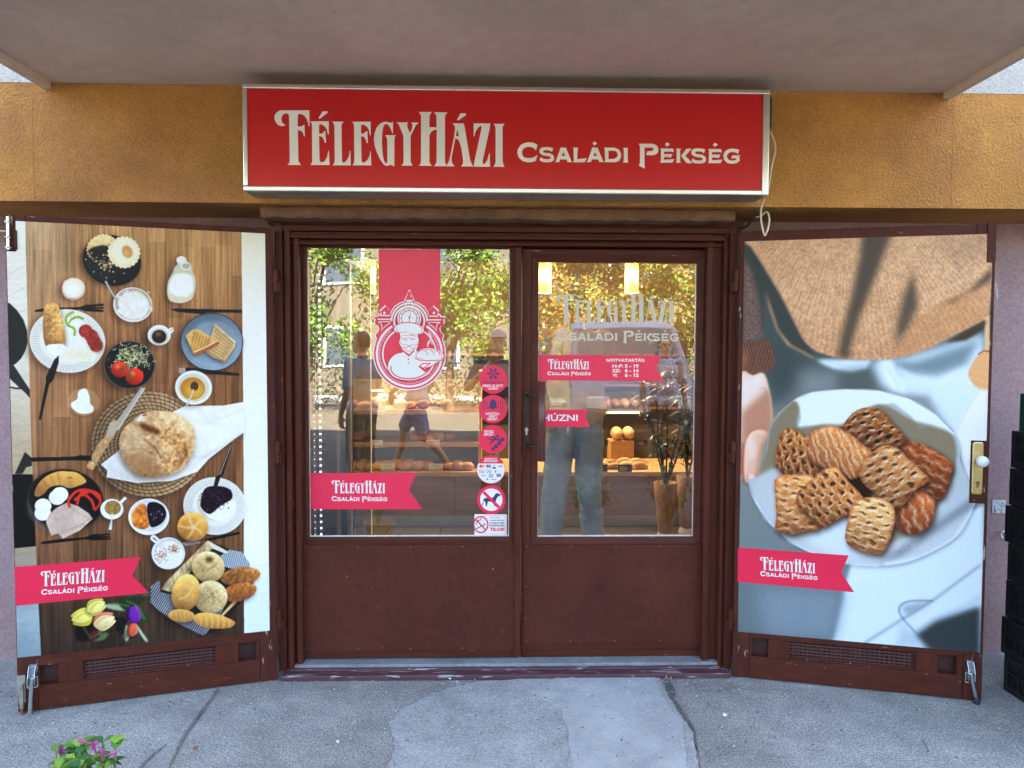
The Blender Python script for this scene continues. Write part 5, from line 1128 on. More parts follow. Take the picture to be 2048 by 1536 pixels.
K3 = 3.339
def a3(*p): return [(1440 + x / K3, 420 + y / K3) for x, y in p]
def a4(*p): return [(1440 + x / K3, 860 + y / K3) for x, y in p]
def paint_pastry():
    C = Canvas(1462, 455, 1996, 1325)
    full = np.ones((C.h, C.w), np.float32); n_f = C.noise(4, 4, 3, 1); n_m = C.noise(20, 20, 4, 2)
    C.a = grad(C, [(460, (84, 92, 90)), (700, (78, 88, 90)), (800, (118, 122, 120)), (900, (140, 142, 134)), (1000, (126, 132, 130)), (1180, (116, 126, 130)), (1320, (84, 94, 96))])
    # pale trouser / cloth areas
    C.poly(a3((330, 860), (560, 1000), (520, 1160), (350, 1330), (300, 1100)), (72, 82, 84), 14); C.poly(a3((520, 1080), (800, 1080), (820, 1200), (560, 1260)), (128, 136, 136), 12)
    C.poly(a3((1000, 1010), (1200, 990), (1760, 820), (1800, 1536), (1560, 1536), (1420, 1300), (1080, 1180), (1020, 1100)), (206, 222, 232), 8); C.poly(a3((1150, 1010), (1300, 1010), (1740, 860), (1640, 1040), (1440, 1110), (1180, 1080)), (122, 138, 144), 7)
    C.line(a3((1180, 1060), (1300, 1130), (1460, 1150), (1640, 1060)), 9, (214, 228, 236), 4, .9); C.poly(a3((1060, 1010), (1140, 1000), (1180, 1120), (1250, 1220), (1150, 1200)), (224, 238, 246), 4); C.line(a3((1110, 1040), (1150, 1110), (1200, 1200)), 4, (176, 198, 210), 3)
    C.poly(a3((640, 1000), (1010, 1000), (980, 1060), (880, 1085), (760, 1060), (690, 1030)), (216, 232, 240), 3); C.line(a3((700, 1012), (860, 1050), (1000, 1018)), 4, (176, 194, 204), 3, .8)
    C.poly(a3((790, 1085), (1030, 1060), (1040, 1250), (800, 1250)), (94, 100, 98), 10); C.poly(a3((1240, 1240), (1400, 1240), (1410, 1330), (1300, 1300)), (132, 138, 136), 7)
    # sweater
    sw_ = a3((160, 205), (1820, 150), (1815, 480), (1795, 720), (1520, 860), (1420, 915), (1250, 975), (1120, 1000), (900, 1000), (760, 985), (640, 945), (560, 880), (430, 700), (360, 560), (280, 380))
    S_ = C.mask(sw_, 1)
    C.mix(S_, grad(C, [(460, (200, 160, 128)), (560, (210, 166, 132)), (650, (204, 158, 124)), (720, (196, 150, 118))]))
    cxv, cyv = a3((900, -300))[0]; an = np.arctan2(C.X - cxv, C.Y - cyv); rd = np.hypot(C.X - cxv, C.Y - cyv)
    C.a *= (1 + S_ * (.035 * np.sin(an * 210 + 5 * n_m) + .025 * np.sin(rd * 2.1 + 5 * n_m) + .34 * n_f + .14 * n_m))[..., None]
    hem = C.mask(a3((1120, 1000), (1180, 900), (1300, 730), (1500, 600), (1815, 470), (1795, 730), (1520, 865), (1250, 985)), 1) * S_; C.mix(hem, (176, 122, 82), .35); C.a *= (1 + hem * .15 * np.sin(C.X * .95 + C.Y * .75 + 3 * n_m) * np.sin(C.Y * 1.05 - C.X * .45))[..., None]
    shd = lambda p, f, al=.8: C.mix(C.mask(p, f) * S_, (86, 78, 68), al)
    shd(a3((955, 150), (1150, 150), (1090, 300), (1010, 520), (930, 720), (880, 880), (860, 1000), (780, 990), (820, 800), (880, 560), (930, 330)), 6, .95)
    shd(a3((1290, 400), (1310, 520), (1320, 640), (1260, 780), (1210, 850), (1170, 920), (1180, 760), (1230, 560)), 6, .9); shd(a3((1500, 620), (1640, 560), (1815, 380), (1815, 470), (1650, 560), (1540, 625)), 4, .9)
    shd(a3((1480, 150), (1820, 150), (1820, 320), (1600, 380), (1500, 330)), 16, .22)
    # side of the sweater in shadow
    C.poly(a3((150, 230), (200, 240), (260, 330), (400, 560), (560, 880), (650, 1005), (560, 960), (420, 860), (340, 700), (290, 520), (290, 860), (150, 860)), (70, 74, 72), 2)
    C.poly(a3((150, 300), (210, 400), (260, 600), (290, 860), (150, 900)), (118, 98, 92), 4); C.tex(C.mask(a3((150, 300), (210, 400), (260, 600), (290, 860), (150, 900)), 4), C.noise(3, 3, 2, 9), .4)
    C.poly(a3((300, 530), (330, 620), (390, 800), (470, 900), (660, 1000), (610, 985), (450, 900), (380, 800), (330, 660)), (218, 172, 128), 2)
    # cuff, arm
    p = smooth(a3((140, 890), (230, 876), (300, 868), (345, 900), (360, 970), (368, 1030), (340, 1066), (300, 1085), (220, 1106), (140, 1130)), 3); M = C.poly(p, (112, 80, 68), 1); C.a *= (1 + M * (.17 * np.sin((C.X - (C.Y - 690) * .28) * 1.05) + .28 * n_f))[..., None]; C.poly(a3((140, 900), (190, 985), (140, 1120)), (168, 112, 84), 4, .7)
    arm = smooth(a3((130, 1125), (220, 1105), (290, 1090), (325, 1180), (345, 1290), (352, 1420), (330, 1500)) + a4((330, 20), (285, 100), (262, 250), (245, 340), (200, 360), (165, 340), (150, 300), (125, 300)), 4)
    M = C.poly(arm, (216, 178, 158), 1); C.lightside(M, 1495, 830, 60, R(-20), .06)
    C.mix(C.mask(a3((140, 1360), (250, 1240), (340, 1180), (352, 1420), (310, 1536), (140, 1536)), 6) * M, (172, 122, 102), .8); C.mix(C.mask(a3((130, 1130), (300, 1095), (310, 1180), (180, 1300), (130, 1340)), 6) * M, (240, 220, 212), .8)
    C.relief(M, 8 * C.blur(M, 9) + .5 * n_f, .26)
    C.line(smooth(a3((258, 1192), (290, 1190), (308, 1215), (300, 1245)), 4, False), 1.3, (150, 128, 122), 0, .6)
    for q in (((215, 10), (262, 50), (282, 100)), ((160, 60), (172, 180), (158, 300)), ((255, 70), (236, 160)), ((130, 90), (150, 100), (165, 90)), ((130, 190), (150, 205), (166, 190))): C.mix(C.mask(stroke(a4(*q), 5), 2) * M, (178, 118, 98), .7)
    C.mix(C.mask(a4((125, 70), (170, 120), (170, 300), (125, 310)), 3) * M, (176, 112, 94), .8)
    tm = smooth(a4((172, 80), (215, 10), (290, 0), (322, 40), (284, 120), (264, 250), (246, 342), (206, 362), (168, 335), (158, 220)), 4); C.shadow(tm, -4, 2, 3, .5, (110, 50, 40)); MT = C.poly(tm, (222, 172, 150), 1); C.relief(MT, 7 * C.blur(MT, 5) + .4 * n_f, .30)
    C.mix(C.mask(epts(*a4((208, 325))[0], 7, 9, 10), 1) * M, (242, 196, 186), .9); C.mix(C.mask(stroke(a4((178, 300), (190, 355), (225, 358)), 2), 1) * M, (150, 92, 78), .7); C.mix(C.mask(stroke(a4((330, 30), (280, 110), (258, 250), (240, 340)), 5), 2) * M, (170, 112, 94), .55); C.mix(C.mask(a4((175, 60), (230, 40), (240, 160), (190, 220)), 4) * M, (244, 220, 208), .6)
    # right sleeve, wrist
    M = C.poly(smooth(a3((1795, 935), (1730, 960), (1680, 1030), (1655, 1100), (1690, 1165), (1740, 1200), (1800, 1200)), 4), (222, 164, 118), 1); C.a *= (1 + M * .12 * np.sign(np.sin(C.X * 1.2 + C.Y * .8) * np.sin(C.Y * 1.3 - C.X * .4)))[..., None]
    C.poly(a3((1765, 720), (1800, 700), (1800, 935), (1765, 940)), (216, 176, 134), 1); C.line(a3((1720, 965), (1760, 940), (1800, 945)), 2, (110, 84, 62)); C.poly(a3((1510, 885), (1600, 830), (1780, 735), (1755, 800), (1640, 870)), (78, 66, 46), 2)
    C.poly(a3((1730, 1200), (1790, 1205), (1790, 1536), (1575, 1536), (1600, 1420), (1680, 1280)), (234, 232, 238), 3); C.poly(a4((1575, 0), (1790, 0), (1760, 420), (1720, 440), (1640, 300), (1600, 150)), (232, 232, 238), 3); C.line(a3((1735, 1198), (1650, 1330), (1580, 1480)), 1.4, (190, 196, 206), 1, .7)
    # table side bottom
    C.poly(a4((880, 880), (1760, 500), (1760, 1560), (740, 1440), (800, 1150)), (208, 224, 234), 3); C.poly(a4((110, 1010), (240, 1020), (830, 1080), (740, 1420), (110, 1345)), (112, 122, 124), 6); C.poly(a4((250, 1050), (820, 1080), (760, 1400), (300, 1370)), (128, 140, 148), 14)
    # plate
    pl_ = smooth(a3((345, 1420), (490, 1270), (620, 1215), (860, 1195), (1060, 1203), (1260, 1255), (1440, 1360), (1560, 1480)) + a4((1600, 110), (1605, 210), (1700, 440), (1690, 520), (1600, 690), (1440, 800), (1250, 880), (1060, 905), (860, 890), (640, 830), (480, 750), (330, 620), (230, 480), (190, 340), (250, 310), (300, 180)), 5)
    C.shadow(pl_, 2, 5, 3, .4, (60, 70, 80)); M = C.poly(pl_, (176, 184, 188)); C.lightside(M, 1740, 950, 200, R(70), .08)
    up = C.mask(a3((490, 1270), (620, 1215), (860, 1195), (1060, 1203), (1260, 1255), (1440, 1360), (1570, 1500), (1400, 1450), (1330, 1460), (1280, 1380), (1160, 1290), (1050, 1300), (920, 1340), (850, 1420), (760, 1470), (690, 1435), (560, 1440), (520, 1450), (540, 1390), (530, 1320)), 1) * M; C.mix(up, (222, 234, 242))
    inner = smooth(a3((345, 1430), (490, 1275), (530, 1330), (520, 1450), (690, 1430), (850, 1420), (1060, 1295), (1280, 1400), (1430, 1440), (1540, 1490)) + a4((1580, 130), (1560, 300), (1500, 430), (1420, 560), (1300, 680), (1120, 760), (1000, 700), (700, 480), (400, 260), (250, 310), (310, 130)), 4); C.mix(C.mask(inner, 2) * M, (128, 116, 92), .85)
    C.mix(C.mask(a4((250, 310), (390, 270), (420, 640), (640, 690), (860, 660), (1000, 800), (1250, 700), (1400, 600), (1500, 640), (1300, 800), (1060, 870), (760, 830), (480, 720), (300, 560), (220, 420)), 7) * M, (186, 190, 190), .9); C.mix(C.mask(a4((600, 600), (860, 620), (960, 830), (800, 850), (600, 760)), 8) * M, (206, 218, 226), .9)
    C.mix(C.mask(a4((1060, 880), (1240, 760), (1640, 480), (1700, 430), (1690, 520), (1420, 700), (1200, 850)), 5) * M, (120, 128, 134), .8); C.mix(C.mask(stroke(a4((1100, 900), (1350, 850), (1560, 730), (1690, 530)), 7), 2) * M, (224, 232, 236), .7)
    C.line(a4((215, 430), (300, 590), (470, 750), (650, 835), (860, 895), (1060, 908)), 3, (214, 222, 228), 1, .8); C.line(a3((860, 1196), (1060, 1204), (1260, 1256), (1440, 1362), (1560, 1480)), 1.4, (120, 124, 126), 0, .8); C.line(a4((190, 345), (235, 490), (330, 628), (480, 758)), 1.4, (120, 130, 134), 0, .7)
    for i in range(20): C.ell(*a4((1240 + 60 * math.cos(i), 775 + 18 * math.sin(i * 2.3)))[0], 1.4, .8, (214, 214, 208), 0, 0, .7)
    # pastries
    rr = random.Random(8)
    def pastry(p, base, dark, light, holes, poppy=0, ribs=None, la=-60, th=20, su=23, sv=14, slit=1.0):
        """puff pastry with a braided, slit crust: staggered slits in a bulging dough"""
        mx_, my_ = sum(x for x, y in p) / len(p), sum(y for x, y in p) / len(p); p = [(mx_ + (x - mx_) * 1.12, my_ + (y - my_) * 1.12) for x, y in p]
        q = [(x + rr.uniform(-1.3, 1.3), y + rr.uniform(-1.3, 1.3)) for x, y in smooth(p, 4)]; C.shadow(q, 4, 6, 5, .75, (36, 24, 15)); base = tuple(b * k_ for b, k_ in zip(base, (.96, .90, .88))); light = tuple(min(255, l_ * .55 + 250 * .45) for l_ in light); M = C.poly(q, base)
        r_ = max(max(x for x, y in p) - min(x for x, y in p), max(y for x, y in p) - min(y for x, y in p)) / 2
        sd_ = rr.randint(0, 999); w1, w2 = C.noise(16, 16, 3, sd_), C.noise(16, 16, 3, sd_ + 1)
        X_, Y_ = C.X - mx_ + 11 * w1, C.Y - my_ + 11 * w2; c_, s_ = math.cos(R(th)), math.sin(R(th)); u, v = X_ * c_ + Y_ * s_, -X_ * s_ + Y_ * c_
        row_ = np.floor(v / sv); u = u + (row_ % 2) * su / 2; cu, cv = (u / su) % 1 - .5, (v / sv) % 1 - .5
        size = .75 + 1.1 * C.noise(26, 26, 2, sd_ + 2)
        hole = np.exp(-(((cu / (.27 * size + .04)) ** 2 + (cv / (.24 * size + .04)) ** 2)) ** 1.6) * slit; hole = np.clip(hole, 0, 1)
        dome = C.blur(M, 7); edge = np.clip(dome * 1.5 - .35, 0, 1); hole = hole * edge
        crumb = C.noise(6, 6, 3, sd_ + 3)
        C.lightside(M, mx_, my_, r_, R(la), .44)
        C.mix(np.clip(.5 + 2.2 * C.noise(18, 18, 3, sd_ + 4), 0, 1) * M, tuple(.62 * b + .38 * d_ for b, d_ in zip(base, dark)), .6)
        top = np.clip(1 - np.hypot(cu, cv - .5 * np.sign(cv)) * 2.0, 0, 1) * M * (1 - hole); C.mix(top, light, .62)
        C.mix(np.clip(hole * 1.25, 0, 1) * M, dark, .95); C.mix(np.clip(hole * 2 - 1.1, 0, 1) * M, tuple(.5 * d_ for d_ in dark), .8)
        hgt = 5.5 * dome - 2.6 * hole + 1.1 * crumb + .9 * C.noise(3, 3, 2, sd_ + 6); C.relief(M, hgt, .46)
        gy_, gx_ = np.gradient(C.blur(hgt * 1.0, 1)); gl_ = np.clip((gx_ * .55 + gy_ * .83) * 1.1 - .12, 0, 1) * np.clip(1 - ((C.X - mx_ - r_ * .1) ** 2 + (C.Y - my_ + r_ * .25) ** 2) / (r_ * .95) ** 2, 0, 1); C.mix(np.clip(gl_ * 1.5, 0, 1) * M, (255, 250, 240), .9)
        C.mix(np.clip((M - C.blur(M, 4)) * 1.6, 0, 1) * M, (120, 60, 30), .7)
        for i in range(poppy):
            a_, k_ = rr.uniform(0, 6.3), math.sqrt(rr.random()); x, y = mx_ + r_ * .95 * k_ * math.cos(a_), my_ + r_ * .95 * k_ * math.sin(a_); C.mix(C.mask(epts(x, y, .8, .6, rr.uniform(0, 180), 8)) * M, (34, 28, 30), .85)
        return M
    H = lambda f, *l: [(*f((x, y))[0], a / K3, b / K3, ro) for x, y, a, b, ro in l]
    BR, DK, LT = (172, 112, 62), (116, 68, 38), (240, 204, 152)
    # back dark ones
    pastry(a4((1160, 130), (1250, 85), (1400, 130), (1520, 215), (1530, 270), (1480, 420), (1420, 430), (1330, 390), (1360, 320), (1240, 200)), (146, 86, 50), (88, 48, 26), (210, 150, 96), H(a4, (1400, 190, 30, 14, 30), (1280, 150, 26, 12, 25)), 0, [(a4((1400, 250))[0], a4((1500, 260))[0]), (a4((1420, 330))[0], a4((1490, 350))[0])], th=28, su=30, sv=19, slit=.35)
    pastry(a3((830, 1450), (930, 1350), (1040, 1340), (1130, 1420), (1200, 1500)) + a4((1215, 70), (1100, 130), (1010, 130), (900, 60), (830, 0)), (140, 92, 52), (58, 34, 20), (216, 170, 112), H(a3, (930, 1460, 34, 16, -30), (1010, 1400, 26, 12, 20), (1080, 1490, 28, 14, -20), (1100, 1430, 20, 9, 30)) + H(a4, (950, 60, 32, 18, -10), (1075, 60, 36, 17, -20), (1170, 50, 22, 12, 20)), 60, th=-22, su=26, sv=15)
    C.poly(a4((830, 300), (980, 320), (1020, 400), (1000, 480), (900, 460)), (52, 30, 20), 3)
    pastry(a4((1150, 510), (1290, 420), (1400, 455), (1420, 500), (1400, 610), (1310, 680), (1220, 660), (1150, 590)), (176, 108, 66), (112, 62, 34), (240, 206, 166), [], 0, [(a4((1200, 480))[0], a4((1260, 640))[0]), (a4((1290, 450))[0], a4((1300, 640))[0])], th=70, su=34, sv=20, slit=.3)
    pastry(a4((430, 20), (480, 5), (560, 50), (620, 60), (640, 130), (640, 260), (620, 330), (520, 310), (430, 280), (385, 220), (395, 120)), (166, 112, 62), DK, LT, H(a4, (480, 110, 26, 15, -50), (495, 190, 18, 28, 10), (580, 215, 18, 28, 15), (570, 120, 26, 13, 60), (440, 180, 20, 12, -40), (515, 260, 18, 24, 20), (600, 290, 14, 20, 0), (440, 255, 18, 11, 40)), 90, th=75, su=20, sv=15)
    pastry(a3((650, 1480), (740, 1455), (830, 1490)) + a4((840, 20), (930, 90), (1000, 160), (960, 250), (870, 310), (780, 260), (700, 240), (620, 190), (600, 120), (640, 10)), (202, 142, 92), (142, 82, 46), (246, 218, 176), [], 0, [(a4((640, 40))[0], a4((700, 180))[0]), (a4((720, 10))[0], a4((790, 210))[0]), (a4((800, 20))[0], a4((860, 240))[0]), (a4((880, 80))[0], a4((920, 230))[0])], th=68, su=60, sv=13, slit=.25)
    pastry(a4((385, 350), (480, 320), (610, 330), (640, 420), (600, 520), (650, 600), (640, 650), (560, 660), (460, 680), (385, 640), (395, 560)), (208, 152, 98), (156, 98, 56), (248, 218, 172), H(a4, (480, 410, 40, 11, 5), (470, 480, 34, 11, 8), (480, 555, 34, 12, 15), (575, 600, 50, 18, 25), (450, 620, 38, 16, 10), (560, 530, 26, 12, 20)), 0, th=12, su=34, sv=16, slit=.85)
    pastry(a4((620, 350), (690, 290), (770, 265), (830, 340), (910, 420), (930, 470), (860, 540), (760, 590), (690, 625), (600, 560), (540, 500), (540, 420)), (192, 136, 82), DK, LT, H(a4, (735, 355, 22, 30, -35), (830, 400, 36, 26, 30), (665, 410, 16, 28, -15), (740, 455, 34, 16, 40), (675, 500, 30, 17, 25), (825, 495, 22, 12, 40), (760, 535, 28, 12, 30), (690, 580, 26, 12, 20), (590, 450, 22, 12, -30)), 170, th=48, su=24, sv=16)
    pastry(a4((945, 270), (1010, 180), (1110, 125), (1190, 150), (1250, 210), (1360, 310), (1350, 350), (1280, 400), (1220, 480), (1140, 505), (1080, 490), (1060, 420), (980, 360)), (190, 140, 92), (120, 78, 46), (232, 200, 156), H(a4, (1060, 205, 44, 16, -25), (1130, 260, 40, 16, -20), (1200, 325, 44, 22, -30), (1190, 415, 40, 26, -20), (1090, 330, 26, 16, -20), (1230, 245, 30, 12, -30), (1290, 330, 26, 14, 20)), 330, th=-22, su=30, sv=17, slit=.9)
    pastry(a4((905, 500), (980, 470), (1080, 480), (1150, 550), (1130, 680), (1075, 800), (990, 800), (880, 760), (850, 700), (870, 600)), (216, 166, 112), (160, 104, 60), (250, 226, 184), H(a4, (965, 515, 50, 14, 8), (1010, 575, 52, 13, 20), (920, 600, 40, 12, 12), (1060, 640, 44, 11, 15), (900, 660, 36, 12, 12), (985, 660, 40, 11, 18), (1040, 700, 40, 10, 12), (970, 725, 44, 12, 18), (880, 715, 24, 12, 20), (1030, 765, 40, 14, 5)), 0, th=14, su=34, sv=13, slit=.9)
    # bottom right blurred stems
    C.poly(a4((1290, 1370), (1440, 1270), (1740, 1170), (1740, 1560), (1400, 1480)), (66, 72, 74), 5); C.line(a4((950, 1430), (1220, 1260), (1430, 1130), (1740, 900)), 5, (128, 138, 146), 2, .8); C.line(a4((1160, 1440), (1440, 1260), (1740, 1120)), 3, (150, 160, 166), 3, .7)
    C.line(smooth(a4((1420, 1140), (1280, 1140), (1210, 1165), (1195, 1210), (1230, 1270), (1320, 1370), (1400, 1490)), 4, False), 2.6, (92, 100, 108), 1, .9); C.poly(a4((1200, 1180), (1330, 1150), (1430, 1140), (1250, 1240)), (132, 142, 150), 5, .8); C.poly(a4((1200, 1270), (1310, 1370), (1390, 1480), (1180, 1440)), (176, 190, 198), 5, .8)
    C.poly(a4((1640, 1165), (1740, 1080), (1740, 1165)), (188, 204, 214), 4, .8)
    C.tex(full, C.noise(2, 2, 1, 90), .04)
    return C

def homography(src, dst):
    A = []
    for (x, y), (u, v) in zip(src, dst):
        A.append([x, y, 1, 0, 0, 0, -u * x, -u * y, -u]); A.append([0, 0, 0, x, y, 1, -v * x, -v * y, -v])
    return np.linalg.svd(np.array(A))[2][-1].reshape(3, 3)
PRINT = bpy.data.materials.new('poster_print'); PRINT.use_nodes = True
nt = PRINT.node_tree; at_ = nt.nodes.new('ShaderNodeAttribute'); at_.attribute_name = 'print'
b_ = nt.nodes['Principled BSDF']; nt.links.new(at_.outputs['Color'], b_.inputs['Base Color']); b_.inputs['Roughness'].default_value = .42; b_.inputs['Specular IOR Level'].default_value = .22
tcx = nt.nodes.new('ShaderNodeTexCoord'); nn = nt.nodes.new('ShaderNodeTexNoise'); nn.inputs['Scale'].default_value = 5; bb = nt.nodes.new('ShaderNodeBump'); bb.inputs['Strength'].default_value = .12; bb.inputs['Distance'].default_value = .01
nt.links.new(tcx.outputs['Object'], nn.inputs['Vector']); nt.links.new(nn.outputs[0], bb.inputs['Height']); nt.links.new(bb.outputs[0], b_.inputs['Normal'])
def poster(name, parent, P, C, u0, u1, z0, z1, corners, keep, d=.0025, gain=.92):
    """sheet on plane P; corners: four photo points that fix the print on the sheet"""
    Hm = homography([P.px(*c) for c in corners], corners)
    nu, nv = C.w, int(C.h)
    U, V = np.meshgrid(np.linspace(u0, u1, nu), np.linspace(z0, z1, nv))
    q = Hm @ np.stack([U.ravel(), V.ravel(), np.ones(U.size)])
    X = q[0] / q[2] - C.x0 - .5; Y = q[1] / q[2] - C.y0 - .5
    X = np.clip(X, 0, C.w - 1.001); Y = np.clip(Y, 0, C.h - 1.001); ix, iy = X.astype(int), Y.astype(int); fx, fy = (X - ix)[:, None], (Y - iy)[:, None]
    a = np.clip(C.a, 0, 1)
    c = (a[iy, ix] * (1 - fx) + a[iy, ix + 1] * fx) * (1 - fy) + (a[iy + 1, ix] * (1 - fx) + a[iy + 1, ix + 1] * fx) * fy
    g_ = c.mean(1, keepdims=True); c = np.clip(g_ + (c - g_) * 1.02, 0, 1); c = np.clip(c + .30 * (c - .5) * 4 * c * (1 - c), 0, 1)   # punchy offset print
    c = np.where(c <= .04045, c / 12.92, ((c + .055) / 1.055) ** 2.4) * gain
    co = np.array(P.o)[None] + U.ravel()[:, None] * np.array(P.u)[None] + V.ravel()[:, None] * np.array(P.v)[None] + np.array(P.n)[None] * d
    j, i = np.meshgrid(np.arange(nv - 1), np.arange(nu - 1), indexing='ij'); j, i = j.ravel(), i.ravel()
    um, vm = (U[j, i] + U[j + 1, i + 1]) / 2, (V[j, i] + V[j + 1, i + 1]) / 2
    ok = keep(um, vm); j, i = j[ok], i[ok]
    f = np.stack([j * nu + i, j * nu + i + 1, (j + 1) * nu + i + 1, (j + 1) * nu + i], 1).astype(np.int32)
    me = bpy.data.meshes.new(name); me.vertices.add(len(co)); me.vertices.foreach_set('co', co.astype(np.float32).ravel())
    me.loops.add(f.size); me.loops.foreach_set('vertex_index', f.ravel()); me.polygons.add(len(f)); me.polygons.foreach_set('loop_start', np.arange(0, f.size, 4, dtype=np.int32))
    at = me.color_attributes.new('print', 'FLOAT_COLOR', 'POINT'); at.data.foreach_set('color', np.concatenate([c, np.ones((len(c), 1))], 1).astype(np.float32).ravel())
    me.materials.append(PRINT); me.update(calc_edges=True)
    o = bpy.data.objects.new(name, me); COL.objects.link(o); adopt(o, parent)
    return o
# ================================================================ SHUTTERS WITH THEIR POSTERS AND IRONMONGERY
ZT_, ZB_, VZ0, VZ1, PZ0, PZ1 = 2.102, .008, .112, .198, .245, 2.076
ul = lambda x, y=1340: PLS.px(x, y)[0]
ur = lambda x, y=1320: PRS.px(x, y)[0]
vl = [(ul(79), ul(116), 'hole'), (ul(167), ul(430, 1310), 'grille'), (ul(477, 1300), ul(512, 1300), 'hole')]
vr = [(ur(1503), ur(1536), 'hole'), (ur(1579), ur(1831), 'grille'), (ur(1877), ur(1914), 'hole')]
SL = shutter('shutter', 'open left shutter with the breakfast table poster, hinged beside the door frame', PLS, WL, ZB_, ZT_, 0, 0, PZ0, PZ1, 0, vl, VZ0, VZ1, 0)
SR = shutter('shutter', 'open right shutter with the pastry plate poster and a white knob', PRS, WR, ZB_, ZT_, 0, 0, PZ0, PZ1, 0, vr, VZ0, VZ1, 0)
ztl = PLS.px(20, 503)[1]; unl = PLS.px(32, 470)[0]
poster('poster', SL, PLS, paint_breakfast(), .004, PLS.px(534, 800)[0], PZ0, PZ1, [(3, 441), (531, 472), (541, 1267), (33, 1313)],
       lambda u, v: ~((u < unl) & (v > ztl)))['label'] = 'poster of a laid breakfast table seen from above'
n0 = PRS.px(1942, 881); n1 = PRS.px(1941, 1006)
poster('poster', SR, PRS, paint_pastry(), PRS.px(1487, 800)[0] - .008, PRS.px(1972, 900)[0], PZ0 - .02, PZ1 - .02, [(1487, 485), (1985, 467), (1957, 1312), (1474, 1261)],
       lambda u, v: ~((u > n0[0] - .002) & (v > n1[1]) & (v < n0[1])))['label'] = 'poster of hands holding a plate of small savoury pastries'
def ribbon(parent, P, pts, lines):
    mb = MB().flat(P, [pts], .0036, 0, 'px'); o = mb.build('printed_ribbon', REDP, parent)
    m2 = MB(); two_lines(m2, P, *lines, .0044); m2.build('lettering', WHITE, o)
ribbon(SL, PLS, [(29.5, 1133.5), (282, 1113.5), (265.5, 1151), (298.5, 1185), (32, 1211)], ((81.5, 1172.5), (128, -9.6), (.6, -30), (83, 1189), (133, -9.4), (.3, -11)))
ribbon(SR, PRS, [(1475.5, 1094.5), (1697, 1110.5), (1682, 1144), (1708, 1184), (1475, 1163)], ((1520, 1139), (110, 7.4), (-.3, -26), (1520.5, 1151), (114.5, 8.2), (-.2, -9.8)))
# hinges between frame and shutters
for yy in (562, 905, 1240):
    u, z = PLS.px(552, yy); hinge(SL, PLS, WL + .010, z, r=.011, h=.10, side=-1, d=-.004)
    u, z = PRS.px(1468, yy); hinge(SR, PRS, -.012, z, r=.011, h=.10, side=1, d=-.004)
MB().pbox(PRS, WR - .035, WR - .001, PRS.px(1985, 525)[1], ZT_ + .004, .001, .006).build('corner_patch', BROWN_OLD, SR, bevel=.002)
# bolt on the left shutter
u, zt = PLS.px(17, 440); zb = PLS.px(20, 500)[1]
bo = MB(); bo.tube([PLS.at(u, zb, .012), PLS.at(u + .001, zt + .012, .012)], .0062, 12)
bo.tube([PLS.at(u, (zt + zb) / 2 + .012, .012), PLS.at(u - .035, (zt + zb) / 2 + .012, .02)], .003, 8)
bolt = bo.build('bolt', STEEL, SL)
mb = MB()
for zz in (zt - .01, (zt + zb) / 2 - .01, zb + .008):
    mb.pbox(PLS, u - .016, u + .016, zz - .006, zz + .006, .0003, .005); 
    MB().tube([PLS.at(u - .010, zz, .005), PLS.at(u - .008, zz, .019), PLS.at(u + .008, zz, .019), PLS.at(u + .010, zz, .005)], .003, 8).build('bolt_loop', STEEL, bolt)
mb2 = MB().pbox(PLS, u + .018, u + .030, zb + .002, (zt + zb) / 2 + .02, .0005, .006); mb2.build('bolt_plate', BROWN_OLD, SL, bevel=.001)

def foot_stop(parent, P, px_top, px_bot, w, rubber):
    """spring door holder: bracket with two cheeks and a kick-down leg"""
    ut, zt = P.px(*px_top); ub, zb = P.px(*px_bot)
    zb = max(zb, .004)
    h = zt - zb
    m = MB()
    m.pbox(P, ut - .013, ut + .013, zt - .075, zt + .004, .0006, .004)
    for s in (-1, 1):
        pr = [(0, zt + .002), (.006, zt), (.020, zt - .02), (.028, zt - .045), (.03, zt - .075), (0, zt - .078)]
        a = [P.at(ut + s * .0135, z, .004 + d) for d, z in pr]; b = [P.at(ut + s * .0112, z, .004 + d) for d, z in pr]
        n = len(pr); m.add(a + b, [tuple(range(n)), tuple(range(n, 2 * n))[::-1]] + [(i, i + n, (i + 1) % n + n, (i + 1) % n) for i in range(n)])
    o = m.build('door_holder', ZINC, parent)
    MB().tube([P.at(ut, zt - .008, .005), P.at(ut, zt - .008, .008)], .004, 10).build('bolt_head', STEEL, o)
    ft = zb + (.028 if rubber else .0)
    MB().tube([P.at(ut, zt - .05, .018), P.at(ut + (ub - ut) * .85, ft + .0, .022)], .0085, 14).build('leg', ZINC, o)
    for s in (-1, 1):
        sp = [P.at(ut + s * .019 + .0028 * math.cos(t), zt - .048 - t * .0011 / 1.0, .014 + .0028 * math.sin(t)) for t in np.linspace(0, 2 * math.pi * 6, 60)]
        sm = MB().tube(sp, .0011, 5); sm.tube([P.at(ut + s * .019, zt - .047, .014), P.at(ut + s * .008, zt - .047, .014)], .0016, 6); sm.tube([P.at(ut + s * .019, zt - .091, .014), P.at(ut + s * .006, zt - .091, .016)], .0016, 6)
        sm.build('spring', STEEL, o)
    if rubber: MB().lathe([(.009, .034), (.0125, .033), (.0135, .004), (.012, 0), (.002, 0)], P.at(ub, .001, .022), 16).build('rubber_foot', RUBBER, o)
    return o
foot_stop(SL, PLS, (66, 1330), (63, 1451), 0, False)
foot_stop(SR, PRS, (1939, 1322), (1948, 1445), 0, True)
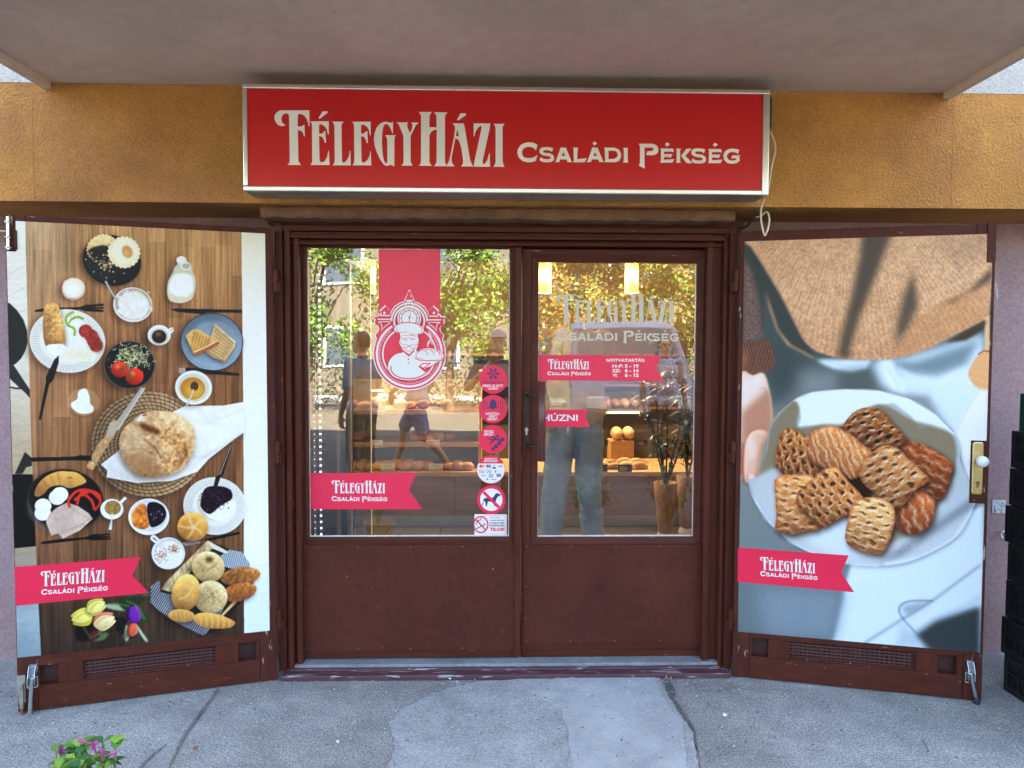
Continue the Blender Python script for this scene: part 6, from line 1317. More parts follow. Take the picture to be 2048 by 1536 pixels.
# old floor bolt at the left shutter's foot
u, zt = PLS.px(44, 1352)
fb = MB(); fb.pbox(PLS, u - .016, u + .012, .05, zt + .004, .0006, .0035)
fo = fb.build('floor_bolt', mat('old_zinc', (.42, .42, .36), .5, .3, 20, metal=.8, stains=(.25, .14, .08), stscale=14), SL)
MB().tube([PLS.at(u - .001, zt - .03, .009), PLS.at(u - .001, .03, .009)], .009, 14).build('bolt_sleeve', MATS['old_zinc'], fo)
MB().tube([PLS.at(u - .001, .032, .009), PLS.at(u - .001, .004, .009)], .006, 12).build('bolt_tip', mat('rusty_steel', (.16, .08, .05), .75, .3, 30), fo)
# brass plate, knob and cylinder on the right shutter
u0_, z1_ = PRS.px(1945, 884); u1_, z0_ = PRS.px(1964, 989)
BR_ = mat('brushed_brass', (.80, .68, .34), .30, .05, 10, metal=1.0)
MB().pbox(PRS, u0_ - .004, u1_ + .012, z0_ - .012, z1_ + .006, .0002, .001).build('lock_recess', BROWN_OLD, SR)
pl = MB(); uc = (u0_ + u1_) / 2; hw = (u1_ - u0_) / 2
pts = [(uc - hw, z0_ + .008), (uc - hw * .7, z0_), (uc + hw * .7, z0_), (uc + hw, z0_ + .008), (uc + hw, z1_ - .008), (uc + hw * .7, z1_), (uc - hw * .7, z1_), (uc - hw, z1_ - .008)]
a = [PRS.at(u, v, .001) for u, v in pts]; b = [PRS.at(u, v, .006) for u, v in pts]; c = [PRS.at(uc + (u - uc) * .86, (z0_ + z1_) / 2 + (v - (z0_ + z1_) / 2) * .98, .008) for u, v in pts]
pl.add(a + b + c, [tuple(range(16, 24))] + [(i, (i + 1) % 8, 8 + (i + 1) % 8, 8 + i) for i in range(8)] + [(8 + i, 8 + (i + 1) % 8, 16 + (i + 1) % 8, 16 + i) for i in range(8)])
plate = pl.build('lock_plate', BR_, SR)
zk = PRS.px(1957, 920)[1]; rm = PRS.n.to_track_quat('Z', 'Y').to_matrix()
MB().lathe([(.011, 0), (.010, .012), (.009, .022), (.013, .026), (.0225, .033), (.0245, .042), (.0235, .051), (.016, .058), (.004, .0605)], PRS.at(uc + .002, zk, .008), 28, M=rm).build('door_knob', mat('white_enamel', (.74, .75, .76), .22, .02, 8, coat=.3), plate)
zk = PRS.px(1954, 965)[1]
m = MB(); m.tube([PRS.at(uc, zk, .008), PRS.at(uc, zk, .012)], .0085, 16); m.pbox(PRS, uc - .0042, uc + .0042, zk - .020, zk - .004, .008, .0118)
m.build('lock_cylinder', mat('dark_brass', (.30, .22, .11), .4, metal=1.0), plate)
MB().pbox(PRS, uc - .0008, uc + .0008, zk - .004, zk + .004, .0121, .0126).build('keyhole', RUBBER, plate)
for vv in (z1_ - .008, z0_ + .008): MB().tube([PRS.at(uc, vv, .0075), PRS.at(uc, vv, .0095)], .0035, 10).build('screw', BR_, plate)
# spring catch on the outer edge
us, zs_ = PRS.px(1996, 588)
sp = [Vector(PRS.at(WR + .008 + .006 * math.cos(t), PRS.px(1994, 567)[1] - t * .0012, -.02 + .006 * math.sin(t))) for t in np.linspace(0, 2 * math.pi * 9, 110)]
sm = MB().tube([p + Vector((i * .00012, 0, 0)) for i, p in enumerate(sp)], .0013, 6)
sm.build('spring_catch', STEEL, SR)
# sign and hook on the lilac wall to the right
q0 = PR.px(1984.5, 1000); q1 = PR.px(2010, 1026)
ds = MB().pbox(PR, q0[0], q1[0], q1[1], q0[1], .0006, .003)
dg = ds.build('dog_hook_sign', mat('white_plate', (.62, .64, .66), .4, .05, 30)); tag(dg, 'small white square plate with a line drawing of a leashed dog', 'sign')
K8 = 6.4
d8 = lambda *p: [(1920 + x / K8, 860 + y / K8) for x, y in p]
m = MB(); q = 0
for pts in (((440, 905), (480, 935), (520, 970)), ((435, 975), (480, 978), (515, 968), (540, 932), (545, 950), (560, 955), (560, 975), (535, 975), (525, 970), (530, 1000), (525, 1040), (530, 1052), (512, 1052), (510, 1030), (500, 1015), (465, 1016), (452, 1050), (438, 1050), (444, 1030), (438, 1000), (436, 975)), ((436, 1000), (425, 1048), (440, 1050))):
    m.flat(PR, [stroke(smooth(d8(*pts), 3, False), .85)], .0034 + q, 0, 'px'); q += .0003
m.build('dog_drawing', BLACKV, dg)
u, z = PR.px(2004, 1068)
m = MB(); m.tube([PR.at(u + .018 * math.sin(t), z - .018 * math.cos(t) , .018 + .004 * math.cos(t)) for t in np.linspace(.3, 2 * math.pi - .6, 24)], .0028, 8)
m.tube([PR.at(u - .014, z + .014, .0), PR.at(u - .012, z + .015, .018)], .003, 8)
tag(m.build('leash_hook', STEEL), 'round steel ring hook screwed into the wall below the dog plate', 'hook')
# ================================================================ PEOPLE
from mathutils import noise as mnoise
SKIN = mat('skin', (.52, .30, .21), .5, .06, 12, .1, 200, sss=.08)
SKIN_D = mat('tanned_skin', (.40, .21, .14), .5, .06, 12, .1, 200, sss=.08)
def capsule(mb, p0, p1, r0, r1, n=14):
    p0, p1 = Vector(p0), Vector(p1)
    mb.tube([p0, p0.lerp(p1, .33), p0.lerp(p1, .66), p1], [r0, r0 + (r1 - r0) * .33, r0 + (r1 - r0) * .66, r1], n)
    mb.ell(p0, (r0,) * 3, n=n, k=8); mb.ell(p1, (r1,) * 3, n=n, k=8)
def fuse(mb, name, m, parent, voxel=.009, smooth_it=4, wrinkle=0.0, wsc=9.0, seed=0, stretch=(1, 1, 1)):
    """overlapping volumes melted into one continuous skin"""
    me = bpy.data.meshes.new(name); me.from_pydata(mb.v, [], mb.f); me.update()
    o = bpy.data.objects.new(name, me); COL.objects.link(o)
    r = o.modifiers.new('r', 'REMESH'); r.mode = 'VOXEL'; r.voxel_size = voxel; r.use_smooth_shade = True
    if smooth_it:
        s_ = o.modifiers.new('s', 'SMOOTH'); s_.factor = .5; s_.iterations = smooth_it
    dg = bpy.context.evaluated_depsgraph_get(); m2 = bpy.data.meshes.new_from_object(o.evaluated_get(dg))
    bpy.data.objects.remove(o); bpy.data.meshes.remove(me)
    if wrinkle:
        nrm = [v.normal.copy() for v in m2.vertices]
        for v, n_ in zip(m2.vertices, nrm):
            q = Vector((v.co.x * wsc * stretch[0] + seed, v.co.y * wsc * stretch[1], v.co.z * wsc * stretch[2]))
            a = mnoise.noise(q) + .5 * mnoise.noise(q * 2.1)
            v.co += n_ * (wrinkle * (1 - 2 * abs(a)))
    m2.name = name; m2.materials.clear(); m2.materials.append(m)
    m2.polygons.foreach_set('use_smooth', [True] * len(m2.polygons))
    o = bpy.data.objects.new(name, m2); COL.objects.link(o); o.parent = parent
    return o
def hand(mb, w, d, side, curl=.5, up=Vector((0, -1, 0))):
    """w: wrist, d: direction of the palm, five fingers bent by curl; side +1/-1 puts the thumb"""
    w, d = Vector(w), Vector(d).normalized(); across = d.cross(up).normalized(); nrm = across.cross(d).normalized()
    mb.ell(w + d * .045, (.012, .012, .012)); 
    for k in (-1, -.33, .33, 1): capsule(mb, w + d * .01 + across * .018 * k, w + d * .085 + across * .029 * k, .014, .0115, 8)
    for i, k in enumerate((-1, -.33, .33, 1)):
        L = (.062, .078, .083, .072)[i] if side > 0 else (.072, .083, .078, .062)[i]
        b = w + d * .088 + across * .029 * k; m = b + (d * math.cos(curl * .7) + nrm * math.sin(curl * .7)) * L * .48
        t = m + (d * math.cos(curl * 1.7) + nrm * math.sin(curl * 1.7)) * L * .5
        capsule(mb, b, m, .0095, .0088, 8); capsule(mb, m, t, .0088, .0075, 8)
    b = w + d * .03 + across * .03 * side; m = b + d * .03 + across * .028 * side + nrm * .01; t = m + d * .032 + across * .008 * side + nrm * .016 * curl
    capsule(mb, b, m, .0125, .0105, 8); capsule(mb, m, t, .0105, .0085, 8)
def person(loc, rz, label, J, top, bottom, shorts=False, hair='short', skin=SKIN, shoes=(.03, .03, .035), h=1.0, sleeve=.5, loose=1.0, face=True, cap=None, headturn=0.0, barefoot=False, seed=1):
    """faces -Y in its own frame; J gives elbow, wrist, knee, ankle points for each side (L = +x)"""
    t = thing('person', loc, label, 'person', rz=rz)
    V = lambda p: Vector(p) * h
    b = MB()
    E = lambda c, r, M=None: b.ell(V(c), tuple(q * h for q in r), n=20, k=12, M=M)
    E((0, 0, 1.29), (.16, .105, .19)); E((0, -.005, 1.10), (.145, .10, .18)); E((0, .01, .96), (.16, .11, .12)); E((0, 0, 1.42), (.17, .075, .06))
    hd = Matrix.Rotation(headturn, 3, 'Z')
    def HV(p): return hd @ V((p[0], p[1], p[2]))
    capsule(b, V((0, .015, 1.42)), V((0, -.0, 1.56)), .058 * h, .052 * h)
    b.ell(HV((0, .012, 1.655)), (.074 * h, .095 * h, .098 * h), n=22, k=14, M=hd); b.ell(HV((0, -.028, 1.595)), (.056 * h, .062 * h, .066 * h), n=18, k=12, M=hd)
    capsule(b, HV((0, -.088, 1.645)), HV((0, -.106, 1.607)), .010 * h, .015 * h, 10)
    capsule(b, HV((-.04, -.075, 1.668)), HV((.04, -.075, 1.668)), .013 * h, .013 * h, 8); capsule(b, HV((-.02, -.086, 1.572)), HV((.02, -.086, 1.572)), .010 * h, .010 * h, 8); capsule(b, HV((0, -.072, 1.545)), HV((0, -.078, 1.543)), .02 * h, .02 * h, 8)
    for s in (-1, 1): b.ell(HV((s * .077, .012, 1.63)), (.012 * h, .022 * h, .034 * h), n=10, k=8, M=hd)
    for k in ('L', 'R'):
        s = 1 if k == 'L' else -1
        sh_, el, wr, hdir = V((s * .19, .0, 1.425)), V(J['el' + k]), V(J['wr' + k]), Vector(J.get('hd' + k, (0, 0, -1)))
        capsule(b, sh_, el, .052 * h, .041 * h); capsule(b, el, wr, .041 * h, .026 * h)
        hand(b, wr, hdir, s * J.get('th', 1), J.get('curl', .5), Vector(J.get('up' + k, (0, -1, 0))))
        hip, kn, an = V((s * .09, .0, .93)), V(J['kn' + k]), V(J['an' + k])
        capsule(b, hip, kn, .085 * h, .056 * h); capsule(b, kn, kn.lerp(an, .35) + Vector((0, .02, 0)), .054 * h, .056 * h); capsule(b, kn.lerp(an, .35) + Vector((0, .02, 0)), an, .055 * h, .036 * h)
        toe = an + V((s * .02, -.15, -.045)); capsule(b, an + V((0, .03, -.04)), toe, .036 * h, .03 * h)
    body = fuse(b, 'body', skin, t, .0085)
    # shirt
    c = MB(); q = 1.10 * loose
    for cc, r in (((0, 0, 1.29), (.165 * q, .115 * q, .19)), ((0, -.0, 1.12), (.158 * q, .118 * q, .2)), ((0, .005, .96), (.168 * q, .125 * q, .13)), ((0, 0, 1.42), (.175, .085, .064))): c.ell(V(cc), tuple(z * h for z in r), n=24, k=12)
    for k in ('L', 'R'):
        s = 1 if k == 'L' else -1; sh_, el = V((s * .185, .0, 1.42)), V(J['el' + k]); e = sh_.lerp(el, min(1, sleeve * 1.7))
        capsule(c, sh_, e, .064 * h, .058 * h * loose)
        if sleeve > .6: capsule(c, el, V(J['wr' + k]).lerp(el, .12), .054 * h, .042 * h)
    shirt = fuse(c, 'shirt', top, t, .011, 3, .008, 7, seed, (1, 1, .7))
    # trousers or shorts
    c = MB(); c.ell(V((0, .01, .95)), (.172 * h, .123 * h, .12 * h), n=22, k=10)
    for k in ('L', 'R'):
        s = 1 if k == 'L' else -1; hip, kn, an = V((s * .088, .0, .92)), V(J['kn' + k]), V(J['an' + k])
        if shorts: capsule(c, hip, hip.lerp(kn, .86), .1 * h, .085 * h)
        else: capsule(c, hip, kn, .1 * h, .078 * h * loose); capsule(c, kn, an + (an - kn) * .02, .076 * h * loose, .064 * h * loose)
    fuse(c, 'shorts' if shorts else 'trousers', bottom, t, .011, 3, .009, 8, seed + 3, (1, 1, 1.6))
    for k in ('L', 'R'):
        s = 1 if k == 'L' else -1; an = V(J['an' + k]); m = MB()
        capsule(m, an + V((0, .035, -.045)), an + V((s * .02, -.16, -.052)), .043 * h, .036 * h); capsule(m, an + V((0, .03, -.01)), an + V((0, .0, -.03)), .046 * h, .044 * h)
        mz = min(z for _, _, z in m.v); 
        fuse(m, 'shoe', mat('shoe_%d%d%d' % tuple(int(q * 100) for q in shoes), shoes, .6, .15, 20), t, .009, 2)
    if hair:
        m = MB(); m.ell(HV((0, .022, 1.672)), (.081 * h, .098 * h, .094 * h), n=24, k=14, M=hd, fn=lambda d: 1.0 + .03 * mnoise.noise(d * 6))
        m.v = [v for v in m.v]; hm = fuse(m, 'hair', mat('dark_hair', (.025, .018, .014), .6, .3, 60, .3, 300, stretch=(1, 1, .2)), t, .009, 1, .004, 40, 2)
        bmh = bmesh.new(); bmh.from_mesh(hm.data)
        inv = hd.inverted()
        dl = [v for v in bmh.verts if (inv @ v.co).y < (-.055 + (1.70 * h - v.co.z) * .9) * 1 and v.co.z < 1.70 * h or v.co.z < 1.585 * h]
        bmesh.ops.delete(bmh, geom=dl, context='VERTS'); bmh.to_mesh(hm.data); bmh.free()
    if cap:
        m = MB(); m.ell(HV((0, .012, 1.685)), (.088 * h, .108 * h, .085 * h), n=24, k=14, M=hd); m.ell(HV((0, -.105, 1.692)), (.075 * h, .085 * h, .012 * h), n=20, k=8, M=hd)
        cm = fuse(m, 'cap', cap, t, .009, 2); bmh = bmesh.new(); bmh.from_mesh(cm.data); bmesh.ops.delete(bmh, geom=[v for v in bmh.verts if v.co.z < 1.672 * h], context='VERTS'); bmh.to_mesh(cm.data); bmh.free()
    if face:
        for s in (-1, 1):
            MB().ell(HV((s * .031, -.078, 1.648)), (.012 * h, .009 * h, .0085 * h), n=12, k=8).build('eye', mat('eye_dark', (.05, .035, .03), .2), t).parent = t
        MB().tube([HV((-.024, -.094, 1.574)), HV((0, -.098, 1.5725)), HV((.024, -.094, 1.574))], .0035 * h, 6).build('mouth', mat('lip', (.30, .11, .09), .5), t)
        for o in t.children:
            if o.name.startswith(('mouth', 'eye')): o.matrix_parent_inverse = Matrix(); o.parent = t
    return t
STAND = {'elL': (.27, .03, 1.16), 'wrL': (.27, -.05, .92), 'elR': (-.27, .03, 1.16), 'wrR': (-.27, -.05, .92), 'knL': (.10, -.02, .50), 'anL': (.11, .03, .085), 'knR': (-.10, -.02, .50), 'anR': (-.11, .03, .085), 'upL': (-1, 0, 0), 'upR': (1, 0, 0)}
JEANS = mat('washed_blue_denim', (.26, .39, .57), .85, .16, 10, .5, 260, stretch=(1, 1, .4), stains=(.38, .48, .60), stscale=4)
LINEN = mat('beige_linen_shirt', (.56, .47, .36), .85, .08, 9, .4, 300)
GREYT = mat('grey_blue_cotton', (.16, .20, .26), .85, .1, 8, .3, 260)
NAVYT = mat('navy_cotton', (.06, .055, .12), .85, .1, 8, .3, 260)
LILT = mat('pale_lilac_cotton', (.50, .44, .50), .85, .08, 8, .3, 260)
SHORTS = mat('violet_blue_shorts', (.15, .14, .30), .85, .1, 8, .3, 200)
DARKP = mat('dark_trousers', (.03, .033, .045), .85, .1, 8, .3, 200)
# customer inside, seen from behind, weight on his right leg
J = dict(STAND); J.update({'elL': (.25, -.06, 1.19), 'wrL': (.17, -.27, 1.20), 'elR': (-.26, -.05, 1.18), 'wrR': (-.18, -.27, 1.18), 'hdL': (-.4, -.9, .1), 'hdR': (.4, -.9, .1), 'upL': (0, 0, -1), 'upR': (0, 0, -1),
                           'knL': (.12, -.02, .50), 'anL': (.175, .02, .085), 'knR': (-.10, -.03, .50), 'anR': (-.135, -.02, .085), 'curl': .8})
person((pp(1150, 900, 4.75).x, 4.75, .21), math.pi + .1, 'customer in loose beige shirt and pale jeans at the counter, seen from behind', J, LINEN, JEANS, sleeve=.55, loose=1.12, hair='short', skin=SKIN, shoes=(.45, .40, .34), face=False, seed=4)
# bystander beside the photographer, mirrored in the left pane
J = dict(STAND); J.update({'elL': (.27, -.02, 1.17), 'wrL': (.20, -.22, 1.12), 'hdL': (-.3, -.9, 0), 'upL': (0, 0, -1)})
person((-1.36, -.45, 0), R(-62), 'man in a grey blue shirt standing in profile, mirrored in the left pane', J, GREYT, DARKP, skin=SKIN_D, seed=6)
# the photographer, phone held up in front of the face
J = dict(STAND); J.update({'elL': (.30, -.13, 1.19), 'wrL': (.075, -.30, 1.44), 'hdL': (-.45, -.15, .9), 'upL': (0, 1, 0), 'elR': (-.27, .02, 1.16), 'wrR': (-.22, -.2, 1.0), 'curl': .9})
PHY = -.36
person((.035, PHY, 0), math.pi, 'man in light cap and navy shirt raising a phone, mirrored in the left pane', J, NAVYT, DARKP, hair=None, cap=mat('grey_cap', (.34, .35, .36), .8, .1, 20, .3, 200), seed=8)
ph_ = thing('mobile_phone', (.0, -.055, 1.5), 'dark mobile phone held up by the mirrored man in a cap', 'phone')
MB().box(-.078, .078, -.060, -.052, 1.50, 1.577).build('phone_case', mat('phone_glass', (.03, .03, .035), .2), ph_, bevel=.003)
MB().lathe([(.009, 0), (.009, .002), (.006, .0022)], (.055, -.0518, 1.555), 16, M=Matrix.Rotation(R(-90), 3, 'X')).build('phone_lens', mat('lens_ring', (.25, .25, .27), .2, metal=1.0), ph_)
# walker in shorts crossing behind
J = dict(STAND); J.update({'knL': (.10, -.20, .55), 'anL': (.09, -.28, .12), 'knR': (-.09, .10, .48), 'anR': (-.09, .38, .15), 'elL': (.26, .14, 1.17), 'wrL': (.25, .05, .96), 'elR': (-.26, -.1, 1.17), 'wrR': (-.24, -.26, 1.02)})
person((-.98, -2.15, 0), R(-84), 'passer-by in violet shorts in mid stride, mirrored in the left pane', J, LILT, SHORTS, shorts=True, skin=SKIN_D, shoes=(.05, .05, .06), seed=11)
# another passer-by mirrored at the right
person((2.05, -1.75, 0), R(175), 'person in pale lilac shirt with hanging arms, mirrored in the right pane', STAND, LILT, DARKP, skin=SKIN_D, seed=13)
# ================================================================ INSIDE THE SHOP
HONEY = mat('honey_wood', (.50, .28, .11), .5, .18, 4, .15, 40, stretch=(1, 6, 6))
WALN = mat('walnut_laminate', (.22, .115, .065), .45, .25, 3, .1, 40, stretch=(1, 6, 8))
GREYM = mat('grey_metal', (.36, .38, .39), .35, .08, 10, metal=.7)
ZF = .21
cnt = thing('bakery_counter', (.4, 5.5, ZF), 'walnut fronted bakery counter with a grey plinth inside the shop', 'counter')
MB().box(-1.25, 2.3, 5.45, 6.1, ZF + .095, .605).build('counter_front', WALN, cnt, bevel=.004)
MB().box(-1.25, 2.3, 5.48, 6.1, ZF + .002, ZF + .094).build('plinth', GREYM, cnt, bevel=.003)
MB().box(-1.27, 2.32, 5.43, 6.12, .606, .64).build('counter_top', HONEY, cnt, bevel=.004)
for x in (-.3, .62, 1.5): MB().box(x - .002, x + .002, 5.4475, 5.4499, ZF + .1, .60).build('panel_joint', BLACKP, cnt)
xa, xb = pp(706, 900, 5.55).x, pp(962, 900, 5.55).x
rack = thing('bread_rack', ((xa + xb) / 2, 5.7, .64), 'honey coloured wooden bread rack with two shelf boards standing on the counter', 'rack')
zb1, zb2 = pp(800, 884, 5.6).z, pp(800, 819, 5.6).z
for z in (zb1, zb2): MB().box(xa, xb, 5.58, 6.0, z - .036, z).build('shelf_board', HONEY, rack, bevel=.003)
for x in (xa + .012, xb - .012): MB().box(x - .012, x + .012, 5.62, 6.0, .641, zb2 + .30).build('upright', HONEY, rack, bevel=.003)
MB().box(xa + .025, xb - .025, 5.985, 5.999, .642, zb2 + .22).build('back_board', mat('pale_board', (.42, .40, .27), .6, .1, 3), rack)
zt_ = pp(800, 800, 5.6).z + .03
WT = mat('warm_tube', (1, .9, .6), .4, emit=(1, .78, .38), estr=.45)
MB().box(xa + .05, xa + .22, 5.6, 5.63, zb2 + .14, zb2 + .15).build('top_light', WT, rack)
CR = [mat('golden_crust', (.50, .24, .07), .55, .3, 18, .3, 60), mat('brown_crust', (.34, .15, .05), .55, .3, 18, .3, 60), mat('pale_crust', (.58, .36, .16), .6, .2, 18, .3, 60)]
for m_ in CR:
    nt = m_.node_tree; b_ = nt.nodes['Principled BSDF']; oi = nt.nodes.new('ShaderNodeObjectInfo'); hs = nt.nodes.new('ShaderNodeHueSaturation'); mr_ = nt.nodes.new('ShaderNodeMapRange')
    mr_.inputs[3].default_value = .55; mr_.inputs[4].default_value = 1.5; nt.links.new(oi.outputs['Random'], mr_.inputs[0]); nt.links.new(mr_.outputs[0], hs.inputs['Value']); hs.inputs['Saturation'].default_value = .88
    src = b_.inputs['Base Color'].links[0].from_socket; nt.links.new(src, hs.inputs['Color']); nt.links.new(hs.outputs[0], b_.inputs['Base Color'])
proto = {}
r = random.Random(2)
def bread(kind, loc, rz, label, group):
    if kind not in proto:
        t = MB()
        if kind == 'roll': t.ell((0, 0, .032), (.048, .042, .034), n=16, k=10, fn=lambda d: 1 + .05 * mnoise.noise(d * 3) - .07 * max(0, d.z) * math.exp(-(d.x * 6) ** 2))
        elif kind == 'loaf': t.ell((0, 0, .05), (.11, .055, .052), n=18, k=12, fn=lambda d: 1 + .05 * mnoise.noise(d * 4) - .05 * max(0, d.z) * abs(math.sin(d.x * 9)))
        else:
            for i in range(9):
                a = (i - 4) / 4 * 1.15; k_ = .016 + .018 * math.cos(a * 1.25); t.ell((.062 * math.sin(a), .03 * math.cos(a) - .02, k_), (k_ * .72, k_ * 1.25, k_), n=10, k=8, M=Matrix.Rotation(-a, 3, 'Z'))
        o = t.build({'roll': 'bread_roll', 'loaf': 'bread_loaf', 'horn': 'crescent_roll'}[kind], CR[0]); proto[kind] = o
    else: o = proto[kind].copy(); COL.objects.link(o)
    o.location = loc; o.rotation_euler = (0, 0, rz); o.scale = (r.uniform(.86, 1.12), r.uniform(.86, 1.1), r.uniform(.8, 1.15))
    tag(o, label, {'roll': 'bread roll', 'loaf': 'loaf', 'horn': 'crescent roll'}[kind], group); return o
def row(px0, px1, Y, z, n, kind, label, group, rows=2, dy=.1):
    x0, x1 = pp(px0, 900, Y).x, pp(px1, 900, Y).x
    for j in range(rows):
        for i in range(n):
            bread(kind, (x0 + (x1 - x0) * (i + .5) / n + r.uniform(-.008, .008), Y + j * dy + r.uniform(-.01, .01), z + .0005), r.uniform(-.4, .4) + (math.pi / 2 if kind == 'loaf' else 0), label, group)
row(720, 762, 5.66, zb2, 2, 'loaf', 'golden loaf on the left of the upper rack board', 'loaves on the upper rack board')
row(785, 905, 5.66, zb2, 5, 'roll', 'round roll on the upper rack board', 'rolls on the upper rack board')
row(818, 908, 5.66, zb1, 5, 'roll', 'golden roll heaped on the lower rack board', 'rolls on the lower rack board', 3, .085)
row(745, 800, 5.52, .6405, 3, 'horn', 'crescent roll on the counter below the rack', 'crescent rolls on the counter')
row(806, 868, 5.52, .6405, 3, 'roll', 'round roll on the counter below the rack', 'rolls on the counter')
row(890, 942, 5.52, .6405, 3, 'roll', 'roll at the right end of the counter below the rack', 'rolls at the right of the counter')
CARD = mat('cream_card', (.70, .64, .50), .6); CSTR = mat('card_red_stripe', (.45, .08, .07), .6); CBLK = mat('black_card', (.02, .022, .03), .5)
def card(px, py, Y, dark=False, w=.105, h=.058):
    P = ypl(Y); u, v = P.px(px, py); m = MB(); z0 = v - h / 2
    m.pbox(P, u - w / 2, u + w / 2, z0, z0 + h, -.002, 0, 0)
    if not dark:
        for i in range(9): m.pbox(P, u - w / 2 + w * (i + .25) / 9, u - w / 2 + w * (i + .75) / 9, z0 + .002, z0 + h * .36, .0003, .0008, 1)
        for k in range(2): m.pbox(P, u - w * .3, u + w * (.3 - .1 * k), z0 + h * (.62 + .18 * k), z0 + h * (.66 + .18 * k), .0003, .0008, 2)
    else:
        for k in range(3): m.pbox(P, u - w * .4, u + w * (.1 + .1 * (k % 2)), z0 + h * (.25 + .22 * k), z0 + h * (.32 + .22 * k), .0003, .0008, 0 if 0 else 3)
    return m.build('price_card', [CBLK if dark else CARD, CSTR, BLACKV, CARD])
for (x, y, Y, g) in ((757, 821, 5.575, 0), (873, 822, 5.575, 0), (752, 888, 5.575, 1), (866, 887, 5.575, 1), (720, 935, 5.44, 2), (776, 935, 5.44, 2), (872, 935, 5.44, 2)):
    tag(card(x, y, Y), ('cream price card with red stripes on the upper rack board', 'cream price card with red stripes on the lower rack board', 'cream price card with red stripes at the counter edge')[g], 'price card', ('price cards on the upper board', 'price cards on the lower board', 'price cards at the counter edge')[g])
for x in (1201, 1250): tag(card(x, 937, 5.44, True), 'black price card at the counter edge beside the customer', 'price card', 'black price cards')
for x in (1206, 1285): tag(card(x, 886, 5.9, True, .08, .05), 'black price card higher up behind the customer', 'price card', 'black price cards behind')
row(1192, 1290, 5.55, .6405, 4, 'horn', 'crescent roll on the counter to the right of the customer', 'crescent rolls beside the customer', 2)
wb = thing('wooden_box', (pp(1244, 890, 5.9).x, 5.9, .64), 'pale wooden box with two loaves on it, right of the customer', 'box')
bx0, bx1 = pp(1222, 900, 5.85).x, pp(1268, 900, 5.85).x
zt_ = pp(1244, 882, 5.85).z
MB().box(bx0, bx1, 5.85, 6.05, .641, zt_).build('box_body', HONEY, wb, bevel=.004)
for x in (1234, 1257): bread('loaf', (pp(x, 880, 5.93).x, 5.95, zt_), 1.5, 'loaf lying on the pale wooden box', 'loaves on the wooden box')
# back shelves with baskets
bs = thing('back_shelf', (1.2, 8.3, ZF), 'dark shelf along the back wall with a bright tube light', 'shelf')
for z in (.9, 1.16, 1.5): MB().box(-2.6, 2.9, 8.15, 8.59, z, z + .03).build('shelf_board', WALN, bs)
lt0, lt1 = pp(1205, 825, 7.4), pp(1279, 825, 7.4)
MB().box(lt0.x, lt1.x, 7.4, 7.44, lt0.z - .01, lt0.z + .012).build('tube_light', MATS['warm_tube'], bs)
MB().box(lt0.x - .03, lt1.x + .03, 7.38, 8.16, lt0.z + .0125, lt0.z + .03).build('light_shelf', WALN, bs)
for i, (x, c) in enumerate(((1215, CR[1]), (1232, CR[0]), (1250, CR[2]), (1268, CR[1]))):
    o = MB().ell((pp(x, 800, 7.6).x, 7.6, lt0.z + .031 + .05), (.05, .16, .05), n=14, k=10, fn=lambda d: 1 + .06 * mnoise.noise(d * 5)).build('bread_loaf', c)
    tag(o, 'loaf on the small lit shelf behind the customer', 'loaf', 'loaves on the lit shelf')
# pendant lamps, lit
LAMP = bpy.data.materials.new('lamp_glow'); LAMP.use_nodes = True
nt = LAMP.node_tree; b_ = nt.nodes['Principled BSDF']; b_.inputs['Base Color'].default_value = (.8, .6, .25, 1); b_.inputs['Emission Color'].default_value = (1, .62, .14, 1)
tl_ = nt.nodes.new('ShaderNodeTexCoord'); sx_ = nt.nodes.new('ShaderNodeSeparateXYZ'); nt.links.new(tl_.outputs['Object'], sx_.inputs[0])
rl_ = nt.nodes.new('ShaderNodeValToRGB'); rl_.color_ramp.interpolation = 'EASE'   # the bulb sits a little below the middle of the glass
mr_ = nt.nodes.new('ShaderNodeMapRange'); mr_.inputs[1].default_value = 0; mr_.inputs[2].default_value = .30; nt.links.new(sx_.outputs[2], mr_.inputs[0]); nt.links.new(mr_.outputs[0], rl_.inputs[0])
e_ = rl_.color_ramp.elements; e_[0].position = 0; e_[0].color = (.10, .10, .10, 1); e_[1].position = 1; e_[1].color = (.06, .06, .06, 1)
for p_, v_ in ((.18, .16), (.34, .95), (.56, .95), (.74, .14)): q_ = rl_.color_ramp.elements.new(p_); q_.color = (v_, v_, v_, 1)
nt.links.new(rl_.outputs[0], b_.inputs['Emission Strength'])
BULB = mat('bulb_glow', (1, .9, .7), .4, emit=(1, .82, .50), estr=5)
first = None
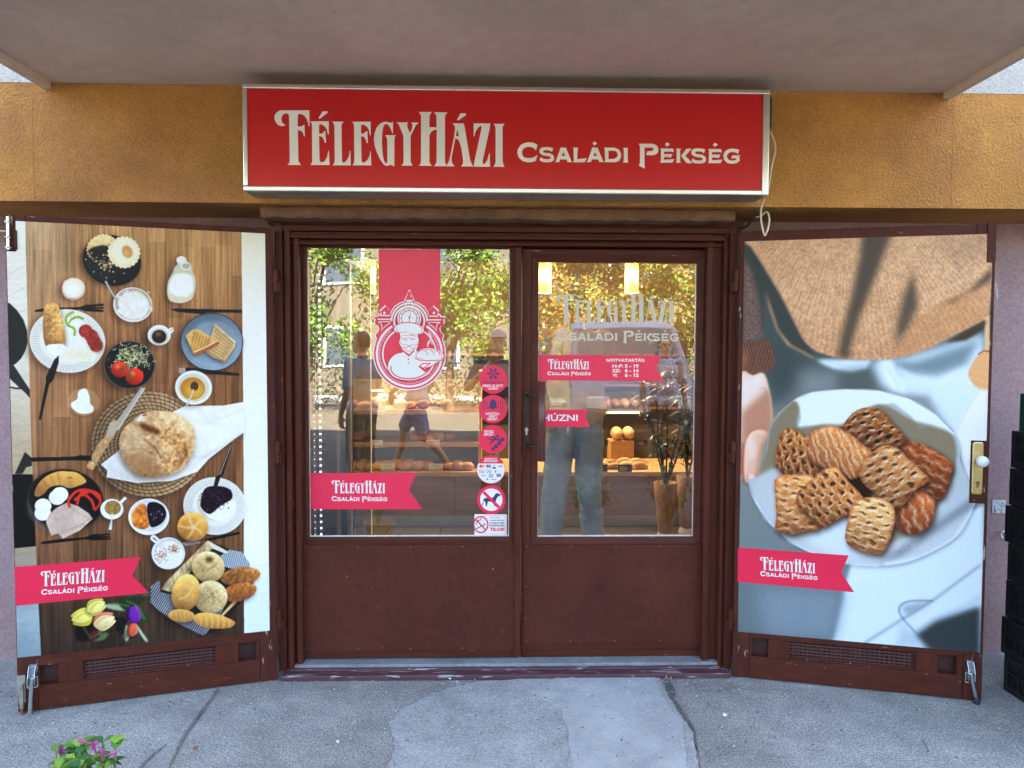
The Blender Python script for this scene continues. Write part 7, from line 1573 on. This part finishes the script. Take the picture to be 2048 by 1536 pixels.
for x in (738, 1089, 1263, 903):
    Y = 6.0; c = pp(x, 586, Y); h_ = .30
    if first is None:
        t = thing('pendant_lamp', (0, 0, 0), '', 'lamp', 'lit pendant lamps over the counter')
        m = MB(); m.lathe([(.056, 0), (.056, h_)], (0, 0, 0), 24); m.f = [f for f in m.f if len(f) == 4]; m.m = m.m[:len(m.f)]; m.sm = m.sm[:len(m.f)]
        o = m.build('lamp_shade', LAMP, t); MB().ell((0, 0, .15), (.046, .046, .10), n=16, k=10).build('bulb', BULB, t)
        MB().tube([(0, 0, h_), (0, 0, 2.79 - c.z)], .004, 6).build('cord', BLACKP, t)
        t.location = c; first = t
    else: t = clone(first, c)
    t['label'] = {738: 'lit yellow pendant lamp left of the red banner', 1089: 'lit yellow pendant lamp at the left edge of the right pane', 1263: 'lit yellow pendant lamp over the middle of the right pane', 903: 'lit yellow pendant lamp right of the red banner'}[x]
    pl_d = bpy.data.lights.new('lamp_light', 'POINT'); pl_d.energy = 7; pl_d.color = (1, .78, .48); pl_d.shadow_soft_size = .06
    po = bpy.data.objects.new('lamp_light', pl_d); COL.objects.link(po); po.location = (0, 0, -.08); po.parent = t
    if x == 903: 
        for q in [t] + list(t.children_recursive): bpy.data.objects.remove(q)
# cooler with its LED strip at the left
fx0, fx1 = pp(600, 800, 4.25).x - .35, pp(668, 800, 4.25).x
fr_ = thing('drinks_cooler', (fx0, 4.5, ZF), 'tall grey drinks cooler with a bright LED strip behind its glass', 'cooler')
MB().box(fx0, fx0 + .04, 4.25, 4.95, ZF + .001, 2.15).build('side_panel', GREYM, fr_, bevel=.004)
MB().box(fx0 + .041, fx1 + .1, 4.91, 4.95, ZF + .001, 2.15).build('back_panel', mat('cooler_white', (.55, .60, .62), .4), fr_)
MB().box(fx0 + .041, fx1 + .1, 4.25, 4.909, ZF + .001, ZF + .14).build('base', mat('cooler_dark', (.05, .055, .06), .4), fr_, bevel=.004)
MB().box(fx0 + .041, fx1 + .1, 4.25, 4.909, 2.06, 2.15).build('top', GREYM, fr_, bevel=.004)
for x in (fx1 + .01, fx1 + .075): MB().box(x, x + .022, 4.25, 4.29, ZF + .141, 2.059).build('door_post', GREYM, fr_, bevel=.003)
MB().box(fx1 + .078, fx1 + .1, 4.30, 4.905, ZF + .141, 2.059).build('side_glass', GLASS, fr_)
for z in (.62, .95, 1.28, 1.61): MB().box(fx0 + .05, fx1 + .07, 4.36, 4.9, z, z + .008).build('shelf', GREYM, fr_)
LED = mat('led_light', (1, 1, 1), .3, emit=(.80, .93, 1), estr=.55)
for x, e in ((640, 1), (628, 0)):  # the second, dimmer strip is modelled to imitate the first one's reflection
    q = pp(x, 800, 4.3).x
    strip = MB().box(q - .009, q + .009, 4.303, 4.309, ZF + .16, 2.03).build('led_strip_and_reflection', GREYM, fr_)
    m = MB()
    for i in range(46): z = .3 + i * .0375; m.box(q - (.0045 if e else .0025), q + (.0045 if e else .0025), 4.299, 4.3025, z, z + (.008 if e else .005))
    lo = m.build('led_row_and_reflection', LED if e else mat('led_reflection', (.7, .75, .8), .3, emit=(.80, .93, 1), estr=.18), strip); lo['kind'] = 'stuff'
BTL = [mat('bottle_%d' % i, c, .15, trans=.3) for i, c in enumerate(((.10, .25, .08), (.30, .05, .03), (.06, .12, .3), (.35, .24, .05)))]
bproto = []
for k in range(4):
    bproto.append(MB().lathe([(.002, 0), (.03, .002), (.032, .012), (.032, .13), (.026, .16), (.013, .19), (.013, .215), (.002, .216)], (0, 0, 0), 16).build('drink_bottle', BTL[k]))
n = 0
for zi, z in enumerate((.628, .958, 1.288, 1.618)):
    for i in range(4):
        o = bproto[n] if n < 4 else bproto[(i + zi) % 4].copy()
        if n >= 4: COL.objects.link(o)
        o.location = (fx0 + .12 + i * .09, 4.5 + (i % 2) * .06, z + .0005); n += 1
        tag(o, 'drink bottle standing on a shelf inside the cooler', 'bottle', 'bottles in the cooler')
# two tall planters at the right
LEAFD = mat('dark_houseplant_leaf', (.022, .045, .018), .45, .35, 6)
BARK = mat('bark_planter', (.26, .125, .06), .8, .35, 14, .8, 40, stretch=(3, 3, .6))
def leafblade(m, p, d, L, w, mt=0, bend=.25):
    d = d.normalized(); s = d.cross(Vector((0, 0, 1)))
    if s.length < .05: s = Vector((1, 0, 0))
    s.normalize(); u = s.cross(d)
    c = [p, p + d * L * .35 + u * 0, p + d * L * .7 - Vector((0, 0, L * bend * .3)), p + d * L - Vector((0, 0, L * bend))]
    m.add([c[0], c[1] + s * w / 2, c[1] - s * w / 2, c[2] + s * w * .4, c[2] - s * w * .4, c[3]], [(0, 2, 1), (1, 2, 4, 3), (3, 4, 5)], mt, True)
def planter(px, pyb, Y, rt, h_, label, H, n, seed):
    x = pp(px, 1000, Y).x; t = thing('potted_plant', (x, Y, ZF), label, 'plant'); rr = random.Random(seed)
    z0 = ZF + .05
    MB().lathe([(rt * .55, z0), (rt * .62, z0 + .02), (rt * .85, z0 + h_ * .6), (rt, z0 + h_), (rt * .88, z0 + h_), (rt * .8, z0 + h_ - .04), (.005, z0 + h_ - .04)], (x, Y, 0), 22).build('planter', BARK, t)
    MB().lathe([(rt * .7, ZF + .001), (rt * .75, ZF + .02), (rt * .6, z0 - .001)], (x, Y, 0), 20).build('planter_base', mat('white_saucer', (.6, .6, .58), .4), t)
    m = MB(); lf = MB()
    for i in range(7):
        a = rr.uniform(0, 6.3); tip = Vector((x + rr.uniform(.08, .26) * math.cos(a), Y + rr.uniform(.05, .18) * math.sin(a), z0 + h_ + H * rr.uniform(.55, 1))); b0 = Vector((x, Y, z0 + h_ - .04))
        pts = smooth([tuple(b0), tuple(b0.lerp(tip, .4) + Vector((rr.uniform(-.04, .04), 0, .05))), tuple(tip)], 5, False); m.tube(pts, [.008 - .005 * k / (len(pts) - 1) for k in range(len(pts))], 6)
        for k in range(n):
            p = Vector(pts[rr.randrange(3, len(pts))]); d = Vector((rr.gauss(0, 1), rr.gauss(0, 1), rr.gauss(.1, .5))); leafblade(lf, p, d, rr.uniform(.06, .14), rr.uniform(.02, .036))
    m.build('stem', mat('dark_stem', (.06, .045, .03), .7), t); lf.build('foliage', LEAFD, t)
planter(1331, 1066, 5.1, .085, .36, 'tall leafy houseplant in a bark covered planter at the right of the shop', 1.05, 34, 3)
planter(1374, 1060, 5.25, .08, .38, 'second houseplant in the shop half hidden by the door frame', .9, 26, 5)
# ================================================================ CRATES, FLOWERS AND LITTER BY THE SHOP
CRG = mat('green_crate_plastic', (.006, .035, .024), .55, .1, 8); CRB = mat('black_crate_plastic', (.010, .011, .012), .38, .15, 8)
def crate(m_, w=.40, d=.60, h=.165):
    t = thing('bread_crate', (0, 0, 0), '', 'crate', 'stacked plastic crates beside the right shutter')
    e = .012
    MB().box(0, w, 0, d, 0, .01).build('crate_floor', m_, t)
    for k in range(4):
        m = MB()
        L = (w, w, d, d)[k]
        def bar(a, b, z0, z1, th=e):
            if k == 0: m.box(a, b, 0, th, z0, z1)
            elif k == 1: m.box(a, b, d - th, d, z0, z1)
            elif k == 2: m.box(0, th, a, b, z0, z1)
            else: m.box(w - th, w, a, b, z0, z1)
        g = .0 if k < 2 else e
        bar(g, L - g, h - .022, h, e); bar(g, L - g, .0105, .03, e); bar(g + .0, L - g, .085, .097, e * .6)
        if k == 0: m.box(g, L - g, .008, .0105, .0302, h - .0222)
        elif k == 1: m.box(g, L - g, d - .0105, d - .008, .0302, h - .0222)
        elif k == 2: m.box(.008, .0105, g, L - g, .0302, h - .0222)
        else: m.box(w - .0105, w - .008, g, L - g, .0302, h - .0222)
        n = 5 if k < 2 else 8
        for i in range(n + 1):
            a = g + (L - 2 * g - .014) * i / n; bar(a, a + .014, .0301, .0849, e * .6); bar(a, a + .014, .0971, h - .0221, e * .6)
        for i in range(n):
            a = g + (L - 2 * g - .014) * (i + .5) / n; bar(a, a + .005, .0301, .0849, e * .4)
        m.build('crate_side', m_, t)
    rim = MB(); rim.box(-.008, w + .008, -.008, .004, h - .016, h + .004); rim.build('crate_rim', m_, t, bevel=.003)
    return t
cx0 = 2.335; base = crate(CRB); gtop = crate(CRG)
n_c = 8; hh = .171
for i in range(n_c):
    t = base if i == 0 else gtop if i == n_c - 1 else clone(base)
    t.location = (cx0 + .004 * ((i * 37) % 3 - 1), (2.55 if i == n_c - 1 else 2.62) + .008 * ((i * 53) % 3 - 1), .003 + i * hh); t.rotation_euler = (0, 0, R(.5 * ((i * 29) % 3 - 1)))
    t['label'] = ('black plastic crate at the bottom of the stack on the pavement', 'black plastic crate second from the bottom of the stack', 'black plastic crate third from the bottom of the stack', 'black plastic crate fourth from the bottom of the stack', 'black plastic crate fourth from the top of the stack', 'black plastic crate third from the top of the stack', 'black plastic crate directly under the green one', 'dark green plastic crate on top of the stack')[i]
# flowering plant in a pot, bottom left
LEAFG = mat('four_o_clock_leaf', (.085, .22, .028), .5, .45, 9); LEAFY = mat('young_leaf', (.23, .42, .05), .5, .2, 9); LEAFB = mat('deep_leaf', (.045, .16, .045), .5, .3, 9); PETAL = mat('magenta_petal', (.62, .06, .36), .5, .2, 20); PETD = mat('dark_magenta_petal', (.25, .02, .14), .5, .2, 20)
Yp = 1.52; c = pp(165, 1530, Yp)
fp = thing('flowering_plant', (c.x, Yp, 0), 'small bushy plant with pink tubular flowers in a clay pot at the bottom left', 'plant')
MB().lathe([(.07, .001), (.095, .02), (.115, .22), (.125, .225), (.125, .26), (.112, .26), (.105, .24), (.002, .235)], (c.x, Yp, 0), 28).build('flower_pot', mat('clay_pot', (.38, .17, .09), .8, .2, 10, .3, 60), fp)
rr = random.Random(21); lf = MB(); stt = MB(); fl = MB()
def broad(m, p, d, L, w, mt):
    d = d.normalized(); s = d.cross(Vector((0, 0, 1))); s = s.normalized() if s.length > .05 else Vector((1, 0, 0)); u = s.cross(d)
    rows = [(0, .1), (.18, .78), (.4, 1), (.65, .74), (.86, .34), (1, 0)]; vs = []
    for tt, ww in rows:
        b = p + d * L * tt - Vector((0, 0, L * .35 * tt * tt)); f = u * (.16 * w * ww)
        vs += [b - s * w / 2 * ww + f, b, b + s * w / 2 * ww + f]
    m.add(vs, [(i * 3 + j, i * 3 + j + 1, i * 3 + j + 4, i * 3 + j + 3) for i in range(5) for j in range(2)], mt, True)
topz = c.z + .045
for i in range(30):
    a = rr.uniform(0, 6.3); rad = rr.uniform(0, .066) ; tip = Vector((c.x + rad * math.cos(a) * 1.05, Yp + rad * math.sin(a), topz - rr.uniform(.0, .018) - rad * .25))
    base_ = Vector((c.x + rad * .2 * math.cos(a), Yp + rad * .2 * math.sin(a), .24))
    pts = smooth([tuple(base_), tuple(base_.lerp(tip, .5) + Vector((rad * .25 * math.cos(a), rad * .25 * math.sin(a), 0))), tuple(tip)], 4, False); stt.tube(pts, [.0035 - .002 * k / (len(pts) - 1) for k in range(len(pts))], 6)
    for k in range(20):
        q = rr.uniform(.55, 1.02); p = Vector(pts[min(int(q * (len(pts) - 1)), len(pts) - 1)]); aa = rr.uniform(0, 6.3); d = Vector((math.cos(aa), math.sin(aa), rr.uniform(.0, .8)))
        broad(lf, p, d, rr.uniform(.022, .044), rr.uniform(.016, .028), rr.choice((0, 0, 1, 1, 2, 2)))
stt.build('stem', mat('green_stem', (.16, .26, .06), .6), fp); lf.build('foliage', [LEAFG, LEAFY, LEAFB], fp)
for px, py, dx, dz, mt in ((163, 1481, -.8, .35, 0), (190, 1489, .5, .9, 0), (187, 1492, -.35, .9, 1), (203, 1504, -.1, 1, 0), (226, 1506, .9, .35, 0), (121, 1497, 0, 1, 1), (117, 1501, -1, .1, 0)):
    e = pp(px, py, Yp + rr.uniform(-.02, .02)); d = Vector((dx, rr.uniform(-.2, .2), dz)).normalized(); m = MB(); b0 = e - d * .020
    m.tube([b0, b0 + d * .008, b0 + d * .018, b0 + d * .025, b0 + d * .029], [.0011, .0014, .0028, .0044, .0012], 9)
    m.build('flower', PETD if mt else PETAL, fp)
# litter
def scrap(name, px, py, r_, m, label, cat, sd, th=.004):
    p = gpx(px, py); q = random.Random(sd); mb = MB(); k = 9
    ring = [Vector((p.x + r_ * q.uniform(.5, 1) * math.cos(6.283 * i / k), p.y + r_ * q.uniform(.7, 1.3) * math.sin(6.283 * i / k), 0)) for i in range(k)]
    lo = [v + Vector((0, 0, .0095)) for v in ring]; hi = [p + (v - p) * .8 + Vector((0, 0, .0095 + th * q.uniform(.5, 1.6) - p.z)) for v in ring]
    mb.add(lo + hi, [tuple(range(k, 2 * k)), tuple(range(k))[::-1]] + [(i, (i + 1) % k, k + (i + 1) % k, k + i) for i in range(k)])
    return tag(mb.build(name, m), label, cat)
PAP = mat('white_paper', (.75, .76, .76), .8, .05, 30)
scrap('paper_scrap', 900, 1360, .013, PAP, 'white paper scrap on the pavement in front of the left door leaf', 'paper scrap', 1, .006)
o = scrap('paper_scrap', 1158, 1316, .014, PAP, 'crumpled white paper scrap on the door step', 'paper scrap', 2, .01); o.location.z = .038
scrap('paper_scrap', 1449, 1434, .012, PAP, 'small torn paper scrap on the pavement below the right shutter', 'paper scrap', 3)
scrap('paper_scrap', 676, 1488, .009, PAP, 'tiny white paper scrap alone on the pavement left of the smooth patch', 'paper scrap', 4)
scrap('dry_leaf', 391, 1502, .011, mat('dry_leaf', (.25, .12, .07), .8, .3, 40), 'reddish dry leaf beside the pavement joint at the lower left', 'leaf', 5)
scrap('dry_leaf', 598, 1524, .010, mat('tan_leaf', (.35, .27, .16), .8, .3, 40), 'tan dry leaf near the bottom edge of the pavement', 'leaf', 6)
scrap('dry_leaf', 1472, 1374, .012, MATS['tan_leaf'], 'tan dry leaf just below the hinge side of the right shutter', 'leaf', 7, .002)
scrap('dry_leaf', 1527, 1464, .008, MATS['tan_leaf'], 'small tan leaf in the middle of the pavement below the pastry poster', 'leaf', 8, .002)
scrap('brick_chip', 1333, 1360, .011, mat('brick_chip', (.35, .12, .07), .8, .3, 40), 'orange brick chip in the pavement crack by the threshold', 'chip', 9, .008)
p0, p1, p2 = gpx(1845, 1481, .012), gpx(1852, 1492, .011), gpx(1857, 1503, .011)
tag(MB().tube([p0, p1, p2, gpx(1853, 1504, .011)], .0016, 6).build('twig', mat('dark_twig', (.03, .025, .02), .8)), 'thin dark twig on the pavement at the lower right', 'twig')
# scattered grit
gm = MB(); q = random.Random(5)
for i in range(900):
    x, y = q.uniform(-2.3, 2.4), 3.35 - abs(q.gauss(0, .5))
    if y < 1.8: continue
    r_ = q.uniform(.0012, .0042); z = .0098 if abs(x - .25) < .75 else .001
    gm.ell((x, y, z + r_ * .5), (r_ * q.uniform(.7, 1.3), r_, r_ * .7), q.choice((0, 0, 1, 2)), 6, 4)
tag(gm.build('grit', [mat('grit_light', (.55, .55, .54), .9), mat('grit_dark', (.10, .10, .10), .9), mat('grit_brown', (.3, .22, .15), .9)]), kind='stuff', label='fine grit and crumbs scattered over the pavement', cat='grit')

def leafm(name, c):
    m = mat(name, c, .55, .25, 1.5)
    return m
# ================================================================ ACROSS THE STREET (mirrored in the panes)
SAND = concrete('warm_paving', (.15, .125, .09), .15, .3, .15)
tag(MB().box(-60, 60, -13.5, -7.2, .0, .006).build('paving', SAND), kind='structure')
tag(MB().box(-60, 60, -7.199, 1.9, .0, .003).build('asphalt_pavement', ASPH), kind='structure')
def tree(x, y, H, r_, mats, seed, label, n=7000, trunk=.12, low=.33, leaf=.14):
    t = thing('street_tree', (x, y, 0), label, 'tree', 'trees across the street'); q = random.Random(seed)
    m = MB(); m.tube([(x, y, 0), (x + .05, y, H * .25), (x - .04, y + .05, H * .5), (x, y, H * .8)], [trunk, trunk * .8, trunk * .55, trunk * .15], 10); 
    lobes = []
    for i in range(16):
        a = q.uniform(0, 6.28); rad = r_ * math.sqrt(q.uniform(0, 1)) * .75; z = H * q.uniform(low + .06, .92); k = 1 - .55 * abs((z / H - .62) / .38) ** 1.5
        p = Vector((x + rad * k * math.cos(a), y + rad * k * math.sin(a), z)); lobes.append((p, q.uniform(.22, .42) * r_ * .85))
        m.tube([(x, y, H * q.uniform(.22, .5)), tuple(Vector((x, y, z * .75)).lerp(p, .55)), tuple(p)], [trunk * .3, trunk * .18, .012], 6)
    m.build('trunk', mat('bark', (.11, .08, .055), .9, .3, 10, .6, 30), t)
    lf = MB()
    for i in range(n):
        c, R_ = q.choice(lobes); d = Vector((q.gauss(0, 1), q.gauss(0, 1), q.gauss(0, 1))).normalized() * R_ * q.uniform(.3, 1.1); p = c + d
        if p.z < H * low * .8: continue
        a, b = Vector((q.gauss(0, 1), q.gauss(0, 1), q.gauss(0, .7))).normalized(), Vector((q.gauss(0, 1), q.gauss(0, 1), q.gauss(0, 1))); b = (b - a * a.dot(b)).normalized(); L = leaf * q.uniform(.6, 1.3)
        lf.add([p, p + a * L * .5 + b * L * .28, p + a * L, p + a * L * .5 - b * L * .28], [(0, 1, 2, 3)], q.randrange(len(mats)))
    lf.build('crown', mats, t)
G1 = [leafm('leaf_green', (.13, .23, .012)), leafm('leaf_lime', (.14, .23, .016)), leafm('leaf_deep', (.04, .10, .015))]
G2 = [leafm('leaf_gold', (.28, .18, .018)), leafm('leaf_amber', (.21, .13, .018)), leafm('leaf_olive', (.17, .19, .02))]
tree(-4.6, -11.0, 5.4, 2.3, G1, 1, 'green street tree reflected at the left edge of the left pane', low=.22)
tree(-1.2, -12.0, 5.2, 2.4, G1, 2, 'broad green street tree reflected right of the red banner', n=8500, low=.22)
tree(2.1, -12.5, 5.4, 2.8, G2, 3, 'golden street tree reflected behind the pane lettering', n=12000, low=.18)
tree(5.6, -11.8, 5.3, 2.5, G2[:2] + G1[:2], 4, 'yellow green street tree reflected at the right edge of the right pane', n=8500, low=.18)
tree(-8.2, -12, 5.6, 2.6, G1, 6, 'tall green street tree far left across the street', low=.25)
tree(4.0, -15.4, 6.0, 3.2, G2[:1] + G1[:2], 8, 'tall yellowish tree behind the other street trees, right of the middle', n=9000, low=.15)
hg = MB(); q = random.Random(9)
for i in range(6000):
    p = Vector((q.uniform(-9, 9), q.uniform(-14.6, -13.8), q.uniform(.05, 1.5 + .25 * math.sin(q.uniform(0, 6)))));  a = Vector((q.gauss(0, 1), q.gauss(0, 1), q.gauss(0, 1))).normalized(); b = a.orthogonal().normalized(); L = q.uniform(.07, .14)
    hg.add([p, p + a * L * .5 + b * L * .3, p + a * L, p + a * L * .5 - b * L * .3], [(0, 1, 2, 3)], q.randrange(3))
tag(hg.build('hedge', G1), 'long clipped green hedge across the street', 'hedge')
ob = thing('opposite_building', (0, -19, 0), 'pale plastered apartment house across the street with rows of windows', 'building')
MB().box(-22, 22, -26, -19, 0, 6.4).build('wall', mat('pale_plaster', (.11, .095, .068), .9, .06, 1), ob)
WIN = mat('dark_window', (.06, .08, .10), .1); wf = mat('window_frame_white', (.7, .7, .68), .5)
for i in range(12):
    for j in range(2):
        x = -19 + i * 3.4; z = 1.0 + j * 2.9
        f = MB().box(x - .75, x + .75, -19.0, -18.94, z, z + 1.5).build('window', wf, ob); MB().box(x - .66, x + .66, -18.939, -18.93, z + .08, z + 1.42).build('pane', WIN, f)
tag(MB().box(.45, 3.4, .05, 1.15, .003, .05).build('flower_bed', mat('bed_soil', (.06, .045, .03), .95, .3, 20, .6, 60)), kind='structure')
def shrub(x, y, r_, H, mats, label, seed):
    t = thing('low_shrub', (x, y, .05), label, 'shrub', 'low shrubs in the flower bed'); q = random.Random(seed); st_ = MB(); lf = MB()
    for i in range(14):
        a = q.uniform(0, 6.28); tip = Vector((x + r_ * q.uniform(.3, 1) * math.cos(a), y + r_ * q.uniform(.3, 1) * math.sin(a), H * q.uniform(.5, 1))); st_.tube([(x, y, .03), tuple(Vector((x, y, 0)).lerp(tip, .5) + Vector((0, 0, .06))), tuple(tip)], [.006, .004, .002], 5)
        for k in range(70):
            p = Vector((x, y, .05)).lerp(tip, q.uniform(.35, 1.05)) + Vector((q.gauss(0, .04), q.gauss(0, .04), q.gauss(0, .03))); broad(lf, p, Vector((q.gauss(0, 1), q.gauss(0, 1), q.gauss(.3, .5))), q.uniform(.03, .06), q.uniform(.015, .03), q.randrange(len(mats)))
    st_.build('stem', mat('green_stem', (.16, .26, .06), .6), t); lf.build('foliage', mats, t)
BRL = leafm('brown_leaf', (.14, .07, .025))
for x, y, r_, H, lb, sd in ((.85, .55, .32, .5, 'low shrub in the flower bed nearest the photographer', 31), (1.5, .75, .36, .56, 'low shrub in the middle of the flower bed', 32), (2.2, .55, .34, .5, 'low shrub right of the middle in the flower bed', 33), (2.9, .7, .34, .52, 'low shrub at the right end of the flower bed', 34)):
    shrub(x, y, r_, H, [LEAFG, LEAFB, BRL], lb, sd)
# parked van mirrored in the right pane
van = thing('parked_van', (1.95, -3.6, 0), 'blue grey delivery van parked nose towards the shop, mirrored in the right pane', 'van')
VP = mat('van_paint', (.09, .10, .125), .25, .03, 2, coat=.6); VG = mat('van_glass', (.03, .04, .05), .05); VB = mat('van_black', (.02, .02, .02), .6)
x0 = 1.95
def prof(hw, pts, m_, name, inset=.0, par=van):
    m = MB(); n = len(pts)
    L = [Vector((x0 - hw + (i_[2] if len(i_) > 2 else 0), i_[0], i_[1])) for i_ in pts]; Rr = [Vector((x0 + hw - (i_[2] if len(i_) > 2 else 0), i_[0], i_[1])) for i_ in pts]
    m.add(L + Rr, [tuple(range(n)), tuple(range(n, 2 * n))[::-1]] + [(i, n + i, n + (i + 1) % n, (i + 1) % n) for i in range(n)])
    return m.build(name, m_, par, bevel=.05, seg=3)
prof(.95, [(-2.75, .35), (-2.70, .75), (-2.85, 1.02, .04), (-3.25, 1.18, .06), (-3.95, 1.92, .16), (-4.3, 2.02, .18), (-7.4, 2.05, .16), (-7.55, 1.2), (-7.55, .35)], VP, 'body')
m = MB(); m.add([Vector((x0 + sx * w_, y, z)) for sx, w_, y, z in ((-1, .80, -3.285, 1.235), (1, .80, -3.285, 1.235), (1, .70, -3.93, 1.905), (-1, .70, -3.93, 1.905))], [(0, 1, 2, 3)]); m.build('windscreen', VG, van)
for s in (-1, 1):
    m = MB(); m.box(x0 + s * .55 - .16, x0 + s * .55 + .16, -2.73, -2.685, .78, .96); m.build('headlight', mat('headlamp_glass', (.7, .72, .74), .08), van, bevel=.02)
    for y in (-3.45, -6.7):
        w_ = MB().lathe([(.20, -.1), (.33, -.1), (.345, -.06), (.345, .06), (.33, .1), (.20, .1)], (x0 + s * .86, y, .346), 28, M=Matrix.Rotation(R(90), 3, 'Y')).build('wheel', RUBBER, van); MB().lathe([(.005, -.06), (.2, -.07), (.2, .105), (.005, .108)], (x0 + s * .86, y, .346), 20, M=Matrix.Rotation(R(90), 3, 'Y')).build('rim', GREYM, w_)
    MB().box(x0 + s * 1.08 - .10, x0 + s * 1.08 + .10, -3.60, -3.50, 1.22, 1.50).build('wing_mirror', VB, van, bevel=.03)
    MB().box(x0 + s * .955 - .006, x0 + s * .955 + .006, -4.9, -3.9, 1.22, 1.75).build('side_window', VG, van)
MB().box(x0 - .55, x0 + .55, -2.74, -2.69, .55, .74).build('grille', VB, van, bevel=.01); MB().box(x0 - .93, x0 + .93, -2.80, -2.66, .30, .50).build('bumper', VB, van, bevel=.04)
